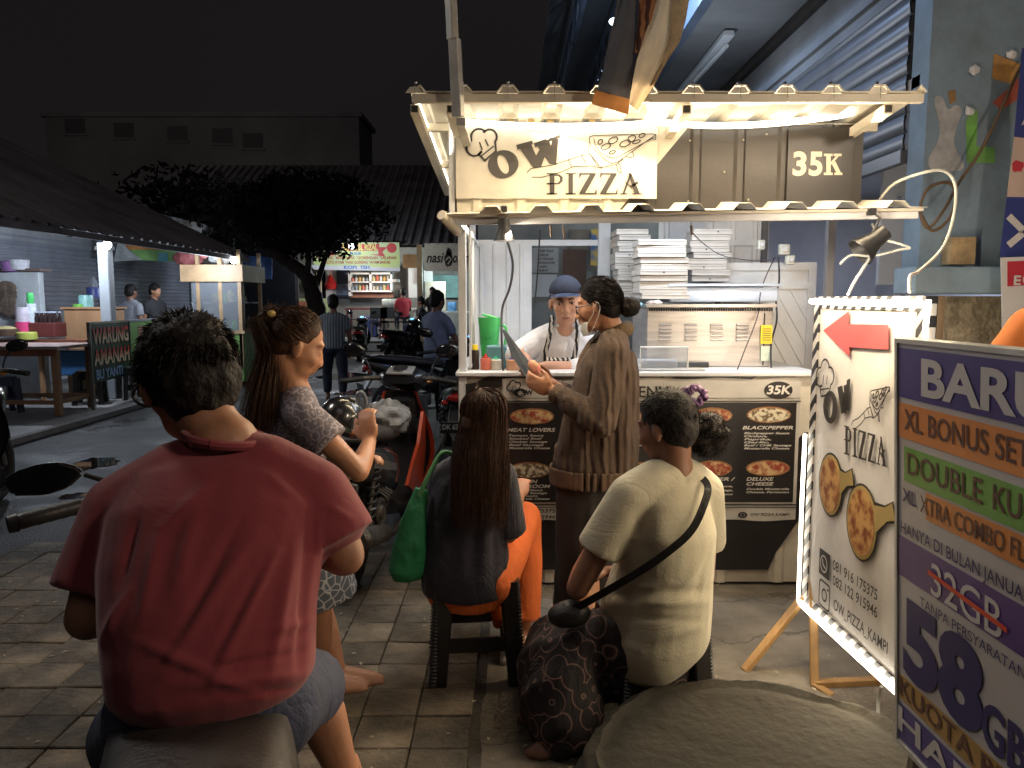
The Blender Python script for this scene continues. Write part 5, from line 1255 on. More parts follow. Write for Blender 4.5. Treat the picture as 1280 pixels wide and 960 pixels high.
for k in range(7):
    bm = NB(); rect(bm, F1, .25+k*.5, .95, .6+k*.5, 1.12, .004, .003); gb.part('menu_picture', bm, mat('menu_pic', (.35, .18, .12), .5, 0, .4, 12))
    bm = NB(); rect(bm, F1, .25+k*.5, .8, .6+k*.5, .9, .004, .003); gb.part('menu_picture', bm, mat('menu_dark', (.08, .16, .08), .5, 0, .3, 12))
# green / orange banner high on the wall behind
bq0 = Fr((-7.6, 14.2, 0), (1, .05, 0), (0, 0, 1))
bb = T('food_banner', 'green and orange cloth banner draped above the grey shutters', 'banner', (-6.6, 14.2, 2.3))
def bbp(pts): return [bq0.uv(*q_) for q_ in pts]
for m_, pts, nm in ((mat('sheet_grey', (.34, .36, .36), .5, 0, .3, 6), [(142, 327), (148, 300), (178, 325)], 'plastic_sheet'), (M_lgr, [(160, 312), (178, 325), (232, 328), (232, 312)], 'green_field'), (mat('orange_field', (.5, .20, .05), .5, 0, .3, 9), [(152, 301), (160, 312), (232, 313), (232, 305)], 'orange_field'), (mat('banner_teal', (.08, .3, .35), .5, 0, .3, 8), [(198, 316), (210, 316), (210, 327), (198, 327)], 'teal_picture')):
    bm = NB(); poly(bm, bq0, bbp(pts), .003 if nm != 'teal_picture' else .008, .003); bb.part(nm, bm, m_)
# glass food cart
fcx = T('food_cart', 'wooden glass-sided food cart with yellow and green goods under the second bulb', 'food cart', (-5.3, 13.6, .1))
cx0 = P(232, 380, 13.2).x; cx1 = P(302, 380, 13.2).x; cz = .95; cy0, cy1 = 13.2, 14.3
M_pine = mat('cart_pine', (.40, .26, .14), .55, 0, .2, 5)
bm = NB(); box(bm, ((cx0+cx1)/2, 13.75, .52), (cx1-cx0, 1.1, .85), None, .01); fcx.part('cabinet', bm, M_lgr)
bm = NB(); box(bm, ((cx0+cx1)/2, 13.75, cz), (cx1-cx0+.08, 1.15, .05)); fcx.part('shelf', bm, M_pine)
bm = NB(); box(bm, ((cx0+cx1)/2, 13.75, 1.45), (cx1-cx0-.1, .9, .02)); fcx.part('shelf', bm, M_clr)
for x in (cx0+.22, (cx0+cx1)/2+.12, cx1-.03):
    for y in (cy0+.03, cy1-.03): bm = NB(); box(bm, (x, y, 1.35), (.06, .06, 2.0)); fcx.part('post', bm, M_pine)
z0 = P(270, 352, 13.2).z; z1 = P(270, 331, 13.2).z
bm = NB(); box(bm, ((cx0+cx1)/2, 13.75, (z0+z1)/2), (cx1-cx0+.1, 1.2, z1-z0)); fcx.part('header', bm, M_pine)
bm = NB(); box(bm, (cx1-.45, cy0+.01, 1.4), (.8, .01, .9)); fcx.part('pane', bm, M_clr)
gc = [(.6, .45, .04), (.55, .4, .05), (.1, .5, .1), (.25, .55, .1), (.6, .2, .05), (.5, .5, .45), (.1, .35, .4)]
for k in range(26):
    bm = NB(); q_ = V((random.uniform(cx0+.3, cx1-.1), random.uniform(13.3, 13.8), (cz+.03) if k % 2 else 1.46)); r_1 = random.uniform(.04, .075); h_ = random.uniform(.1, .22)
    lathe(bm, [(.001, 0), (r_1, 0), (r_1, h_*.7), (r_1*.4, h_)], q_, 10)
    i = k % 7; single('jar', bm, mat('goods%d' % i, gc[i], .4, 0, .2, 20), f'{["bright yellow","mustard","dark green","lime","orange","white","teal"][i]} {["jar","packet","tall jar","pouch"][k//7]} on the {["upper","lower"][k%2]} shelf of the glass food cart', 'jar', 'jars and packets in the food cart', smooth=True, loc=q_)
for x, y, r_2, c, lab in ((236, 322, .26, (.20, .05, .05), 'dark red cloth bundle on top of the food cart'), (252, 318, .12, (.55, .22, .2), 'small pink bag on top of the food cart'), (276, 321, .2, (.5, .52, .5), 'white crumpled bag on top of the food cart')):
    p = P(x, y, 13.4); bm = NB(); sph(bm, p, (r_2, r_2*.7, r_2*.6), None, 20, 12)
    for v in bm.verts: v.co += (v.co-p).normalized()*.06*noise.noise(v.co*9)
    single('bundle', bm, mat('b_'+lab[:8], c, .7, 0, .2, 10), lab, 'bundle', smooth=True, loc=p)
# blue banner, tall dark doorway
b2 = T('blue_banner', 'plain blue banner with faint pale lettering between the cart and the tree', 'banner', (-5.3, 18, 2.5))
F2 = Fr((-6.8, 18.0, 0), (1, 0, 0), (0, 0, 1))
bm = NB(); poly(bm, F2, [F2.uv(*q_) for q_ in ((290, 318), (340, 322), (340, 349), (290, 347))], 0, .01); b2.part('cloth', bm, mat('banner_blue', (.05, .14, .40), .5, 0, .1))
bm = NB(); a = F2.uv(306, 334); text(bm, 'WARUNG', F2, a[0], a[1], F2.uv(333, 334)[0], .12, .004, .02); a = F2.uv(302, 341); text(bm, 'NUSANTARA', F2, a[0], a[1], F2.uv(335, 334)[0], .09, .004, .02)
bm.free()
bm = NB(); a = F2.uv(307, 334); text(bm, 'BUNGA', F2, a[0], a[1], F2.uv(331, 334)[0], .12, .004, .02); b2.part('lettering', bm, mat('letter_pale', (.2, .32, .6), .5, 0, 0))
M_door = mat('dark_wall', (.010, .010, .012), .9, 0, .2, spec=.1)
dw = T('dark_shed', 'dark shed wall behind the parked scooter left of the tree', 'building', (-5.2, 19.5, 0))
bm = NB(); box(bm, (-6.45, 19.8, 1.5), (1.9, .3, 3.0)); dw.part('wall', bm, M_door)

# ================================================================ FAR EATERY
M_bw = mat('far_wall', (.36, .36, .35), .7, 0, .2, 1.2)
fe = T('far_eatery', 'far eatery with white walls, brown posts and a dark eave above its banners', 'building', (-3, 24, .4))
a = P(310, 400, 24.5).x; b = P(640, 400, 24.5).x
bm = NB(); box(bm, ((a+b)/2, 24.7, 1.7), (b-a+2, .2, 2.9)); fe.part('wall', bm, M_bw)
bm = NB(); corr(bm, (-10.5, 20.9, 2.97), (1, 0, 0), V((0, 5.5, 3.0)), V((0, -.5, 1)), 13, 6.3, .25, .10, .03, .004); fe.part('roof', bm, M_eav)
for x, c, w in ((525.5, (.26, .17, .08), .14), (400, (.3, .22, .12), .12), (312, (.3, .3, .3), .1)):
    p = P(x, 400, 21.3); bm = NB(); box(bm, (p.x, 21.3, 1.65), (w, w, 2.7)); fe.part('post', bm, mat('post%d' % x, c, .6, 0, .2, 3))
for (x0, y0, x1, y1, Y, m_, nm) in ((408, 337, 420, 375, 24.2, M_wh2, 'pillar'), (511, 335, 524, 372, 24.0, M_wh2, 'pillar'), (358, 330, 372, 375, 23, M_post, 'pillar'), (530, 338, 541, 352, 23.5, M_wh2, 'pillar'), (532, 352, 557, 388, 22.8, mat('cream_panel', (.42, .37, .30), .6, 0, .1), 'counter_panel'), (421, 336, 437, 371, 24.3, mat('blue_glass', (.12, .14, .22), .2, 0, .1), 'glass_panel'), (422, 355, 436, 369, 24.25, mat('pale_poster', (.3, .36, .5), .5, 0, .3, 3), 'poster'), (504, 318, 525, 335, 23, mat('brown_panel', (.17, .09, .04), .6, 0, .2, 3), 'panel'), (540, 344, 578, 372, 24.4, mat('teal_lit', (.2, .42, .42), .5, 0, .25, 2), 'window'), (395, 340, 408, 382, 24.3, M_door, 'doorway'), (438, 364, 492, 372, 23.9, mat('brick_panel', (.28, .12, .08), .6, 0, .2, 3), 'counter_panel')):
    bm = NB(); p0 = P(x0, y1, Y); p1 = P(x1, y0, Y); box(bm, ((p0.x+p1.x)/2, Y, (p0.z+p1.z)/2), (p1.x-p0.x, .08, p1.z-p0.z)); fe.part(nm, bm, m_)
# display cabinet with goods
dc = T('display_shelf', 'white framed two row display shelf under the WARUNG banner', 'shelf', P(463, 364, 23.7))
Y = 23.7
for (x0, y0, x1, y1) in ((437, 341, 491, 343), (437, 352, 491, 353.5), (437, 363, 491, 365), (437, 341, 439, 370), (463, 341, 465, 364), (489, 341, 491, 364)):
    bm = NB(); p0 = P(x0, y1, Y); p1 = P(x1, y0, Y); box(bm, ((p0.x+p1.x)/2, Y, (p0.z+p1.z)/2), (p1.x-p0.x, .3, p1.z-p0.z)); dc.part('frame', bm, M_wh2)
for k in range(22):
    x = 441+(k % 11)*4.4; y = 352 if k < 11 else 363; p = P(x, y, 23.65); h = random.uniform(.1, .22); c = [(.5, .12, .08), (.5, .42, .2), (.2, .25, .3), (.45, .4, .35), (.5, .3, .08), (.5, .5, .5)][(k*5+k//6) % 6]; nm_ = ['red', 'cream', 'slate blue', 'beige', 'amber', 'white'][(k*5+k//6) % 6]
    bm = NB(); lathe(bm, [(.04, 0), (.045, h*.7), (.02, h)], p, 8); single('packet', bm, mat('pk%d' % int(c[0]*100+c[1]*10), c, .5), f'{nm_} packet, {["first","second","third","fourth","fifth","sixth","seventh","eighth","ninth","tenth","eleventh"][k%11]} from the left on the {"upper" if k<11 else "lower"} display shelf row', 'packet', 'goods on the display shelf', loc=p)
# banner WARUNG BL RIZAL
F4 = Fr((P(388, 320, 20.8).x, 20.8, 0), (1, 0, 0), (0, 0, 1))
wb = T('eatery_banner', 'yellow green banner reading WARUNG BL RIZAL with a red ribbon and a bulb before it', 'banner', P(444, 338, 20.8))
def b4(*p): return [F4.uv(*q_) for q_ in p]
M_ylg = mat('banner_yellowgreen', (.45, .52, .12), .5, 0, .25, 2, var2=(.5, .55, .35))
bm = NB(); poly(bm, F4, b4((389, 312), (394, 303), (499, 303), (500, 339), (393, 334)), 0, .02); wb.part('cloth', bm, M_ylg)
bm = NB(); poly(bm, F4, b4((388, 331), (500, 335), (500, 339), (393, 337)), .004, .004); poly(bm, F4, b4((398, 304), (412, 304), (405, 309)), .004, .004); wb.part('white_field', bm, M_prw)
bm = NB(); poly(bm, F4, b4((416, 305), (474, 305), (474, 313.5), (416, 313.5)), .008, .004); poly(bm, F4, b4((406, 308), (417, 309), (417, 318), (428, 318), (408, 320), (411, 314)), .006, .004); poly(bm, F4, b4((484, 309), (473, 309), (473, 318), (462, 318), (482, 321), (478, 315)), .006, .004)
ellp(bm, F4, F4.uv(489.5, 310), .13, .13, .006, .004); wb.part('red_ribbon', bm, mat('ribbon_red', (.5, .025, .02), .5))
bm = NB(); a = F4.uv(418, 312.5); text(bm, 'WARUNG BL RIZAL', F4, a[0], a[1], F4.uv(472, 312)[0], .145, .012, .04); wb.part('yellow_lettering', bm, mat('letter_yellow', (.7, .62, .15), .5))
bm = NB()
for s_, x0, x1, y in (('*KERUPUK *MARTABAK *GORENGAN *LALAPAN', 395, 495, 324), ('*SOTO AYAM *NASI GORENG *AYAM BAKAR', 405, 488, 329.5)):
    a = F4.uv(x0, y); text(bm, s_, F4, a[0], a[1], F4.uv(x1, y)[0], .075, .008, .03)
wb.part('red_lettering', bm, mat('letter_red', (.4, .10, .04), .5))
bm = NB(); a = F4.uv(438, 318.5); text(bm, 'MUSLIM', F4, a[0], a[1], F4.uv(451, 318)[0], .07, .008, .02); a = F4.uv(430, 336); text(bm, 'KOPI', F4, a[0], a[1], F4.uv(446, 336)[0], .08, .008, .03); a = F4.uv(450, 336); text(bm, 'TEH', F4, a[0], a[1], F4.uv(462, 336)[0], .08, .008, .03); wb.part('blue_lettering', bm, mat('letter_blue2', (.05, .15, .5), .5))
bulb(439, 308, 20.3, 'bulb glowing in front of the yellow green banner', 130, (.8, .88, 1), .07, V((0, -1.5, -.3)))
point('far_interior', P(470, 352, 22.6), 60, (1, .9, .78), .1)
point('far_interior', P(560, 345, 22.4), 70, (.8, 1, .98), .1)
# nasi goreng banner
F5 = Fr((P(530, 320, 20.9).x, 20.9, 0), (1, 0, 0), (0, 0, 1))
nb_ = T('fried_rice_banner', 'cream banner with nasi goreng in black script beside the stall post', 'banner', P(552, 338, 20.9))
bm = NB(); a = F5.uv(531, 339); b = F5.uv(620, 304); rect(bm, F5, a[0], a[1], b[0], b[1], 0, .02); nb_.part('cloth', bm, mat('banner_cream', (.50, .44, .33), .6, 0, .1))
bm = NB(); a = F5.uv(533, 328); text(bm, 'nasi', F5, a[0], a[1], F5.uv(555, 328)[0], .26, .005, .02, .3); nb_.part('lettering', bm, M_ink); bm = NB(); a = F5.uv(566, 328); text(bm, 'oreng', F5, a[0], a[1], F5.uv(592, 328)[0], .26, .005, .02, .3); nb_.part('lettering', bm, M_ink); bm = NB()
ellp(bm, F5, F5.uv(560.5, 324), .11, .20, .005, .002, 16, .12); poly(bm, F5, [F5.uv(*q_) for q_ in ((557, 316), (560, 309), (564, 312), (565, 318), (562, 320))], .005, .002); nb_.part('emblem', bm, M_ink)
bm = NB(); line2(bm, F5, [F5.uv(557.5, 325), F5.uv(561, 321), F5.uv(564, 324), F5.uv(560, 330)], .03, .009); nb_.part('swirl', bm, mat('banner_cream', (.5, .44, .33)))
# red bag hanging on the pillar, far tables, chairs, boxes
p = P(413, 350, 24.0); t = T('red_bag', 'red plastic bag hanging on the white pillar', 'bag', p)
bm = NB(); lathe(bm, [(.001, -.30), (.16, -.28), (.20, -.15), (.10, .05), (.03, .16)], p, 16); t.part('pouch', bm, mat('bag_red', (.6, .03, .03), .4, 0, .2, 8), smooth=True)
bm = NB(); tube(bm, [p+V((0, 0, .15)), p+V((.02, 0, .3))], .02, 6); t.part('handle', bm, mat('bag_red', (.6, .03, .03)))
p = P(370, 377, 20.0)
t = T('menu_stand', 'yellow green menu counter beside the tree trunk', 'counter', (p.x, 20, 0))
a = P(349, 373, 20); b = P(410, 430, 20)
bm = NB(); box(bm, ((a.x+b.x)/2, 20.2, a.z/2), (b.x-a.x, .4, a.z), None, .01); t.part('front', bm, mat('stand_green', (.30, .33, .14), .5, 0, .2, 2))
bm = NB(); box(bm, ((a.x+b.x)/2-.1, 19.99, a.z-.13), ((b.x-a.x)*.7, .02, .13)); t.part('name_strip', bm, mat('strip_red', (.3, .10, .05), .5, 0, .2, 6))
bm = NB()
for k in range(3): box(bm, (a.x+.3, 19.99, a.z-.35-k*.16), (.35, .02, .03))
t.part('text_line', bm, mat('dkgreen', (.05, .12, .05), .5))
def ftable(x, y, Y, w, lab, col):
    p = P(x, y, Y); t = T('cafe_table', lab, 'table', (p.x, Y, .42), group='tables of the far eatery')
    bm = NB(); box(bm, (p.x, Y, p.z), (w, .7, .05)); t.part('top', bm, col)
    for sx in (-1, 1):
        for sy in (-1, 1): bm = NB(); box(bm, (p.x+sx*(w/2-.06), Y+sy*.28, (p.z+.42)/2), (.05, .05, p.z-.47)); t.part('leg', bm, col)
ftable(457, 386, 23.0, 1.1, 'table with a red cloth next to the far parked scooter', mat('cloth_red', (.25, .06, .07), .6)); ftable(497, 386, 23.2, 1.2, 'pale table where the person in red leans', M_wh2); ftable(575, 390, 22.9, 1.2, 'pale table under the cream banner', M_wh2)
def fchair(x, lab):
    p = P(x, 400, 22.7); t = T('chair', lab, 'chair', (p.x, 22.7, .42), group='dark chairs of the far eatery')
    bm = NB(); box(bm, (p.x, 22.7, .86), (.5, .45, .05)); t.part('seat', bm, M_blk)
    bm = NB(); box(bm, (p.x, 22.5, 1.12), (.5, .05, .32)); t.part('backrest', bm, M_blk)
    for sx in (-1, 1):
        for sy in (-1, 1): bm = NB(); box(bm, (p.x+sx*.21, 22.7+sy*.19, .62), (.04, .04, .42)); t.part('leg', bm, M_bol)
fchair(475, 'left dark chair at the far tables'); fchair(488, 'right dark chair at the far tables')
p = P(461, 400, 22.8); bm = NB(); box(bm, (p.x, 22.8, .72), (.5, .4, .6), None, .02); single('blue_crate', bm, mat('crate_blue', (.06, .08, .25), .5), 'blue plastic crate beside the dark chairs', 'crate', loc=(p.x, 22.8, .42))
for x, y, w, h, c, lab, nm in ((487, 379, .42, .25, (.3, .34, .33), 'metal cooker on the far pale table', 'cooker'), (472, 411, .3, .3, (.55, .55, .55), 'white tin on the far platform', 'tin'), (493, 353-2, .3, .1, (.5, .5, .48), 'white tray beside the display shelf', 'tray'), (565, 384, .25, .3, (.08, .2, .4), 'blue bottle pack on the table under the cream banner', 'bottle_pack')):
    p = P(x, y, 22.9); bm = NB(); box(bm, p, (w, .3, h), None, .03, 2); single(nm, bm, mat('c_'+nm, c, .4, 0, .3, 9), lab, nm.replace('_', ' '), smooth=True, loc=p)

# ================================================================ TREE
M_bark = mat('bark', (.06, .045, .035), .9, 0, .35, 6, .8, 14)
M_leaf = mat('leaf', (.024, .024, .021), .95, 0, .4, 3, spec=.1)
tr = T('leaning_tree', 'dark tree with a curved leaning trunk in front of the far eatery', 'tree', G(398, 458))
B = G(398, 458); Yt = B.y
tp = curve([B+V((0, 0, -.05)), P(397, 400, Yt), P(392, 370, Yt), P(383, 345, Yt+.05), P(365, 330, Yt), P(345, 318, Yt), P(325, 303, Yt)], 6)
bm = NB(); n_ = len(tp); tube(bm, tp, [.23-.13*(i/(n_-1))+.012*sin(i*1.7) for i in range(n_)], 14)
for pts in ([P(383, 345, Yt), P(386, 325, Yt-.2), P(384, 300, Yt-.5), P(372, 270, Yt-.8)], [P(392, 370, Yt), P(399, 345, Yt+.2), P(410, 315, Yt+.3), P(432, 280, Yt+.2)], [P(365, 330, Yt), P(350, 300, Yt+.2), P(348, 260, Yt+.4)], [P(384, 300, Yt-.5), P(400, 285, Yt-.8), P(415, 262, Yt-1)]):
    c = curve(pts, 5); tube(bm, c, [.09-.06*i/(len(c)-1) for i in range(len(c))], 9)
tr.part('trunk', bm, M_bark, smooth=True, ang=80)
def crown(t, centres, n, leaf, m, nm='crown'):
    vs = []; fs = []
    for c, r, w in centres:
        for k in range(int(n*w)):
            d = rng.normal(size=3); d /= np.linalg.norm(d); rad = rng.random()**.4
            q_ = np.array(c)+d*np.array(r)*rad*(1+.3*noise.noise(V(d*2)+V(c)))
            a1 = rng.normal(size=3); a1 /= np.linalg.norm(a1); a2 = np.cross(a1, rng.normal(size=3)); a2 /= np.linalg.norm(a2); s_ = leaf*(.6+.8*rng.random())
            i = len(vs); vs += [q_-a1*s_, q_+a2*s_*.45, q_+a1*s_, q_-a2*s_*.45]; fs.append((i, i+1, i+2, i+3))
    me = bpy.data.meshes.new(nm); me.from_pydata([tuple(v) for v in vs], [], fs); me.materials.append(m)
    return t.mesh(nm, me)
cs = []
for k in range(24):
    a = rng.uniform(300, 470); b = rng.uniform(236, 298); p = P(a, b, Yt+rng.uniform(-1.2, 1.5)); cs.append((tuple(p), (.75, .75, .5), 1))
cs += [(tuple(P(395, 304, Yt-.6)), (.35, .3, .2), .3), (tuple(P(384, 300, Yt-.5)), (.3, .3, .25), .3)]
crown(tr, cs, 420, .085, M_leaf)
t = T('dark_tree', 'dark bushy tree crown above the left eatery roof, lost in the night', 'tree', (-9, 20, 0))
bm = NB(); tube(bm, [(-9, 21.5, 0), (-9.1, 21.6, 2), (-8.9, 21.5, 5)], [.3, .22, .12], 10); t.part('trunk', bm, M_bark, smooth=True)
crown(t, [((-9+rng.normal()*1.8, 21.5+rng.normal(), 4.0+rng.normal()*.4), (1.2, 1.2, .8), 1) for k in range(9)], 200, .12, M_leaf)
# ================================================================ SCOOTERS
M_tyre = mat('tyre', (.018, .018, .018), .8, 0, .2, 10, .4, 60)
M_rim = mat('alloy_rim', (.06, .06, .065), .35, .7, .1)
M_bodyk = mat('scooter_black', (.014, .014, .016), .22, 0, .1, 4, coat=.6)
M_eng = mat('engine_grey', (.11, .10, .09), .5, .6, .35, 18, .4, 40)
M_chr = mat('chrome', (.5, .5, .5), .18, .95, .1)
M_mir = mat('mirror_face', (.08, .08, .09), .06, .9, 0)
M_redl = mat('tail_red', (.45, .02, .015), .15, 0, .1, 6, coat=.5)
M_lens = mat('lens', (.35, .35, .36), .08, .2, .1, 8, coat=1)
M_orl = mat('indicator_orange', (.6, .2, .03), .2, 0, 0)
def hloft(bm, rows, seg=18, ex=2.6):
    """rows along y: (y, zc, halfwidth, halfheight)"""
    loft(bm, [(V((0, y, z)), V((1, 0, 0)), w, h) for y, z, w, h in rows], seg, ex)
def scooter(label, loc, rz, shield=None, body=None, plate=None, group=None, blue=False, name='scooter', nomirror=False):
    t = T(name, label, 'scooter', loc, rz, group, local=True); body = body or M_bodyk; shield = shield or body
    for y in (-.62, .64):
        c = V((0, y, .275))
        bm = NB(); rot = M.Rotation(pi/2, 3, 'Y')
        prof = [(.275-.05*(1-cos(a)), .048*sin(a)) for a in np.linspace(-pi*.62, pi*.62, 9)]
        lathe(bm, prof+[(.20, .03), (.20, -.03)][:1]+[(.20, -.03)], c, 32, rot); 
        w = t.part('wheel', bm, M_tyre, smooth=True)
        bm = NB(); lathe(bm, [(.205, -.03), (.21, -.02), (.205, .03), (.185, .025), (.185, -.025)], c, 28, rot)
        for k in range(5): a = k*2*pi/5; bar(bm, c, c+V((0, cos(a)*.19, sin(a)*.19)), .03, .022, V((1, 0, 0)))
        cyl(bm, c+V((-.05, 0, 0)), c+V((.05, 0, 0)), .04, None, 14); t.part('rim', bm, M_rim, sub=w, smooth=True)
    bm = NB(); hloft(bm, [(-.98, .80, .03, .02), (-.9, .76, .07, .06), (-.7, .69, .13, .10), (-.45, .62, .155, .14), (-.2, .56, .15, .15), (-.05, .50, .12, .15), (.0, .45, .08, .12)]); rc = t.part('rear_cowl', bm, body, smooth=True, ang=50)
    for sx in (-1, 1):
        bm = NB(); poly(bm, Fr((sx*.158, 0, 0), (0, -sx*-1, 0), (0, 0, 1)), [(sx*-.65, .66), (sx*-.25, .56), (sx*-.25, .60), (sx*-.6, .70)], .002, .004); t.part('stripe', bm, M_chr, sub=rc)
    bm = NB(); hloft(bm, [(-.92, .835, .06, .02), (-.8, .835, .11, .035), (-.5, .80, .135, .05), (-.25, .765, .14, .05), (-.05, .735, .12, .045), (.03, .70, .06, .03)]); t.part('seat', bm, mat('seat_vinyl', (.045, .038, .036), .42, 0, .2, 20, .15, 120), smooth=True, ang=60)
    bm = NB(); tube(bm, curve([V((-.12, -.55, .79)), V((-.13, -.85, .84)), V((-.07, -.99, .86)), V((.07, -.99, .86)), V((.13, -.85, .84)), V((.12, -.55, .79))], 5), .013, 8); t.part('grab_rail', bm, M_blk, smooth=True)
    bm = NB(); hloft(bm, [(-.05, .30, .10, .05), (.1, .27, .14, .05), (.35, .28, .14, .05), (.45, .34, .10, .06)]); t.part('floorboard', bm, M_blk, smooth=True)
    # leg shield: curved shell, outer colour and black inner panel with the glove box
    for nm, m_, dy, sc_ in (('leg_shield', shield, 0, 1), ('inner_panel', M_blk, -.035, .86)):
        bm = NB(); g = []
        for i in range(11):
            s_ = i/10; z = .30+.62*s_; hw = (.11+.11*sin(pi*min(1, s_*1.05)**.8))*sc_; yc = .36+.10*s_+.06*sin(pi*s_)+dy
            g.append([bm.verts.new((hw*u, yc-.09*abs(u)**2.2*(1 if nm == 'leg_shield' else .5), z)) for u in np.linspace(-1, 1, 13)])
        for a, b in zip(g, g[1:]):
            for k in range(12): bm.faces.new((a[k], a[k+1], b[k+1], b[k]))
        bmesh.ops.solidify(bm, geom=bm.faces[:], thickness=.012); ls = t.part(nm, bm, m_, smooth=True, ang=60)
    bm = NB(); lathe(bm, [(.001, 0), (.045, 0), (.05, .01), (.03, .016), (.001, .016)], (-.09, .37, .72), 20, M.Rotation(pi/2, 3, 'X')); t.part('glove_knob', bm, M_eng, smooth=True)
    bm = NB(); box(bm, (.07, .385, .70), (.11, .02, .10), None, .01, 2); t.part('glove_lid', bm, M_bodyk, smooth=True)
    bm = NB(); hloft(bm, [(.42, .88, .10, .03), (.5, .80, .14, .13), (.6, .72, .12, .14), (.68, .66, .06, .08)]); t.part('front_apron', bm, body, smooth=True)
    bm = NB(); hloft(bm, [(.43, .55, .03, .01), (.5, .585, .055, .03), (.64, .575, .06, .03), (.8, .51, .055, .03), (.87, .44, .03, .01)]); t.part('front_fender', bm, body, smooth=True)
    for sx in (-1, 1): bm = NB(); cyl(bm, (sx*.07, .64, .275), (sx*.055, .52, .75), .018, None, 10); t.part('fork', bm, M_eng, smooth=True)
    # handlebar cover with dial, headlight
    bm = NB(); loft(bm, [(V((0, .36, 1.00)), V((1, 0, 0)), .11, .03), (V((0, .42, 1.00)), V((1, 0, 0)), .15, .06), (V((0, .50, .985)), V((1, 0, 0)), .15, .075), (V((0, .58, .95)), V((1, 0, 0)), .10, .06), (V((0, .62, .93)), V((1, 0, 0)), .04, .03)], 18, 2.6); t.part('handlebar_cover', bm, body, smooth=True)
    bm = NB(); box(bm, (0, .40, 1.052), (.17, .11, .018), M.Rotation(.35, 3, 'X'), .008, 2); ds = t.part('dashboard', bm, M_lens, smooth=True)
    bm = NB(); lathe(bm, [(.001, 0), (.045, 0), (.047, .006), (.001, .008)], (0, .395, 1.062), 20, M.Rotation(.35, 3, 'X')); t.part('dial', bm, emis('blue_glint', (.1, .45, 1), 2.2) if blue else M_chr, sub=ds, smooth=True)  # glowing blue dial stands in for a mirror's blue reflection
    bm = NB(); sph(bm, (0, .60, .93), (.09, .035, .05), None, 18, 10); t.part('headlight', bm, M_lens, smooth=True)
    for sx in (-1, 1):
        bm = NB(); tube(bm, curve([V((sx*.13, .42, 1.0)), V((sx*.22, .40, 1.0)), V((sx*.36, .345, .985))], 5), [.016]*11, 10); hb = t.part('handlebar', bm, M_eng, smooth=True)
        bm = NB(); d = V((sx*.14, -.055, -.015)).normalized(); p0 = V((sx*.245, .39, .998)); tube(bm, [p0+d*k*.0125 for k in range(11)], [.019 if k % 2 else .0175 for k in range(11)], 12); tube(bm, [p0+d*.127, p0+d*.145], [.022, .020], 12); t.part('grip', bm, M_blk, sub=hb, smooth=True)
        bm = NB(); tube(bm, curve([V((sx*.20, .46, 1.0)), V((sx*.28, .44, .995)), V((sx*.37, .40, .985))], 4), .006, 8); t.part('brake_lever', bm, M_chr, sub=hb, smooth=True)
        bm = NB(); sph(bm, (sx*.145, .52, .975), (.03, .04, .018), None, 12, 8); t.part('indicator', bm, M_orl, smooth=True)
        if not nomirror:
            bm = NB(); tube(bm, curve([V((sx*.19, .42, 1.02)), V((sx*.22, .40, 1.10)), V((sx*.27, .39, 1.15))], 5), .006, 8); ms = t.part('mirror', bm, M_blk, smooth=True)
            bm = NB(); sph(bm, (sx*.30, .39, 1.18), (.075, .018, .045), M.Rotation(-sx*.2, 3, 'Y'), 16, 10); t.part('mirror_shell', bm, M_bodyk, sub=ms, smooth=True)
            bm = NB(); sph(bm, (sx*.30, .378, 1.18), (.066, .008, .038), M.Rotation(-sx*.2, 3, 'Y'), 16, 8); t.part('mirror_glass', bm, M_mir, sub=ms, smooth=True)
    # rear end
    for sx in (-1, 1):
        bm = NB(); fr_ = Fr((sx*.155, 0, 0), (0, 1, 0), (0, 0, 1)); poly(bm, fr_, [(-.02, .42), (.10, .36), (.30, .34), (.40, .42), (.42, .70), (.36, .80), (.25, .62), (.10, .52)][::1 if sx > 0 else 1], 0, .02); t.part('side_fairing', bm, shield)
    bm = NB(); sph(bm, (0, -.955, .72), (.085, .035, .035), None, 16, 10); t.part('tail_light', bm, M_redl, smooth=True)
    for sx in (-1, 1): bm = NB(); sph(bm, (sx*.10, -.94, .68), (.03, .03, .022), None, 12, 8); t.part('indicator', bm, M_redl, smooth=True)
    bm = NB(); hloft(bm, [(-1.05, .38, .03, .006), (-.98, .46, .075, .012), (-.9, .58, .07, .015), (-.8, .66, .05, .02)]); t.part('rear_mudguard', bm, M_blk, smooth=True)
    f_ = Fr((0, -1.01, .50), (1, 0, 0), (0, -.25, 1)); bm = NB(); rect(bm, f_, -.13, -.05, .13, .05, .012, .003); pl = t.part('number_plate', bm, M_ink)
    bm = NB()
    if plate: text(bm, plate, f_, -.118, -.018, .118, .042, .015, .02); text(bm, '07.27', f_, .0, -.042, .055, .015, .015, .02)
    rect(bm, f_, -.125, .043, .125, .046, .0135, .001); t.part('plate_lettering', bm, mat('plate_white', (.55, .55, .52), .5, 0, 0), sub=pl)
    # engine, air box, spring, exhaust on the right
    bm = NB(); box(bm, (-.02, -.35, .32), (.2, .38, .16), None, .04, 3); box(bm, (-.11, -.5, .33), (.05, .45, .13), None, .03, 2); t.part('engine', bm, M_eng, smooth=True)
    for sx in (-1, 1):
        pts_ = []; p0 = V((sx*.12, -.66, .34)); p1 = V((sx*.13, -.52, .66))
        for k in range(81): a = k/80; an = a*2*pi*9; pts_.append(p0.lerp(p1, a)+V((cos(an)*.028, sin(an)*.028, 0)))
        bm = NB(); tube(bm, pts_, .007, 6); sh_ = t.part('shock_spring', bm, M_rim, smooth=True)
        bm = NB(); cyl(bm, p0, p1, .014, None, 10); t.part('damper', bm, M_eng, sub=sh_, smooth=True)
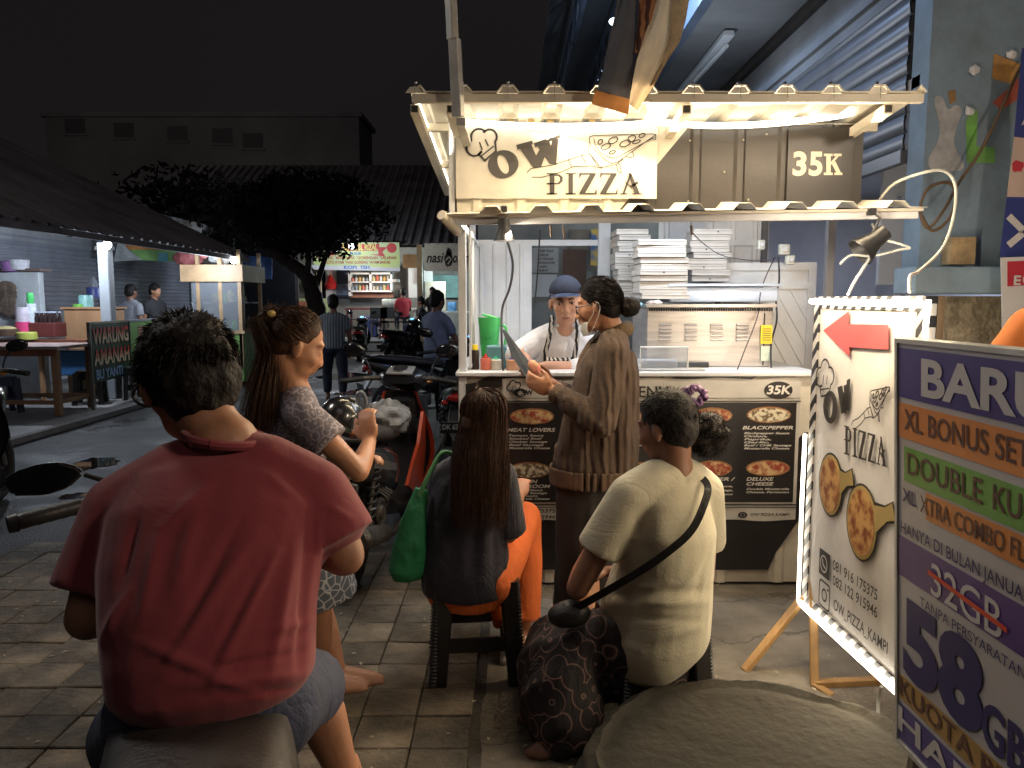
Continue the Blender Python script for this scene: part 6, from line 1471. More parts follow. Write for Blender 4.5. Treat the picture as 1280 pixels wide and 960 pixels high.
    bm = NB(); tube(bm, [(.13, -.05, .22), (.14, -.3, .22), (.15, -.42, .26)], .018, 10); tube(bm, [(.15, -.42, .26), (.155, -.5, .285), (.16, -.86, .36), (.16, -.88, .365)], [.03, .05, .055, .03], 14); t.part('exhaust', bm, M_eng, smooth=True)
    bm = NB(); tube(bm, [(-.13, -.02, .22), (-.22, .02, .02), (-.25, .03, .006)], .012, 8); t.part('side_stand', bm, M_eng, smooth=True)
    return t
M_ored = mat('orange_red_shell', (.58, .085, .035), .3, 0, .12, 4, coat=.4)
# bike behind the ponytailed woman: rear wheel nearest the camera, turned to the right
s1 = scooter('black scooter with orange red leg shield and a grey bag on its seat', (-.755, 4.42, .008), R(-8), shield=M_ored, name='scooter')
# round air filter cap and spring are seen big on this one
bm = NB(); lathe(bm, [(.001, .0), (.07, .0), (.075, .03), (.06, .04), (.045, .03), (.03, .045), (.001, .05)], (.12, -.52, .40), 24, M.Rotation(pi/2, 3, 'Y')); s1.part('filter_cap', bm, M_eng, smooth=True)
bm = NB()
for k in range(4): tube(bm, curve([V((.10+k*.01, -.45+k*.02, .50)), V((.15, -.40+k*.04, .44)), V((.11, -.30, .36+k*.03))], 5), .006, 6)
s1.part('hose', bm, M_chr, smooth=True)
p = G(0, 0)
bg = T('plastic_bag', 'crumpled translucent grey plastic bag lying on the scooter seat', 'bag', (-.73, 4.30, .85))
bm = NB(); sph(bm, (-.715, 4.34, .835), (.13, .16, .085), None, 40, 26)
for v in bm.verts: d_ = (v.co-V((-.715, 4.34, .835))).normalized(); v.co += d_*(.05*abs(noise.noise(v.co*11))+.02*noise.noise(v.co*30))
bg.part('bag_body', bm, mat('bag_film', (.22, .22, .22), .25, 0, .25, 10, .3, 30), smooth=True, ang=30)
bm = NB(); tube(bm, curve([V((-.83, 4.28, .90)), V((-.865, 4.26, .96)), V((-.84, 4.25, .99)), V((-.82, 4.27, .95)), V((-.82, 4.28, .89))], 5), .012, 8); bg.part('bag_handle', bm, mat('bag_film', (.3, .3, .3)), smooth=True)
s2 = scooter('dark scooter with red tail light and plate DK 6227 by the stall post', (-.50, 7.0, .008), R(4), plate='DK 6227 AS', blue=False)
s3 = scooter('dark scooter with painted blue glint that the man in the blue grey shirt sits on', (-.85, 9.3, .0), R(-62), blue=True)
def sc_copy(src, label, loc, rz):
    c = copy_tree(src.o, None, label); c.location = loc; c.rotation_euler = (0, 0, rz); return c
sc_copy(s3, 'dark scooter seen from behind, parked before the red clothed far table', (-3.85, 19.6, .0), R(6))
scooter('scooter with pale white front parked by the dark shed beside the food cart', (-4.85, 14.6, .0), R(150), body=mat('scooter_white', (.5, .5, .5), .25, 0, .1))
sc_copy(s2, 'dark scooter cut by the left frame edge on the street', (-3.72, 5.0, .0), R(12))
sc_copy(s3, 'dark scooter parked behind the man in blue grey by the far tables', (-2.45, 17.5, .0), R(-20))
# pale panels on the scooter by the cart
M_pale = mat('scooter_white', (.5, .5, .5), .25, 0, .1)
sm_ = scooter('black foreground scooter under the man in the red T-shirt', (-.62, 1.46, .03), R(22), shield=M_bodyk, nomirror=True)
# its wide hexagonal left mirror
def wl(p): return sm_.o.matrix_world.inverted() @ p
bpy.context.view_layer.update()
mc_ = sm_.o.matrix_world.inverted() @ P(58, 597, 1.66)
bm = NB(); fm = Fr(mc_+V((0, -.012, 0)), (1, .12, .0), (0, .1, 1)); hexa = [(-.078, .006), (-.062, -.030), (.0, -.036), (.045, -.024), (.074, .004), (.064, .020), (.030, .034), (-.01, .034), (-.055, .022)]
bm2 = [(a*.98, b) for a, b in hexa]
poly(bm, fm, hexa[::1], .008, .026); bmesh.ops.bevel(bm, geom=bm.edges[:], offset=.006, segments=2, affect='EDGES'); mi = sm_.part('mirror', bm, M_blk, smooth=True)
bm = NB(); poly(bm, fm, [(a*.88, b*.84) for a, b in hexa], .0095, .002); sm_.part('mirror_glass', bm, M_mir, sub=mi)
bm = NB(); tube(bm, curve([mc_+V((.075, 0, -.0)), mc_+V((.13, -.01, -.022)), V((-.16, .44, 1.03)), V((-.14, .44, 1.0))], 6), .006, 8); sm_.part('mirror_stem', bm, M_blk, sub=mi, smooth=True)

# ================================================================ PEOPLE
def skin(n, c): return mat(n, c, .5, 0, .10, 9, .05, 120, sss=.12)
M_skA = skin('skin_tan', (.36, .17, .095)); M_skB = skin('skin_warm', (.42, .20, .11)); M_skC = skin('skin_deep', (.22, .10, .06)); M_skF = skin('skin_light', (.50, .27, .18))
M_hair = mat('hair_black', (.012, .009, .008), .6, 0, .3, 30, .3, 120, spec=.2); M_hairb = mat('hair_brown', (.060, .028, .015), .55, 0, .3, 30, .3, 120, spec=.25)
def L(a, b, t): return V(a).lerp(V(b), t)
def hand(bm, w, d, nrm, side, curl=.5, s=1.0, spread=.0):
    """w wrist, d pointing direction, nrm = where the palm faces, side=+1 thumb on d x nrm side"""
    w = V(w); d = V(d).normalized(); nrm = V(nrm); nrm = (nrm-d*nrm.dot(d)).normalized(); ac = d.cross(nrm).normalized()*side
    rot = M((ac, d, nrm)).transposed()
    sph(bm, w+d*.045*s, (.041*s, .052*s, .017*s), rot, 14, 10)
    for k, (o, l_, r_) in enumerate(((.028, .072, .0085), (.0095, .080, .009), (-.0095, .074, .0085), (-.027, .058, .0075))):
        p = w+d*.082*s+ac*o*s; a = curl*.5; q = [p]; rs = [r_*1.08*s]
        for j, f in enumerate((.45, .30, .25)):
            a_ = a+curl*(.15+.75*j); dd = (d*cos(a_)+nrm*sin(a_)+ac*o*spread*8).normalized(); q.append(q[-1]+dd*l_*f*s); rs.append(r_*(.98-.1*j)*s)
        chain(bm, [p-d*.02*s]+q, [r_*1.1*s]+rs, 8)
    p = w+d*.022*s+ac*.030*s; d1 = (ac*.62+d*.72+nrm*.35).normalized(); d2 = (ac*.15+d*.9+nrm*(.3+.3*curl)).normalized()
    chain(bm, [p, p+d1*.038*s, p+d1*.038*s+d2*.032*s, p+d1*.038*s+d2*.055*s], [.0135*s, .0115*s, .010*s, .0085*s], 8)
def hmat(yaw, pitch=0, roll=0): return M.Rotation(R(yaw), 3, 'Z') @ M.Rotation(R(pitch), 3, 'X') @ M.Rotation(R(roll), 3, 'Y')
def head(bm, c, Rm, s=1.0, ears=True, face=True):
    def e(p, r, rot=None): sph(bm, V(c)+Rm @ (V(p)*s), tuple(k*s for k in r), Rm @ rot if rot else Rm, 20, 14)
    e((0, -.012, .028), (.073, .092, .085)); e((0, .025, -.02), (.062, .066, .078)); e((0, .033, -.07), (.050, .050, .042)); e((0, .058, -.098), (.024, .022, .018))
    if face:
        e((0, .072, .026), (.052, .018, .014)); 
        for sx in (-1, 1):
            e((sx*.036, .056, -.030), (.024, .030, .026)); e((sx*.0115, .098, -.042), (.0085, .011, .008)); e((sx*.032, .0745, .001), (.0165, .013, .010))
        q_ = [V(c)+Rm @ (V(p)*s) for p in ((0, .084, .008), (0, .095, -.018), (0, .102, -.036), (0, .095, -.046))]
        chain(bm, q_, [.0085*s, .009*s, .0115*s, .008*s], 10)
        e((0, .0865, -.066), (.023, .010, .0065)); e((0, .0845, -.076), (.018, .010, .0075))
    if ears:
        for sx in (-1, 1): e((sx*.076, -.004, -.014), (.010, .019, .031), M.Rotation(sx*-.3, 3, 'Z'))
def scalp(c, Rm, s, n, keep, rx=.079, ry=.098, rz=.092, cz=.028):
    out = []
    while len(out) < n:
        d = rng.normal(size=3); d /= np.linalg.norm(d)
        if keep(d): out.append((V(c)+Rm @ (V((d[0]*rx, -.012+d[1]*ry, cz+d[2]*rz))*s), Rm @ V(d)))
    return out
class Fig:
    def __init__(f, label, base, J, vox=.0085, fat=1.0, skin=None, face=True, group=None, hands=True, feetgo=True, hs=1.0):
        f.t = T('person', label, 'person', base, group=group); f.J = J; f.vox = vox; f.fat = fat; f.base = base
        f.skin = skin or M_skA
        J = {k: ([V(a) for a in v] if isinstance(v, (list, tuple)) and k in ('sh', 'el', 'wr', 'hp', 'kn', 'an') else v) for k, v in J.items()}; f.J = J
        bm = NB(); c = V(J['head'][0]); f.hc = c; f.hR = hmat(*J['head'][1:4]); f.hs = hs
        head(bm, c, f.hR, hs, True, face)
        nk = V(J['neck']); hb = c+f.hR @ (V((0, -.025, -.055))*hs)
        chain(bm, [hb, L(hb, nk, .6), nk], [.052*hs*fat**.5, .052*fat**.5, .062*fat**.5], 14)
        f.torso(bm, .83)
        for i in (0, 1):
            sh, el, wr = J['sh'][i], J['el'][i], J['wr'][i]
            chain(bm, [nk+(sh-nk)*.35-V((0, 0, .02)), sh], [.055*fat, .05*fat], 12)
            chain(bm, [sh, L(sh, el, .45), el, L(el, wr, .35), wr], [.049*fat, .044*fat, .036*fat**.8, .038*fat**.7, .025], 14)
            hd = J.get('hand', [None, None])[i]
            if hands and hd is not False:
                d = (wr-el).normalized() if not hd else V(hd[0]); nr = V((0, 0, -1)) if not hd else V(hd[1])
                hand(bm, wr, d, nr, (1 if i else -1) if not hd or len(hd) < 4 else hd[3], .6 if not hd else hd[2], 1)
            hp, kn, an = J['hp'][i], J['kn'][i], J['an'][i]
            chain(bm, [hp, L(hp, kn, .5), kn, L(kn, an, .35), an], [.085*fat, .072*fat, .052*fat**.7, .052*fat**.6, .034], 14)
            if feetgo: f.foot(bm, an, J.get('toe', [V((0, 1, 0))]*2)[i])
        f.bodybm = bm
    def done(f, dents=()):
        me = setm(bake(f.bodybm, f.vox, 3, dents=dents), f.skin); f.t.mesh('body', me); return f
    def foot(f, bm, an, d, s=1, r=None):
        d = V(d).normalized(); an = V(an)
        chain(bm, [an+V((0, 0, -.02))-d*.03, an+d*.06+V((0, 0, -.045)), an+d*.14+V((0, 0, -.062)), an+d*.165+V((0, 0, -.065))], [.034*s, .034*s, .030*s, .022*s], 12)
        x = d.cross(V((0, 0, 1)))
        chain(bm, [an+d*.10+x*.02+V((0, 0, -.06)), an+d*.175+x*.018+V((0, 0, -.07))], [.022*s, .014*s], 8); chain(bm, [an+d*.08-x*.025+V((0, 0, -.06)), an+d*.15-x*.028+V((0, 0, -.07))], [.020*s, .012*s], 8)
    def torso(f, bm, k, rings=None, ease=0):
        J = f.J; n = len(J['spine']); rr = []
        for i, (c, hw, hd) in enumerate(J['spine']):
            t = i/(n-1); lat = ((J['hp'][1]-J['hp'][0]).normalized()*(1-t)+(J['sh'][1]-J['sh'][0]).normalized()*t)
            rr.append((V(c), lat, hw*k+ease, hd*k+ease))
        loft(bm, rr, 24, 2.25)
    def top(f, name, m, sleeve=.7, ease=.012, k=1.0, vox=None, folds=(), namp=.0015, nscale=9, neck=.066, fs=1.0, hem=None, bulk=0, smooth=9):
        J = f.J; bm = NB(); f.torso(bm, k, ease=ease*.5)
        if hem:
            a, b = hem; loft(bm, [(V(a[0]), (J['hp'][1]-J['hp'][0]).normalized(), a[1], a[2]), (V(b[0]), (J['hp'][1]-J['hp'][0]).normalized(), b[1], b[2])], 24, 2.25)
        nk = V(J['neck']); c0 = V(J['spine'][-1][0]); up_ = (nk-c0).normalized() if (nk-c0).length > 1e-4 else V((0, 0, 1))
        for i in (0, 1):
            sh, el, wr = J['sh'][i], J['el'][i], J['wr'][i]; fa_ = f.fat
            chain(bm, [nk+(sh-nk)*.18-up_*.012, L(nk, sh, .45)-up_*.008, L(nk, sh, .8)-up_*.004, sh], [neck*fa_**.5, .062*fa_+ease*.6, .058*fa_+ease*.9, .054*fa_+ease], 14)
            q = [sh]; rs = [.053*fa_+ease]
            if sleeve <= 1:
                q += [L(sh, el, sleeve*.5), L(sh, el, sleeve)]; rs += [.052*fa_+ease*1.0+bulk*.6, .050*fa_+ease*1.2+bulk]
                for a, b, ra, rb in zip(q, q[1:], rs, rs[1:]): cyl(bm, a, b, ra, rb, 20)
                sph(bm, sh, rs[0], None, 18, 12); sph(bm, q[1], rs[1], None, 18, 12)
            else:
                q += [L(sh, el, .5), el, L(el, wr, .4), L(el, wr, (sleeve-1))]; rs += [.050*fa_+ease+bulk*.6, .043*fa_+ease+bulk, .038*fa_**.8+ease+bulk, .030+ease*.8+bulk*.4]
                chain(bm, q[:-1], rs[:-1], 16); cyl(bm, q[-2], q[-1], rs[-2], rs[-1], 16)
        me = setm(bake(bm, vox or f.vox, smooth, folds, namp, nscale), m); return f.t.mesh(name, me)
    def legs(f, name, m, to=1.9, ease=.014, vox=None, folds=(), namp=.003, k=1.0, flare=0, extra=None):
        J = f.J; bm = NB(); sp = J['spine']
        lat = (J['hp'][1]-J['hp'][0]).normalized(); c0 = V(sp[0][0]); c1 = V(sp[1][0])
        loft(bm, [(c0-(c1-c0).normalized()*.05, lat, sp[0][1]*.85*k, sp[0][2]*.85*k), (c0, lat, sp[0][1]*.97*k, sp[0][2]*.97*k), (L(c0, c1, .6), lat, sp[0][1]*.93*k, sp[0][2]*.9*k)], 24, 2.25)
        for i in (0, 1):
            hp, kn, an = J['hp'][i], J['kn'][i], J['an'][i]; fa_ = f.fat
            q = [hp, L(hp, kn, .5)]; rs = [.088*fa_+ease, .075*fa_+ease]
            if to <= 1: q.append(L(hp, kn, to)); rs.append(.062*fa_+ease*1.3+flare)
            else: q += [kn, L(kn, an, min(.35, to-1)), L(kn, an, to-1)]; rs += [.056*fa_**.7+ease, .054*fa_**.6+ease+flare*.4, .040+ease+flare]
            chain(bm, q[:-1], rs[:-1], 16); cyl(bm, q[-2], q[-1], rs[-2], rs[-1], 18)
        if extra: extra(bm)
        me = setm(bake(bm, vox or f.vox, 4, folds, namp, 8), m); return f.t.mesh(name, me)
    def skirt(f, name, m, rings, vox=None, folds=(), namp=.004, nscale=9, seg=28):
        bm = NB(); loft(bm, rings, seg, 2.1); me = setm(bake(bm, vox or f.vox, 4, folds, namp, nscale), m); return f.t.mesh(name, me)
    def haircap(f, m, parts, n=0, paths=None, w=.0012, vox=.006, namp=.004, name='hair', label=None, nscale=22):
        bm = NB()
        for p, r, rot in parts: sph(bm, f.hc+f.hR @ (V(p)*f.hs), tuple(k*f.hs for k in r), f.hR @ rot if rot else f.hR, 24, 16)
        me = setm(bake(bm, vox, 3, (), namp, nscale), m)
        if paths is not None: add_ribbons(me, paths, w)
        return f.t.mesh(name, me, label=label)
    def shoe(f, i, m, name='shoe', d=None, low=False):
        an = f.J['an'][i]; d = V(d or f.J.get('toe', [V((0, 1, 0))]*2)[i]).normalized(); bm = NB()
        c = an+d*.055+V((0, 0, -.065)); x = d.cross(V((0, 0, 1))).normalized(); rot = M((x, d, V((0, 0, 1)))).transposed()
        if low:
            sph(bm, c+V((0, 0, -.022)), (.052, .14, .014), rot, 20, 10); tube(bm, [c+x*.045+d*.03, c+d*.045+V((0, 0, .035)), c-x*.045+d*.03], .011, 8)
        else: sph(bm, c, (.046, .135, .042), rot, 20, 12); sph(bm, an+V((0, 0, -.03))-d*.01, (.040, .055, .045), rot, 16, 10); sph(bm, c+V((0, 0, -.025)), (.050, .142, .016), rot, 20, 8)
        return f.t.mesh(name, setm(bake(bm, .006, 3), m))
def jit(p, a=.01): return np.array(p)+rng.normal(size=3)*a
def hairpaths_short(roots, ln, down, Rm, n=4, flow=(0, 0, -1)):
    ps = []
    for p, d in roots:
        fl = V(flow); fl = fl-d*fl.dot(d); v = (d*.38+fl*down+V(rng.normal(size=3))*.42).normalized(); l_ = ln*(.5+rng.random())
        q = [np.array(p)]; 
        for k in range(n-1): v = (v+fl*.35+V(rng.normal(size=3))*.12).normalized(); q.append(q[-1]+np.array(v)*l_/(n-1))
        ps.append(np.array(q))
    return ps
def fold_set(seed, n, c, spread, d, ln, w, a):
    r = random.Random(seed); out = []
    for k in range(n):
        p = V(c)+V((r.uniform(-1, 1)*spread[0], r.uniform(-1, 1)*spread[1], r.uniform(-1, 1)*spread[2])); dd = (V(d).normalized()+V((r.gauss(0, .15), r.gauss(0, .15), r.gauss(0, .15)))).normalized()
        l_ = ln*r.uniform(.6, 1.3); out.append((p-dd*l_/2, p+dd*l_/2, w*r.uniform(.7, 1.3), a*r.uniform(-.6, 1)))
    return out

# ---- A: man in the red T-shirt on his scooter, seen from behind
M_red = mat('shirt_red', (.24, .036, .046), .85, 0, .06, 3, .06, 500, sheen=.2)
hA = P(236, 474, 1.42)
JA = dict(head=(hA, 38, -14, -3), neck=P(281, 560, 1.36),
    sh=[P(156, 640, 1.33), P(392, 622, 1.36)], el=[P(110, 772, 1.26), P(430, 694, 1.34)], wr=[P(215, 745, 1.58), P(330, 650, 1.62)],
    hp=[P(208, 890, 1.22), P(325, 888, 1.24)], kn=[P(160, 925, 1.54), P(388, 858, 1.62)], an=[P(120, 1100, 1.55), P(430, 968, 1.62)],
    toe=[V((-.3, 1, 0)), V((-.2, 1, 0))],
    spine=[(P(270, 868, 1.20), .135, .10), (P(268, 852, 1.20), .155, .12), (P(266, 820, 1.21), .160, .122), (P(264, 770, 1.23), .166, .115), (P(266, 710, 1.27), .176, .113), (P(271, 650, 1.31), .175, .108), (P(276, 602, 1.345), .145, .085), (P(279, 578, 1.36), .09, .06)])
A = Fig('person in a red T-shirt sitting on a scooter, back to us, large in the foreground', (-.5, 1.25, 0), JA, .0075, 1.08, M_skA, face=True).done()
fo = []
for x0, y0, x1, y1, w, a in ((318, 668, 205, 842, 10, .009), (300, 650, 225, 790, 8, -.008), (345, 690, 262, 862, 9, .010), (332, 700, 268, 820, 6, -.007), (372, 668, 335, 850, 10, .008), (388, 640, 372, 850, 8, -.009), (398, 650, 398, 790, 6, .008),
    (245, 640, 218, 745, 12, .007), (200, 660, 176, 780, 10, .007), (172, 640, 152, 730, 8, -.007), (170, 800, 330, 872, 9, .008), (215, 858, 392, 842, 8, .007), (230, 842, 380, 815, 6, -.007), (330, 790, 398, 775, 8, .006), (405, 630, 440, 650, 6, .004),
    (160, 740, 120, 810, 7, .007), (265, 600, 205, 660, 9, .005), (330, 590, 392, 640, 10, .005), (290, 870, 395, 858, 5, -.006)):
    fo.append(((x0, y0), (x1, y1), w, a))
creases(M_red, 5, .22, .010)
fo = [(a, b, w*.8, h*.95) for a, b, w, h in fo]
A.top('t_shirt', M_red, .78, .013, 1.0, .0068, fo, .0015, 6, .062, bulk=.006)
bm = NB(); nkA = V(JA['neck']); axA = (nkA-V(JA['spine'][-1][0])).normalized(); xa_, ya_, _ = basis(axA)
tube(bm, [nkA+axA*.020+(xa_*cos(a)*.070+ya_*sin(a)*.068) for a in np.linspace(0, 2*pi, 37)], .009, 8, False); A.t.part('collar', bm, M_red, smooth=True)
M_shor = mat('shorts_bluegrey', (.045, .052, .095), .85, 0, .12, 6, .2, 120)
creases(M_shor, 6, .7, .014)
A.legs('shorts', M_shor, .95, .004, folds=fold_set(3, 14, P(350, 870, 1.4), (.12, .12, .05), (.2, 1, -.3), .2, .012, .008), flare=.012)
ps = hairpaths_short(scalp(hA, A.hR, 1, 7000, lambda d: (d[1] < .35 or d[2] > .5) and d[2] > -.62-.15*d[1] and not (abs(d[0]) > .82 and d[2] < -.15 and d[1] > -.1), .085, .100, .090, .026), .015, 1.1, A.hR)
A.haircap(M_hair, [((0, -.016, .036), (.087, .099, .087), None), ((0, -.050, -.008), (.078, .066, .080), None), ((0, -.045, -.05), (.060, .052, .045), None)], 0, ps, .0016, .006, .007, nscale=26)
bm = NB(); hh = lambda p: hA+A.hR @ V(p)
tube(bm, [hh((-.080, -.01, .004)), hh((-.083, .05, .006)), hh((-.078, .088, .006))], .0035, 8)
tube(bm, [hh((-.045+.032*cos(a), .096+.006*cos(a*2), -.008+.024*sin(a))) for a in np.linspace(0, 2*pi, 21)], .003, 8); tube(bm, [hh((.045+.032*cos(a), .096+.006*cos(a*2), -.008+.024*sin(a))) for a in np.linspace(0, 2*pi, 21)], .003, 8); tube(bm, [hh((-.013, .102, .0)), hh((.013, .102, .0))], .003, 6); A.t.part('glasses', bm, M_blk, smooth=True)
A.shoe(1, mat('sandal_dark', (.03, .02, .02), .4), 'sandal', low=True); A.shoe(0, mat('sandal_dark', (.03, .02, .02)), 'sandal', low=True)
ph = T('mobile_phone', 'dark mobile phone held in front of the man in the red T-shirt', 'phone', P(300, 660, 1.72))
bm = NB(); box(bm, P(280, 670, 1.72), (.075, .012, .15), M.Rotation(-.5, 3, 'X'), .004, 2); ph.part('case', bm, M_blk, smooth=True)

# ---- B: woman with ponytail, standing in grey dress
hB = P(371, 430, 2.66); dB = V((1, .35, 0)).normalized()
gB = G(404, 858)
def PB(x, y, Y=2.72): return P(x, y, Y)
JB = dict(head=(hB, -66, -22, 4), neck=PB(368, 492, 2.68), sh=[PB(372, 528, 2.86), PB(378, 520, 2.58)], el=[PB(410, 620, 2.92), PB(448, 590, 2.55)], wr=[PB(440, 580, 2.86), PB(462, 552, 2.74)],
    hand=[((.6, -.2, .3), (0, -.3, -1), .7), ((-.15, .25, .9), (.2, 1, 0), .8)],
    hp=[PB(368, 680, 2.85), PB(372, 690, 2.66)], kn=[PB(400, 765, 2.9), PB(398, 770, 2.72)], an=[G(420, 832, .09), G(398, 842, .09)], toe=[V((1, .1, 0)), V((1, .15, 0))],
    spine=[(PB(374, 690), .155, .125), (PB(370, 645), .15, .12), (PB(364, 600), .135, .11), (PB(364, 560), .15, .12), (PB(366, 528), .135, .10), (PB(368, 505), .09, .065)])
B_ = Fig('person with long brown ponytail in patterned grey dress standing in profile', (gB.x-.03, gB.y, 0), JB, .0075, .98, M_skB).done([(hB+hmat(-66, -22, 4) @ V((sx*.032, .086, .010)), .012, tuple(hmat(-66, -22, 4) @ V((0, -.003, 0)))) for sx in (-1, 1)])
M_gd = mat('dress_grey', (.2, .2, .2), .85, 0, 0, bump=.1, bscale=80); pattern(M_gd, 'rings', (.16, .135, .15), (.32, .28, .31), 34, .35, .75)
creases(M_gd, 7, .5, .012)
B_.top('dress_top', M_gd, .50, .012, 1.0, .0075, fold_set(5, 12, PB(365, 580), (.1, .1, .15), (0, .2, 1), .25, .014, .008), .0012, bulk=.012)
M_sk = mat('skirt_print', (.3, .3, .3), .85, 0, 0); pattern(M_sk, 'edge', (.50, .50, .52), (.11, .13, .16), 30, .03, .09)
lb = (V((dB.x, dB.y, 0)).cross(V((0, 0, 1)))).normalized()
B_.skirt('skirt', M_sk, [(PB(373, 640), lb, .14, .12), (PB(378, 680), lb, .165, .135), (PB(388, 715, 2.76), lb, .165, .15), (PB(394, 742, 2.78), lb, .16, .155), (PB(396, 750, 2.78), lb, .155, .152)], folds=fold_set(8, 18, PB(394, 715), (.16, .16, .08), (.05, 0, 1), .22, .012, .012))
for i in (0, 1): B_.shoe(i, mat('sandal_tan', (.45, .28, .15), .6, 0, .15, 12), 'sandal', low=True)
# hair pulled back: cap plus long tail of strands
ps = []
tie = hB+B_.hR @ V((0, -.098, .060))
for p, d in scalp(hB, B_.hR, 1, 2200, lambda d: (d[1] < .15 and d[2] > -.35) or (d[2] > .45 and d[1] < .62) or (d[2] > .15 and d[1] < .45), .081, .100, .096, .032):
    q = [np.array(p)]
    for k in range(1, 6):
        t_ = k/5; s_ = p.lerp(tie, t_); dd = (s_-(hB+B_.hR @ V((0, -.012, .028)))).normalized(); s_ = hB+B_.hR @ V((0, -.012, .028))+dd*(.099*(1-t_)+.108*t_); q.append(np.array(s_))
    ps.append(np.array(q))
for k in range(2600):
    o_ = rng.normal(size=3)*.018; st_ = np.array(tie)+o_; q = [st_]
    c_ = [tie+V((-.05, -.01, -.01)), P(343, 440, 2.66), P(337, 480, 2.66), P(333, 520, 2.66), P(332, 555+rng.uniform(-25, 15), 2.66)]
    sp_ = rng.normal(size=3)*np.array([.030, .034, .01])
    for j, cc in enumerate(c_): q.append(np.array(cc)+sp_*(.5+.28*j)*(1 if j < 4 else .7)+rng.normal(size=3)*.003)
    ps.append(np.array(q))
B_.haircap(M_hairb, [((0, -.020, .037), (.077, .093, .085), None), ((0, -.045, .005), (.072, .064, .073), None), ((0, -.105, .050), (.032, .035, .035), None)], 0, ps, .0009, .006, .002)
bm = NB(); chain(bm, [tie+V((-.03, 0, 0)), P(343, 445, 2.67), P(337, 490, 2.67), P(334, 540, 2.67)], [.030, .042, .040, .022], 14); B_.t.mesh('ponytail', setm(bake(bm, .007, 4, (), .006, 25), M_hairb))
bm = NB(); sph(bm, tie+V((-.005, -.03, .012)), (.016, .012, .013), None, 12, 8); B_.t.part('hair_tie', bm, mat('tie_gold', (.6, .42, .15), .4, 0, .2, 40), smooth=True)
pf = T('mobile_phone', 'dark phone held up by the woman with the ponytail', 'phone', P(470, 530, 2.8)); bm = NB(); box(bm, P(462, 530, 2.84), (.012, .075, .14), M.Rotation(.3, 3, 'X'), .004, 2); pf.part('case', bm, M_blk, smooth=True)
# black helmet hanging at the scooter beside her
hp_ = P(428, 521, 3.2); hl = T('helmet', 'small black glossy helmet beside the arm of the ponytailed woman', 'helmet', hp_)
bm = NB(); lathe(bm, [(.001, .085), (.05, .075), (.085, .04), (.10, -.01), (.10, -.05), (.095, -.05)], hp_, 26, M.Rotation(.5, 3, 'Y')); hl.part('shell', bm, M_bodyk, smooth=True)
bm = NB(); lathe(bm, [(.103, -.03), (.106, -.02), (.103, -.01)], hp_, 26, M.Rotation(.5, 3, 'Y')); hl.part('trim', bm, M_chr, smooth=True)
bm = NB(); lathe(bm, [(.02, .08), (.022, .09), (.001, .095)], hp_, 12, M.Rotation(.5, 3, 'Y')); hl.part('button', bm, M_chr, smooth=True)

# ---- C: long haired woman on the stool
hC = P(607, 524, 2.88); gC = (V(stl.o.location))
def PC(x, y, Y=2.93): return P(x, y, Y)
JC = dict(head=(hC, -38, -18, 0), neck=PC(600, 572, 2.90), sh=[PC(556, 598, 2.97), PC(626, 596, 2.86)], el=[PC(548, 670, 3.02), PC(636, 668, 2.92)], wr=[PC(600, 640, 3.2), PC(648, 622, 3.08)],
    hp=[PC(560, 725, 2.98), PC(612, 725, 2.90)], kn=[PC(618, 650, 3.42), PC(655, 648, 3.22)], an=[G(640, 800, .09), G(655, 790, .09)], toe=[V((.5, .8, 0)), V((.6, .8, 0))],
    spine=[(PC(583, 738), .17, .15), (PC(582, 710), .175, .15), (PC(581, 675), .165, .13), (PC(585, 640), .155, .12), (PC(590, 608), .15, .105), (PC(596, 584, 2.92), .085, .06)])
Cc = Fig('person with loose brown hair, navy top and orange trousers sitting on the black stool', (gC.x, gC.y, 0), JC, .008, .98, M_skB).done()
M_nvy = mat('top_navy', (.018, .016, .028), .75, 0, .2, 8, .2, 90, sheen=.15)
creases(M_nvy, 6, .6, .014)
Cc.top('top', M_nvy, .95, .012, 1.0, .008, fold_set(11, 16, PC(600, 660, 2.85), (.12, .06, .14), (.3, 0, 1), .2, .014, .010)+[((560+k*12, 620), (548+k*14, 725), 7, .008*(-1)**k) for k in range(6)], .0015, bulk=.010)
M_orp = mat('trousers_orange', (.80, .17, .035), .8, 0, .08, 4, .15, 90)
creases(M_orp, 6, .6, .012, (1, 1, .3))
Cc.legs('trousers', M_orp, 1.88, .020, folds=fold_set(12, 20, PC(650, 690, 3.1), (.05, .2, .2), (0, .3, 1), .18, .012, .008), flare=.012)
for i in (0, 1): Cc.shoe(i, mat('shoe_white', (.62, .60, .55), .5, 0, .1, 8))
ps = []
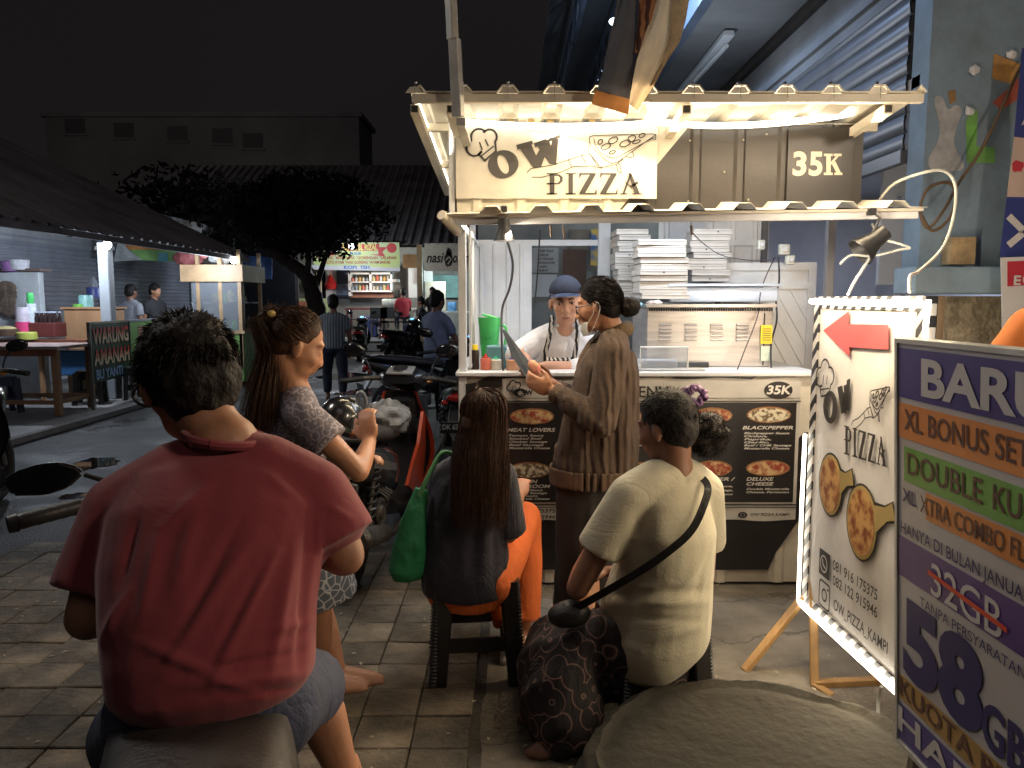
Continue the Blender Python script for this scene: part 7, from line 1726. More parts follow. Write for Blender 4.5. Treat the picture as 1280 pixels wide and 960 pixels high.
for p, d in scalp(hC, Cc.hR, 1, 7500, lambda d: (d[1] < .45 and d[2] > -.5) or d[2] > .5, .078, .096, .092, .030):
    q = [np.array(p)]; pos = p.copy(); end = random.uniform(600, 655); a_ = random.uniform(-.02, .02)
    zt_ = P(600, end, 2.85).z; out_ = V((d.x, d.y, 0))*.02
    hcx = hC+Cc.hR @ V((0, -.03, 0))
    ang = V((p.x-hcx.x, p.y-hcx.y, 0)); ang = ang.normalized() if ang.length > .004 else V((0, -1, 0))
    c0 = hC+Cc.hR @ V((0, -.018, .030)); th0 = math.acos(max(-1, min(1, (p.z-c0.z)/.095))); lv_ = rng.normal()*.0025
    for k in range(1, 5):
        th = th0+(max(th0, 1.75)-th0)*k/4; q.append(np.array((c0.x+ang.x*(.087+lv_)*sin(th), c0.y+ang.y*(.098+lv_)*sin(th), c0.z+.097*cos(th))))
    st_ = q[-1]
    for k in range(1, 7):
        t_ = k/6; r_ = .085+.012*sin(pi*t_)+lv_; ax_ = hcx.lerp(P(600, 640, 2.80), t_)
        tx = ax_.x+ang.x*r_+a_*t_; ty = ax_.y+ang.y*r_*.85-.015*t_; w_ = min(1, t_*2.2)
        q.append(np.array((st_[0]+(tx-st_[0])*w_+rng.normal()*.002, st_[1]+(ty-st_[1])*w_, st_[2]+(zt_-st_[2])*t_)))
    ps.append(np.array(q))
bm = NB()
Cc.haircap(M_hairb, [((0, -.018, .030), (.078, .092, .087), None), ((0, -.045, -.02), (.062, .060, .075), None)], 0, ps, .0008, .007, .002)
bm = NB(); loft(bm, [(hC+V((-.005, -.02, -.01)), V((1, .1, 0)), .076, .075), (P(604, 575, 2.83), V((1, .1, 0)), .088, .060), (P(602, 610, 2.81), V((1, .1, 0)), .085, .045), (P(600, 634, 2.81), V((1, .1, 0)), .065, .025)], 24); Cc.t.mesh('hair_length', setm(bake(bm, .008, 4, [(P(575+k*6, 540, 2.75), P(578+k*5.4, 640, 2.75), .005, .005*(-1)**k) for k in range(11)], .005, 20), M_hairb))
gbg = T('shoulder_bag', 'green fabric shoulder bag hanging at the left side of the seated woman in navy', 'bag', PC(508, 720, 2.88))
M_gb = mat('bag_green', (.02, .20, .075), .7, 0, .15, 5, .25, 60)
bm = NB(); lt = V((1, .35, 0)).normalized(); loft(bm, [(PC(509, 724, 2.88), lt, .055, .03), (PC(509, 712, 2.88), lt, .072, .05), (PC(513, 680, 2.88), lt, .066, .055), (PC(519, 645, 2.89), lt, .045, .045), (PC(527, 610, 2.9), lt, .026, .025)], 22)
gbg.mesh('pouch', setm(bake(bm, .008, 4, fold_set(21, 10, PC(510, 690, 2.84), (.06, .03, .1), (.1, 0, 1), .16, .010, .010), .006, 12), M_gb))
bm = NB(); tube(bm, curve([PC(524, 620, 2.86), PC(538, 590, 2.86), PC(553, 566, 2.88), PC(570, 570, 2.94)], 6), .009, 8); gbg.part('strap', bm, mat('strap_green', (.10, .32, .12), .6, 0, .1), smooth=True)

# ---- D: woman in brown cardigan at the counter
hD = P(748, 381, 3.42)
def PD(x, y, Y=3.42): return P(x, y, Y)
JD = dict(head=(hD, 72, -10, 0), neck=PD(768, 418, 3.43), sh=[PD(765, 444, 3.24), PD(768, 442, 3.60)], el=[PD(752, 528, 3.16), PD(745, 520, 3.66)], wr=[PD(690, 488, 3.30), PD(690, 480, 3.52)],
    hand=[((-.9, .1, .35), (.1, 1, .2), .8), ((-.8, -.1, .3), (.1, -1, .1), .7)],
    hp=[PD(745, 618, 3.375), PD(745, 618, 3.48)], kn=[PD(735, 708, 3.33), PD(738, 708, 3.5)], an=[G(735, 792, .09), G(742, 782, .09)], toe=[V((-1, .2, 0))]*2,
    spine=[(PD(743, 604), .15, .165), (PD(744, 580), .165, .185), (PD(748, 555), .155, .175), (PD(754, 505), .16, .155), (PD(762, 458), .150, .125), (PD(767, 434), .10, .09)])
D = Fig('person in long brown knitted cardigan with hair bun standing at the stall counter', (PD(742, 700).x, 3.42, 0), JD, .0075, 1.0, M_skB).done()
M_cdg = mat('cardigan_brown', (.070, .043, .028), .95, 0, .15, 10, .0, 90, sheen=.0)
n = M_cdg.node_tree.nodes; l = M_cdg.node_tree.links; t_ = n.new('ShaderNodeTexCoord'); mp_ = n.new('ShaderNodeMapping'); mp_.inputs['Scale'].default_value = (1, 1, 1.0)
w1 = n.new('ShaderNodeTexVoronoi'); w1.inputs['Scale'].default_value = 95; bp_ = n.new('ShaderNodeBump'); bp_.inputs['Strength'].default_value = .55; bp_.inputs['Distance'].default_value = .004
l.new(t_.outputs['Object'], mp_.inputs['Vector']); l.new(mp_.outputs['Vector'], w1.inputs['Vector']); l.new(w1.outputs['Distance'], bp_.inputs['Height']); l.new(bp_.outputs['Normal'], n['Principled BSDF'].inputs['Normal'])
creases(M_cdg, 9, .8, .012, (1, 1, .5), 'wave', 3.5)
fo = [((706+k*13, 500-6*(k % 3)), (700+k*13, 608), 5, .010*(-1)**k) for k in range(8)]+[((778, 455), (795, 520), 5, -.010), ((745, 535), (775, 500), 5, -.009), ((735, 520), (760, 545), 4, .008)]+fold_set(31, 10, JD['el'][0], (.06, .05, .06), (.5, 0, 1), .12, .008, .004)
# cables twisting down the sleeve
shD, elD, wrD = V(JD['sh'][0]), V(JD['el'][0]), V(JD['wr'][0])
for k in range(9):
    a, b = L(shD, elD, k/9), L(shD, elD, (k+1)/9); o_ = V((.02*(-1)**k, -.05, 0)); fo.append((a+o_, b-V((.02*(-1)**k, .05, 0)), .009, .007))
for k in range(6):
    a, b = L(elD, wrD, k/6), L(elD, wrD, (k+1)/6); fo.append((a+V((0, -.05, .02*(-1)**k)), b+V((0, -.05, -.02*(-1)**k)), .009, .006))
D.top('cardigan', M_cdg, 1.86, .018, 1.0, .0075, fo, .0012, 14, .066, bulk=.004, hem=((PD(743, 590), .165, .185), (PD(742, 555), .155, .178)))
M_cdr = mat('ribbed_knit', (.10, .060, .034), .95, 0, .15, 20); 
bm = NB(); lt = (V(JD['hp'][1])-V(JD['hp'][0])).normalized()
for k in range(46):
    a = 2*pi*k/46; lt2 = V((0, 1, 0)); p = PD(743, 592)+V((1, 0, 0))*(.198*math.copysign(abs(cos(a))**.9, cos(a)))+lt2*(.178*sin(a)); bar(bm, p+V((0, 0, .04)), p-V((0, 0, .040)), .017, .014, V((cos(a), sin(a), 0)))
for v in bm.verts: pass
D.t.mesh('ribbed_hem', setm(bake(bm, .006, 1), M_cdr))
bm = NB(); w0 = wrD; dd = (elD-wrD).normalized(); bx, by, _ = basis(dd)
for k in range(16): a = 2*pi*k/16; o_ = (bx*cos(a)+by*sin(a))*.038; bar(bm, w0+dd*.012+o_, w0+dd*.085+o_*1.1, .012, .012)
D.t.mesh('ribbed_cuff', setm(bake(bm, .006, 1), M_cdr))
bm = NB(); nD = V(JD['neck'])+V((0, 0, .028))
tube(bm, curve([nD+V((-.03, -.070, -.035)), nD+V((.030, -.05, -.012)), nD+V((.052, .0, -.002)), nD+V((.030, .05, -.012)), nD+V((-.03, .07, -.03)), nD+V((-.11, .04, -.12)), nD+V((-.15, .01, -.25))], 5), [.034]*4+[.036]*26+[.022], 10)
tube(bm, curve([nD+V((-.01, -.072, -.03)), nD+V((-.06, -.07, -.07)), nD+V((-.115, -.04, -.16)), nD+V((-.16, -.02, -.30)), nD+V((-.20, -.02, -.5))], 5), .026, 10)
D.t.mesh('shawl_collar', setm(bake(bm, .0075, 4, (), .003, 20), mat('collar_brown', (.13, .078, .036), .95, 0, .15, 20, .5, 160)))
M_sbk = mat('skirt_black', (.022, .018, .016), .8, 0, .2, 5)
D.skirt('long_skirt', M_sbk, [(PD(743, 590), lt, .16, .17), (PD(742, 650), lt, .165, .175), (PD(737, 710), lt, .15, .16), (PD(735, 770), lt, .15, .165)], folds=[(PD(702+k*9, 620, 3.25), PD(696+k*10, 770, 3.25), .014, .012*(-1)**k) for k in range(9)])
for i in (0, 1): D.shoe(i, M_blk)
hh = lambda p: hD+D.hR @ V(p)
bun = hh((0, -.135, -.030))
ps = []
for p, d in scalp(hD, D.hR, 1, 2200, lambda d: (d[1] < .3 and d[2] > -.55-.2*d[1]) or d[2] > .42, .080, .099, .093, .030):
    q = [np.array(p)]; c0 = hh((0, -.012, .028))
    for k in range(1, 6): t_ = k/5; s_ = p.lerp(bun, t_); dd_ = (s_-c0).normalized(); q.append(np.array(c0+dd_*(.096*(1-t_)+.112*t_)))
    ps.append(np.array(q))
D.haircap(M_hair, [((0, -.020, .036), (.079, .095, .087), None), ((0, -.048, -.005), (.072, .062, .078), None)], 0, ps, .0014, .006, .003)
bm = NB(); sph(bm, bun, (.046, .050, .047), None, 22, 16); D.t.mesh('hair_bun', setm(bake(bm, .005, 2, (), .006, 30), M_hair))
bm = NB(); tube(bm, [hh((-.078, .0, .004)), hh((-.076, .05, .004)), hh((-.060, .088, .003))], .003, 6)
for sx in (-1, 1): tube(bm, [hh((sx*.034+.026*cos(a), .098-.01*abs(cos(a)), -.006+.018*sin(a))) for a in np.linspace(0, 2*pi, 19)], .0025, 6)
D.t.part('glasses', bm, M_blk, smooth=True)
bm = NB(); g = []
for i in range(9):
    a = -1+2*i/8; g.append([bm.verts.new(hh((a*.058, .090-.045*a*a+.01*(1-abs(v_)), -.085-.030*v_-.012))) for v_ in np.linspace(-1, 1, 6)])
for a, b in zip(g, g[1:]):
    for k in range(5): bm.faces.new((a[k], a[k+1], b[k+1], b[k]))
bmesh.ops.solidify(bm, geom=bm.faces[:], thickness=.002)
mk_ = D.t.part('face_mask', bm, mat('mask_white', (.66, .64, .60), .7, 0, .05), smooth=True, ang=60)
bm = NB(); tube(bm, curve([hh((-.058, .045, -.07)), hh((-.080, .012, -.035)), hh((-.087, -.012, .010)), hh((-.088, -.022, -.02)), hh((-.076, .008, -.075)), hh((-.058, .042, -.115))], 5), .0018, 6); D.t.part('ear_loop', bm, mat('mask_white', (.66, .64, .6)), sub=mk_, smooth=True)
# what she holds
pu = T('coin_purse', 'small pink and cream purse held in the hands of the woman in the cardigan', 'purse', P(672, 462, 3.28))
bm = NB(); sph(bm, P(668, 459, 3.27), (.024, .015, .036), M.Rotation(-.7, 3, 'Y'), 20, 14); pu.mesh('pouch', setm(bake(bm, .005, 2, (), .006, 40), mat('purse_pink', (.62, .12, .14), .6, 0, .4, 28, var2=(.6, .5, .25))))

# ---- E: large woman in pale T-shirt
hE = P(832, 533, 2.56)
def PE(x, y, Y=2.56): return P(x, y, Y)
JE = dict(head=(hE, 52, -12, 0), neck=PE(843, 584, 2.57), sh=[PE(786, 620, 2.50), PE(880, 614, 2.66)], el=[PE(722, 735, 2.50), PE(880, 720, 2.78)], wr=[PE(740, 684, 2.72), PE(760, 715, 2.9)],
    hand=[((.8, .5, -.35), (-.5, .5, 0), 1.0), ((-.9, .1, 0), (0, 0, -1), .6)],
    hp=[PE(775, 800, 2.56), PE(845, 800, 2.66)], kn=[PE(704, 824, 2.74), PE(730, 800, 2.92)], an=[G(722, 905, .09), G(712, 880, .10)], toe=[V((-.6, -.25, 0)), V((-1, .2, 0))],
    spine=[(PE(828, 836, 2.60), .11, .10), (PE(820, 818, 2.60), .172, .16), (PE(815, 790, 2.60), .192, .175), (PE(822, 750, 2.59), .180, .165), (PE(830, 705, 2.58), .158, .148), (PE(834, 660, 2.57), .165, .135), (PE(837, 622, 2.57), .135, .10), (PE(841, 600, 2.57), .085, .07)])
E = Fig('large person in pale beige T-shirt and batik skirt with curly hair puff, sitting low', (.50, 2.62, 0), JE, .0085, 1.12, M_skC).done()
M_bge = mat('shirt_beige', (.43, .39, .29), .8, 0, .06, 3, .12, 120, sheen=.1)
fo = [((x0, y0), (x1, y1), w, a) for x0, y0, x1, y1, w, a in ((748, 742, 885, 738, 5, -.013), (755, 756, 888, 752, 6, .010), (760, 770, 880, 778, 5, -.007), (765, 722, 830, 742, 5, .008), (870, 650, 805, 715, 9, .006), (796, 640, 806, 700, 8, -.008), (822, 640, 830, 690, 10, .005),
    (750, 790, 800, 815, 6, .006), (820, 800, 885, 780, 6, .006), (888, 690, 870, 745, 6, -.007), (880, 700, 850, 738, 5, .006))]
creases(M_bge, 5, .45, .012, (.4, 1, 1))
E.top('t_shirt', M_bge, .60, .011, 1.02, .0085, fo, .0015, 6, .066, bulk=.010)
M_btk = mat('skirt_batik', (.02, .02, .02), .8, 0, 0); _, rmp = pattern(M_btk, 'rings', (.014, .010, .012), (.040, .020, .024), 13, .55, .93)
el_ = rmp.color_ramp.elements.new(1.0); el_.color = (.22, .13, .11, 1); creases(M_btk, 6, .7, .02, (1, 1, .35))
lE = V((.35, 1, 0)).normalized()
def ex_(bm):
    loft(bm, [(PE(722, 800, 2.74), V((0, 1, 0)), .29, .16), (PE(704, 838, 2.66), V((0, 1, 0)), .29, .165), (PE(702, 885, 2.55), V((0, 1, 0)), .25, .150), (PE(714, 925, 2.47), V((0, 1, 0)), .19, .120), (PE(722, 950, 2.43), V((0, 1, 0)), .14, .11)], 28, 2.1)
    loft(bm, [(PE(800, 815, 2.64), V((0, 1, 0)), .20, .15), (PE(750, 815, 2.72), V((0, 1, 0)), .24, .14), (PE(700, 822, 2.74), V((0, 1, 0)), .24, .11)], 24, 2.1)
E.legs('skirt', M_btk, .98, .03, extra=ex_, folds=[(PE(672+k*12, 835, 2.5), PE(700+k*9, 950, 2.42), .013, .014*(-1)**k) for k in range(8)]+fold_set(41, 14, PE(800, 810, 2.5), (.1, .08, .04), (1, 0, .5), .14, .010, .010), namp=.005)
for i in (0, 1): E.shoe(i, mat('sandal_dark', (.03, .02, .02)), 'sandal', low=True)
hh = lambda p: hE+E.hR @ V(p)
ps = hairpaths_short(scalp(hE, E.hR, 1, 2500, lambda d: (d[1] < .35 and d[2] > -.7) or d[2] > .5, .079, .097, .090, .030), .018, .8, E.hR)
pf_ = P(884, 543, 2.60)
for k in range(5200):
    d = rng.normal(size=3); d /= np.linalg.norm(d); st_ = np.array(pf_)+d*np.array([.060, .055, .064])*.9; q = [st_]; v = V(d)
    for j in range(5): v = (v+V(rng.normal(size=3))*.8-V((0, 0, .12))).normalized(); q.append(q[-1]+np.array(v)*.0085)
    ps.append(np.array(q))
E.haircap(M_hair, [((0, -.020, .038), (.080, .097, .090), None), ((0, -.048, -.005), (.074, .066, .080), None)], 0, ps, .0011, .0065, .005)
bm = NB(); sph(bm, pf_, (.068, .062, .074), M.Rotation(.5, 3, 'Y'), 24, 18); E.t.mesh('hair_puff', setm(bake(bm, .006, 2, (), .012, 34), mat('hair_frizz', (.030, .018, .012), .6, 0, .3, 40, .8, 160)))
bm = NB(); c_ = P(866, 494, 2.56)
for k in range(5):
    pts_ = [c_+V(((.030+.012*sin(a*5+k))*cos(a)+.003*k, .02*sin(a*3+k), (.026+.008*cos(a*7+k))*sin(a))) for a in np.linspace(0, 2*pi, 33)]; tube(bm, pts_, .006, 6, False)
E.t.part('scrunchie', bm, mat('scrunchie_purple', (.20, .09, .22), .6, 0, .5, 60), smooth=True)
M_bag = mat('bag_black', (.015, .014, .014), .5, 0, .2, 8, .2, 60)
cbg = T('crossbody_bag', 'black cross-body bag with long strap worn by the large woman in beige', 'bag', PE(705, 762, 2.5))
stp = [PE(872, 592, 2.60), PE(884, 606, 2.50), PE(882, 625, 2.455), PE(865, 662, 2.415), PE(835, 690, 2.40), PE(800, 714, 2.405), PE(765, 735, 2.42), PE(735, 752, 2.45), PE(712, 765, 2.48)]
bm = NB(); g = []
cu_ = curve(stp, 5)
for i, p in enumerate(cu_):
    d = (cu_[min(i+1, len(cu_)-1)]-cu_[max(i-1, 0)]).normalized(); s_ = d.cross(V((0, -1, .1))).normalized()*.013; g.append([bm.verts.new(p+s_), bm.verts.new(p-s_)])
for a, b in zip(g, g[1:]): bm.faces.new((a[0], a[1], b[1], b[0]))
bmesh.ops.solidify(bm, geom=bm.faces[:], thickness=.004); cbg.part('strap', bm, M_bag, smooth=True)
bm = NB(); sph(bm, PE(712, 768, 2.50), (.075, .05, .045), M.Rotation(-.15, 3, 'Y'), 20, 14); cbg.mesh('pouch', setm(bake(bm, .007, 3, (), .004, 20), M_bag))
bm = NB(); w_ = V(JE['wr'][0]); dd = (w_-V(JE['el'][0])).normalized(); bx, by, _ = basis(dd); tube(bm, [w_-dd*.01+(bx*cos(a)+by*sin(a))*.035 for a in np.linspace(0, 2*pi, 25)], .006, 8, False); E.t.part('bracelet', bm, mat('bracelet_brass', (.45, .3, .15), .3, .8, .1), smooth=True)
cp = G(883, 838); bm = NB(); lathe(bm, [(.001, 0), (.04, 0), (.036, .06), (.02, .09), (.03, .12)], (cp.x, cp.y+.1, .015), 16); single('black_pouch', bm, M_blk, 'small black object standing behind the woven stool', 'pouch', smooth=True, loc=(cp.x, cp.y+.1, .015))

# ---- F: cook behind the counter
hF = P(707, 377, 4.08)
def PF(x, y, Y=4.2): return P(x, y, Y)
JF = dict(head=(hF, 176, -6, 2), neck=PF(706, 411, 4.17), sh=[PF(735, 430, 4.22), PF(672, 426, 4.22)], el=[PF(745, 462, 4.10), PF(640, 447, 4.12)], wr=[PF(682, 457, 4.02), PF(650, 440, 3.90)],
    hand=[((-.9, -.1, 0), (0, -.2, -1), .5), ((.3, -.7, -.5), (0, -.3, -1), .9)],
    hp=[PF(728, 545, 4.42), PF(680, 545, 4.42)], kn=[PF(728, 640, 4.4), PF(680, 640, 4.4)], an=[V((.36, 4.42, .09)), V((.18, 4.42, .09))], toe=[V((0, -1, 0))]*2,
    spine=[(PF(703, 545, 4.42), .155, .11), (PF(703, 510, 4.38), .155, .11), (PF(703, 475, 4.30), .155, .11), (PF(703, 450, 4.25), .155, .105), (PF(704, 428, 4.21), .125, .085), (PF(705, 414, 4.19), .075, .06)])
RF = hmat(176, -6, 2)
F_ = Fig('person in a white chef jacket, navy cap and zebra striped apron leaning over the counter', (.27, 4.42, 0), JF, .0065, 1.0, M_skF, hs=1.04).done(
    [(hF+RF @ (V((sx*.032, .088, -.004))*1.04), .014, tuple(RF @ V((0, -.006, 0)))) for sx in (-1, 1)])
for sx in (-1, 1):
    bm = NB(); sph(bm, hF+RF @ (V((sx*.0315, .0755, -.001))*1.04), (.0125, .0105, .0068), RF, 16, 10); ey = F_.t.part('eye', bm, mat('eye_white', (.5, .45, .42), .3, 0, 0), smooth=True)
    bm = NB(); sph(bm, hF+RF @ (V((sx*.0315, .0845, -.002))*1.04), (.0055, .003, .0055), RF, 12, 8); F_.t.part('iris', bm, mat('iris', (.02, .012, .01), .2, 0, 0), sub=ey, smooth=True)
    bm = NB(); tube(bm, [hF+RF @ (V((sx*a, b, c))*1.04) for a, b, c in ((.014, .091, .018), (.03, .090, .024), (.048, .080, .019))], [.003, .0032, .0015], 6); F_.t.part('eyebrow', bm, M_hair, smooth=True)
    bm = NB(); tube(bm, [hF+RF @ (V((sx*a, b, c))*1.04) for a, b, c in ((.017, .0855, .003), (.031, .0895, .007), (.046, .080, .003))], [.0015, .0022, .0015], 6); F_.t.part('eyelid', bm, mat('lid_dark', (.12, .06, .045), .5, 0, 0), smooth=True)
bm = NB(); sph(bm, hF+RF @ (V((0, .091, -.071))*1.04), (.021, .007, .0055), RF, 16, 8); F_.t.part('lips', bm, mat('lips', (.30, .11, .09), .45, 0, .1), smooth=True)
M_jkt = mat('jacket_white', (.62, .61, .64), .8, 0, .05, 4, .12, 120)
creases(M_jkt, 8, .6, .012)
F_.top('chef_jacket', M_jkt, 1.45, .013, 1.06, .0075, fold_set(51, 24, PF(700, 440, 4.1), (.16, .06, .06), (.7, -.2, 1), .12, .009, .008), .001, bulk=.002)
bm = NB(); nF = V(JF['neck']); tube(bm, [nF+V((.058*cos(a), .055*sin(a), .012+.014*(-sin(a))))+V((0, 0, .0)) for a in np.linspace(-pi*.42, pi*1.42, 30)], .013, 8); F_.t.part('collar', bm, M_jkt, smooth=True)
F_.legs('trousers', M_blk, 1.9, vox=.012)
for i in (0, 1): F_.shoe(i, M_blk)
# cap
M_cap = mat('cap_navy', (.011, .015, .034), .8, 0, .12, 12, .2, 150)
bm = NB(); hh = lambda p: hF+RF @ (V(p)*1.04)
sph(bm, hh((0, -.012, .046)), (.088, .104, .090), RF, 28, 18)
for v in list(bm.verts):
    lv = RF.transposed() @ (v.co-hF)
    if lv.z < .046: v.co = hF+RF @ V((lv.x, lv.y, .046))
F_.t.mesh('cap', setm(bake(bm, .006, 2, [(hh((0, .09, .05)), hh((0, -.09, .05)), .004, -.002)], .001, 20), M_cap))
bm = NB(); g = []
for i in range(15):
    a = R(-62+124*i/14); row = []
    for j in range(6): r_ = j/5; row.append(bm.verts.new(hh((sin(a)*(.083+.006*r_), .010+cos(a)*(.078+.078*r_*cos(a*.9)), .056-.010*r_-.016*sin(a)**2-.004))))
    g.append(row)
for a, b in zip(g, g[1:]):
    for k in range(5): bm.faces.new((a[k], a[k+1], b[k+1], b[k]))
bmesh.ops.solidify(bm, geom=bm.faces[:], thickness=.004); F_.t.part('cap_brim', bm, mat('brim_blue', (.05, .07, .13), .7, 0, .1), smooth=True, ang=60)
ps = hairpaths_short(scalp(hF, RF, 1.04, 700, lambda d: d[1] < .2 and -.35 < d[2] < .15, .077, .097, .09, .028), .014, .8, RF)
F_.haircap(M_hair, [((0, -.045, .005), (.0745, .064, .07), None)], 0, ps, .0012, .006, .002)
M_zeb = mat('apron_zebra', (.02, .02, .02), .8, 0, 0); pattern(M_zeb, 'wavy', (.012, .012, .012), (.55, .53, .5), 13, .50, .56, None)
def straps(pts, w, nm, m):
    bm = NB(); g = []; cu = curve(pts, 5)
    for i, p in enumerate(cu):
        d = (cu[min(i+1, len(cu)-1)]-cu[max(i-1, 0)]).normalized(); s_ = d.cross(V((0, -1, .3))).normalized()*w; g.append([bm.verts.new(p+s_), bm.verts.new(p-s_)])
    for a, b in zip(g, g[1:]): bm.faces.new((a[0], a[1], b[1], b[0]))
    bmesh.ops.solidify(bm, geom=bm.faces[:], thickness=.004); return F_.t.part(nm, bm, m, smooth=True)
straps([PF(690, 394, 4.17), PF(689, 408, 4.085), PF(685, 428, 4.065), PF(680, 447, 4.09), PF(678, 470, 4.1)], .013, 'apron_strap', M_zeb)
straps([PF(722, 398, 4.17), PF(722, 410, 4.085), PF(721, 428, 4.065), PF(718, 447, 4.09), PF(716, 470, 4.1)], .013, 'apron_strap', M_zeb)
bm = NB(); loft(bm, [(PF(700, 520, 4.26), V((1, 0, 0)), .15, .02), (PF(700, 448, 4.12), V((1, 0, 0)), .10, .02)], 16, 4); F_.t.part('apron_bib', bm, M_zeb, smooth=True)
mn = T('menu_card', 'grey laminated menu card held between the cook and the customer', 'menu', P(645, 440, 3.7))
bm = NB(); vs = [P(627, 411, 3.72), P(633, 414, 3.70), P(664, 455, 3.62), P(664, 474, 3.60), P(656, 470, 3.62), P(640, 446, 3.68)]
a = [bm.verts.new(v) for v in vs]; bm.faces.new(a); bmesh.ops.solidify(bm, geom=bm.faces[:], thickness=.004); mn.part('card', bm, mat('laminate', (.26, .27, .28), .25, 0, .1, 4))

# ---- background figures
def bgfig(label, x, ytop, yfeet_or_none, Y, base_z, cols, pose='stand', yaw=0, hairc=None, vox=.016, skin_=None, h=1.58, group='people in the eateries', hairlong=False):
    """simple full figure at world depth Y; head centre column x"""
    top = P(x, ytop, Y).z; X = P(x, ytop, Y).x; Rz = M.Rotation(R(yaw), 3, 'Z')
    def w(a, b, c): q = Rz @ V((a, b, 0)); return V((X+q.x, Y+q.y, c))
    hz = top-.115
    if pose == 'stand': z_hip = base_z+(top-base_z)*.53; kn = (.02, z_hip*.52+base_z*.48); ank = (-.05, base_z+.09); st_ = .12
    else: z_hip = hz-.66; kn = (.42, z_hip+.02); ank = (.42, z_hip-.42); st_ = 0
    hip = [w(-.09, 0, z_hip), w(.09, 0, z_hip)]
    k_ = [w(-.12, kn[0]+st_, kn[1]), w(.12, kn[0]-st_*.4, kn[1])]; a_ = [w(-.12, ank[0]+st_*1.6, ank[1]), w(.12, ank[0]-st_, ank[1]+(.03 if st_ else 0))]
    sz = hz-.24
    J = dict(head=(w(0, .03, hz), yaw, -8, 0), neck=w(0, 0, hz-.15), sh=[w(-.17, 0, sz), w(.17, 0, sz)], el=[w(-.23, -.02 if pose == 'stand' else .12, sz-.26), w(.23, -.02 if pose == 'stand' else .12, sz-.26)], wr=[w(-.22, .12, sz-.46) if pose == 'stand' else w(-.12, .34, sz-.28), w(.22, .12, sz-.46) if pose == 'stand' else w(.12, .34, sz-.28)],
        hp=hip, kn=k_, an=a_, toe=[Rz @ V((0, 1, 0))]*2, spine=[(w(0, 0, z_hip-.04), .15, .12), (w(0, 0, z_hip+.1), .15, .115), (w(0, 0, (z_hip+sz)/2+.05), .155, .11), (w(0, 0, sz), .15, .10), (w(0, 0, sz+.06), .085, .06)])
    f = Fig(label, (X, Y, base_z), J, vox, 1.0, skin_ or M_skC, group=None).done()
    f.top('shirt', cols[0], .6, .014, 1.04, vox, (), .006, 7); f.legs('trousers', cols[1], 1.85, .016, vox=vox)
    parts = [((0, -.020, .040), (.084, .100, .092), None), ((0, -.05, -.01), (.078, .07, .085), None)]
    if hairlong: parts.append(((0, -.05, -.06), (.07, .06, .09), None))
    f.haircap(hairc or M_hair, parts, vox=.012, namp=.008)
    return f
M_strs = mat('shirt_striped', (.3, .32, .3), .85, 0, 0); pattern(M_strs, 'wave', (.28, .30, .31), (.10, .11, .12), 8, .4, .6)
M_jn = mat('dark_jeans', (.02, .024, .045), .8, 0, .2); M_gsh = mat('shirt_grey', (.24, .25, .28), .85, 0, .1); M_bgs = mat('shirt_bluegrey', (.20, .22, .32), .85, 0, .1); M_rsh = mat('shirt_crimson', (.42, .03, .05), .8, 0, .1); M_dks = mat('shirt_dark', (.03, .028, .032), .8, 0, .1)
bgfig('person in striped grey shirt and dark jeans walking away across the wet yard', 416, 369, 505, 11.2, 0, (M_strs, M_jn), 'stand', 8)
bgfig('person in a grey T-shirt standing with their back turned at the left eatery', 162, 356, 0, 12.8, .1, (M_gsh, M_jn), 'stand', -20)
bgfig('person in a dark top facing right beside the grey shirted one at the left eatery', 192, 355, 0, 13.3, .1, (M_dks, M_jn), 'stand', -110, skin_=M_skB)
bgfig('person in blue grey shirt sitting on a scooter left of the stall post', 545, 364, 0, 9.4, 0, (M_bgs, M_bgs), 'sit', -40)
bgfig('person in a crimson shirt leaning at the far pale table', 504, 361, 0, 22.2, .42, (M_rsh, M_jn), 'sit', 20, vox=.024)
bgfig('person with dark cap sitting behind the far cream panel', 541, 359, 0, 21.6, .42, (M_dks, M_jn), 'sit', 160, vox=.024)
bgfig('small dark seated person between the red shirted and blue grey shirted ones', 527, 371, 0, 20.0, .1, (M_dks, M_jn), 'sit', 90, vox=.024)
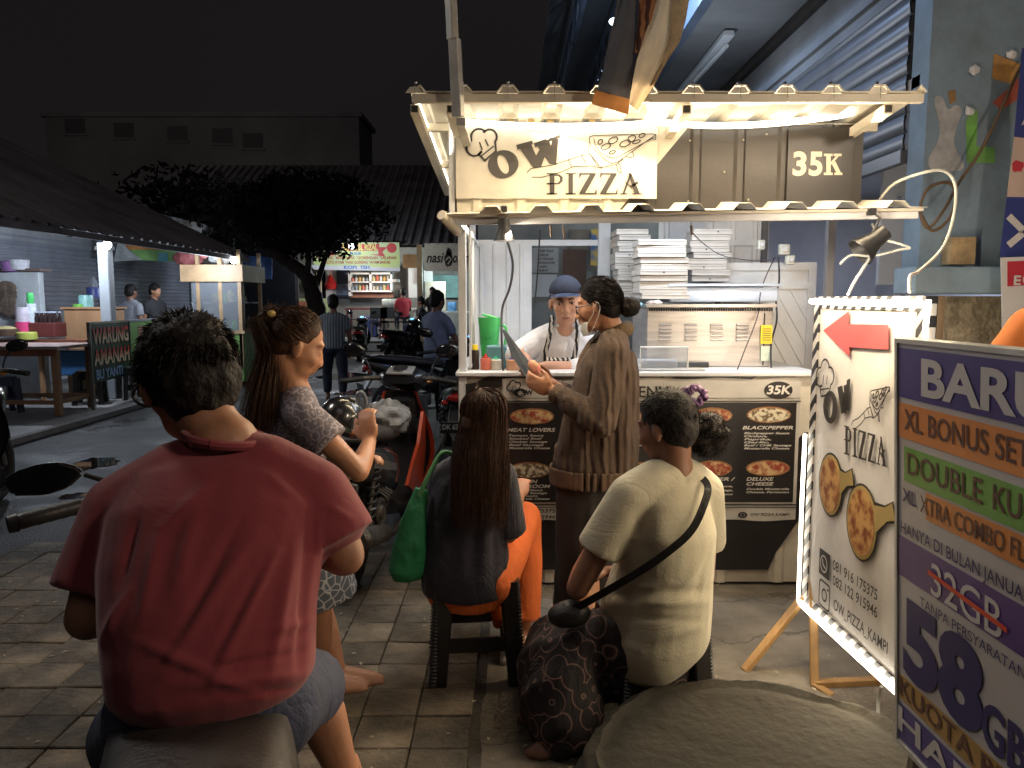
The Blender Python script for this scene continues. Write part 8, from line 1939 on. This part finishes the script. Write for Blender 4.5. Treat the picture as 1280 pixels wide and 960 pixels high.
bgfig('person whose head shows above the yellow green menu stand', 366, 361, 0, 22.5, .42, (M_gsh, M_jn), 'sit', 10, vox=.024)
# orange shirted person at the right edge
sE = V((1.97, 2.55, 0))
JO = dict(head=(V((2.12, 2.62, 1.66)), 20, 0, 0), neck=V((2.10, 2.6, 1.50)), sh=[V((1.90, 2.58, 1.42)), V((2.28, 2.62, 1.42))], el=[V((1.80, 2.62, 1.16)), V((2.36, 2.6, 1.14))], wr=[V((1.84, 2.8, 1.0)), V((2.3, 2.8, 1.0))],
    hp=[V((2.0, 2.6, .85)), V((2.2, 2.62, .85))], kn=[V((2.0, 2.63, .48)), V((2.2, 2.65, .48))], an=[V((1.99, 2.6, .1)), V((2.21, 2.62, .1))],
    spine=[(V((2.1, 2.6, .82)), .17, .13), (V((2.1, 2.6, 1.0)), .16, .13), (V((2.1, 2.6, 1.2)), .18, .13), (V((2.1, 2.6, 1.38)), .17, .11), (V((2.1, 2.6, 1.45)), .09, .06)])
O = Fig('person in an orange top cut off by the right frame edge', (2.1, 2.6, 0), JO, .012, 1.05, M_skA).done()
O.top('orange_top', mat('top_orange', (.75, .22, .05), .8, 0, .08), .9, .03, 1.06, .012, (), .005, 6, bulk=.02); O.legs('trousers', M_jn, 1.9, vox=.014); O.haircap(M_hair, [((0, -.02, .04), (.084, .1, .092), None)], vox=.01); O.t.o.location += V((-.23, -.12, -.02))

# litter: small leaves and scraps on the paving
lf = []
for k in range(260):
    x = random.uniform(-2.8, 1.4); y = random.uniform(2.1, 4.6); s_ = random.uniform(.004, .015); a = random.random()*6.3; z = .030
    lf.append((x, y, z, s_, a))
bm = NB()
for x, y, z, s_, a in lf:
    q_ = [bm.verts.new((x+cos(a+b)*s_*r_, y+sin(a+b)*s_*r_, z+.003*c)) for b, r_, c in ((0, 1, 0), (1.5, .5, 1), (3.1, 1, 0), (4.7, .5, 1))]; bm.faces.new(q_)
single('ground_litter', bm, mat('dry_scrap', (.35, .30, .22), .8, 0, .3, 50), 'tiny dry leaf scraps and crumbs scattered on the paving', 'litter', kind='stuff')
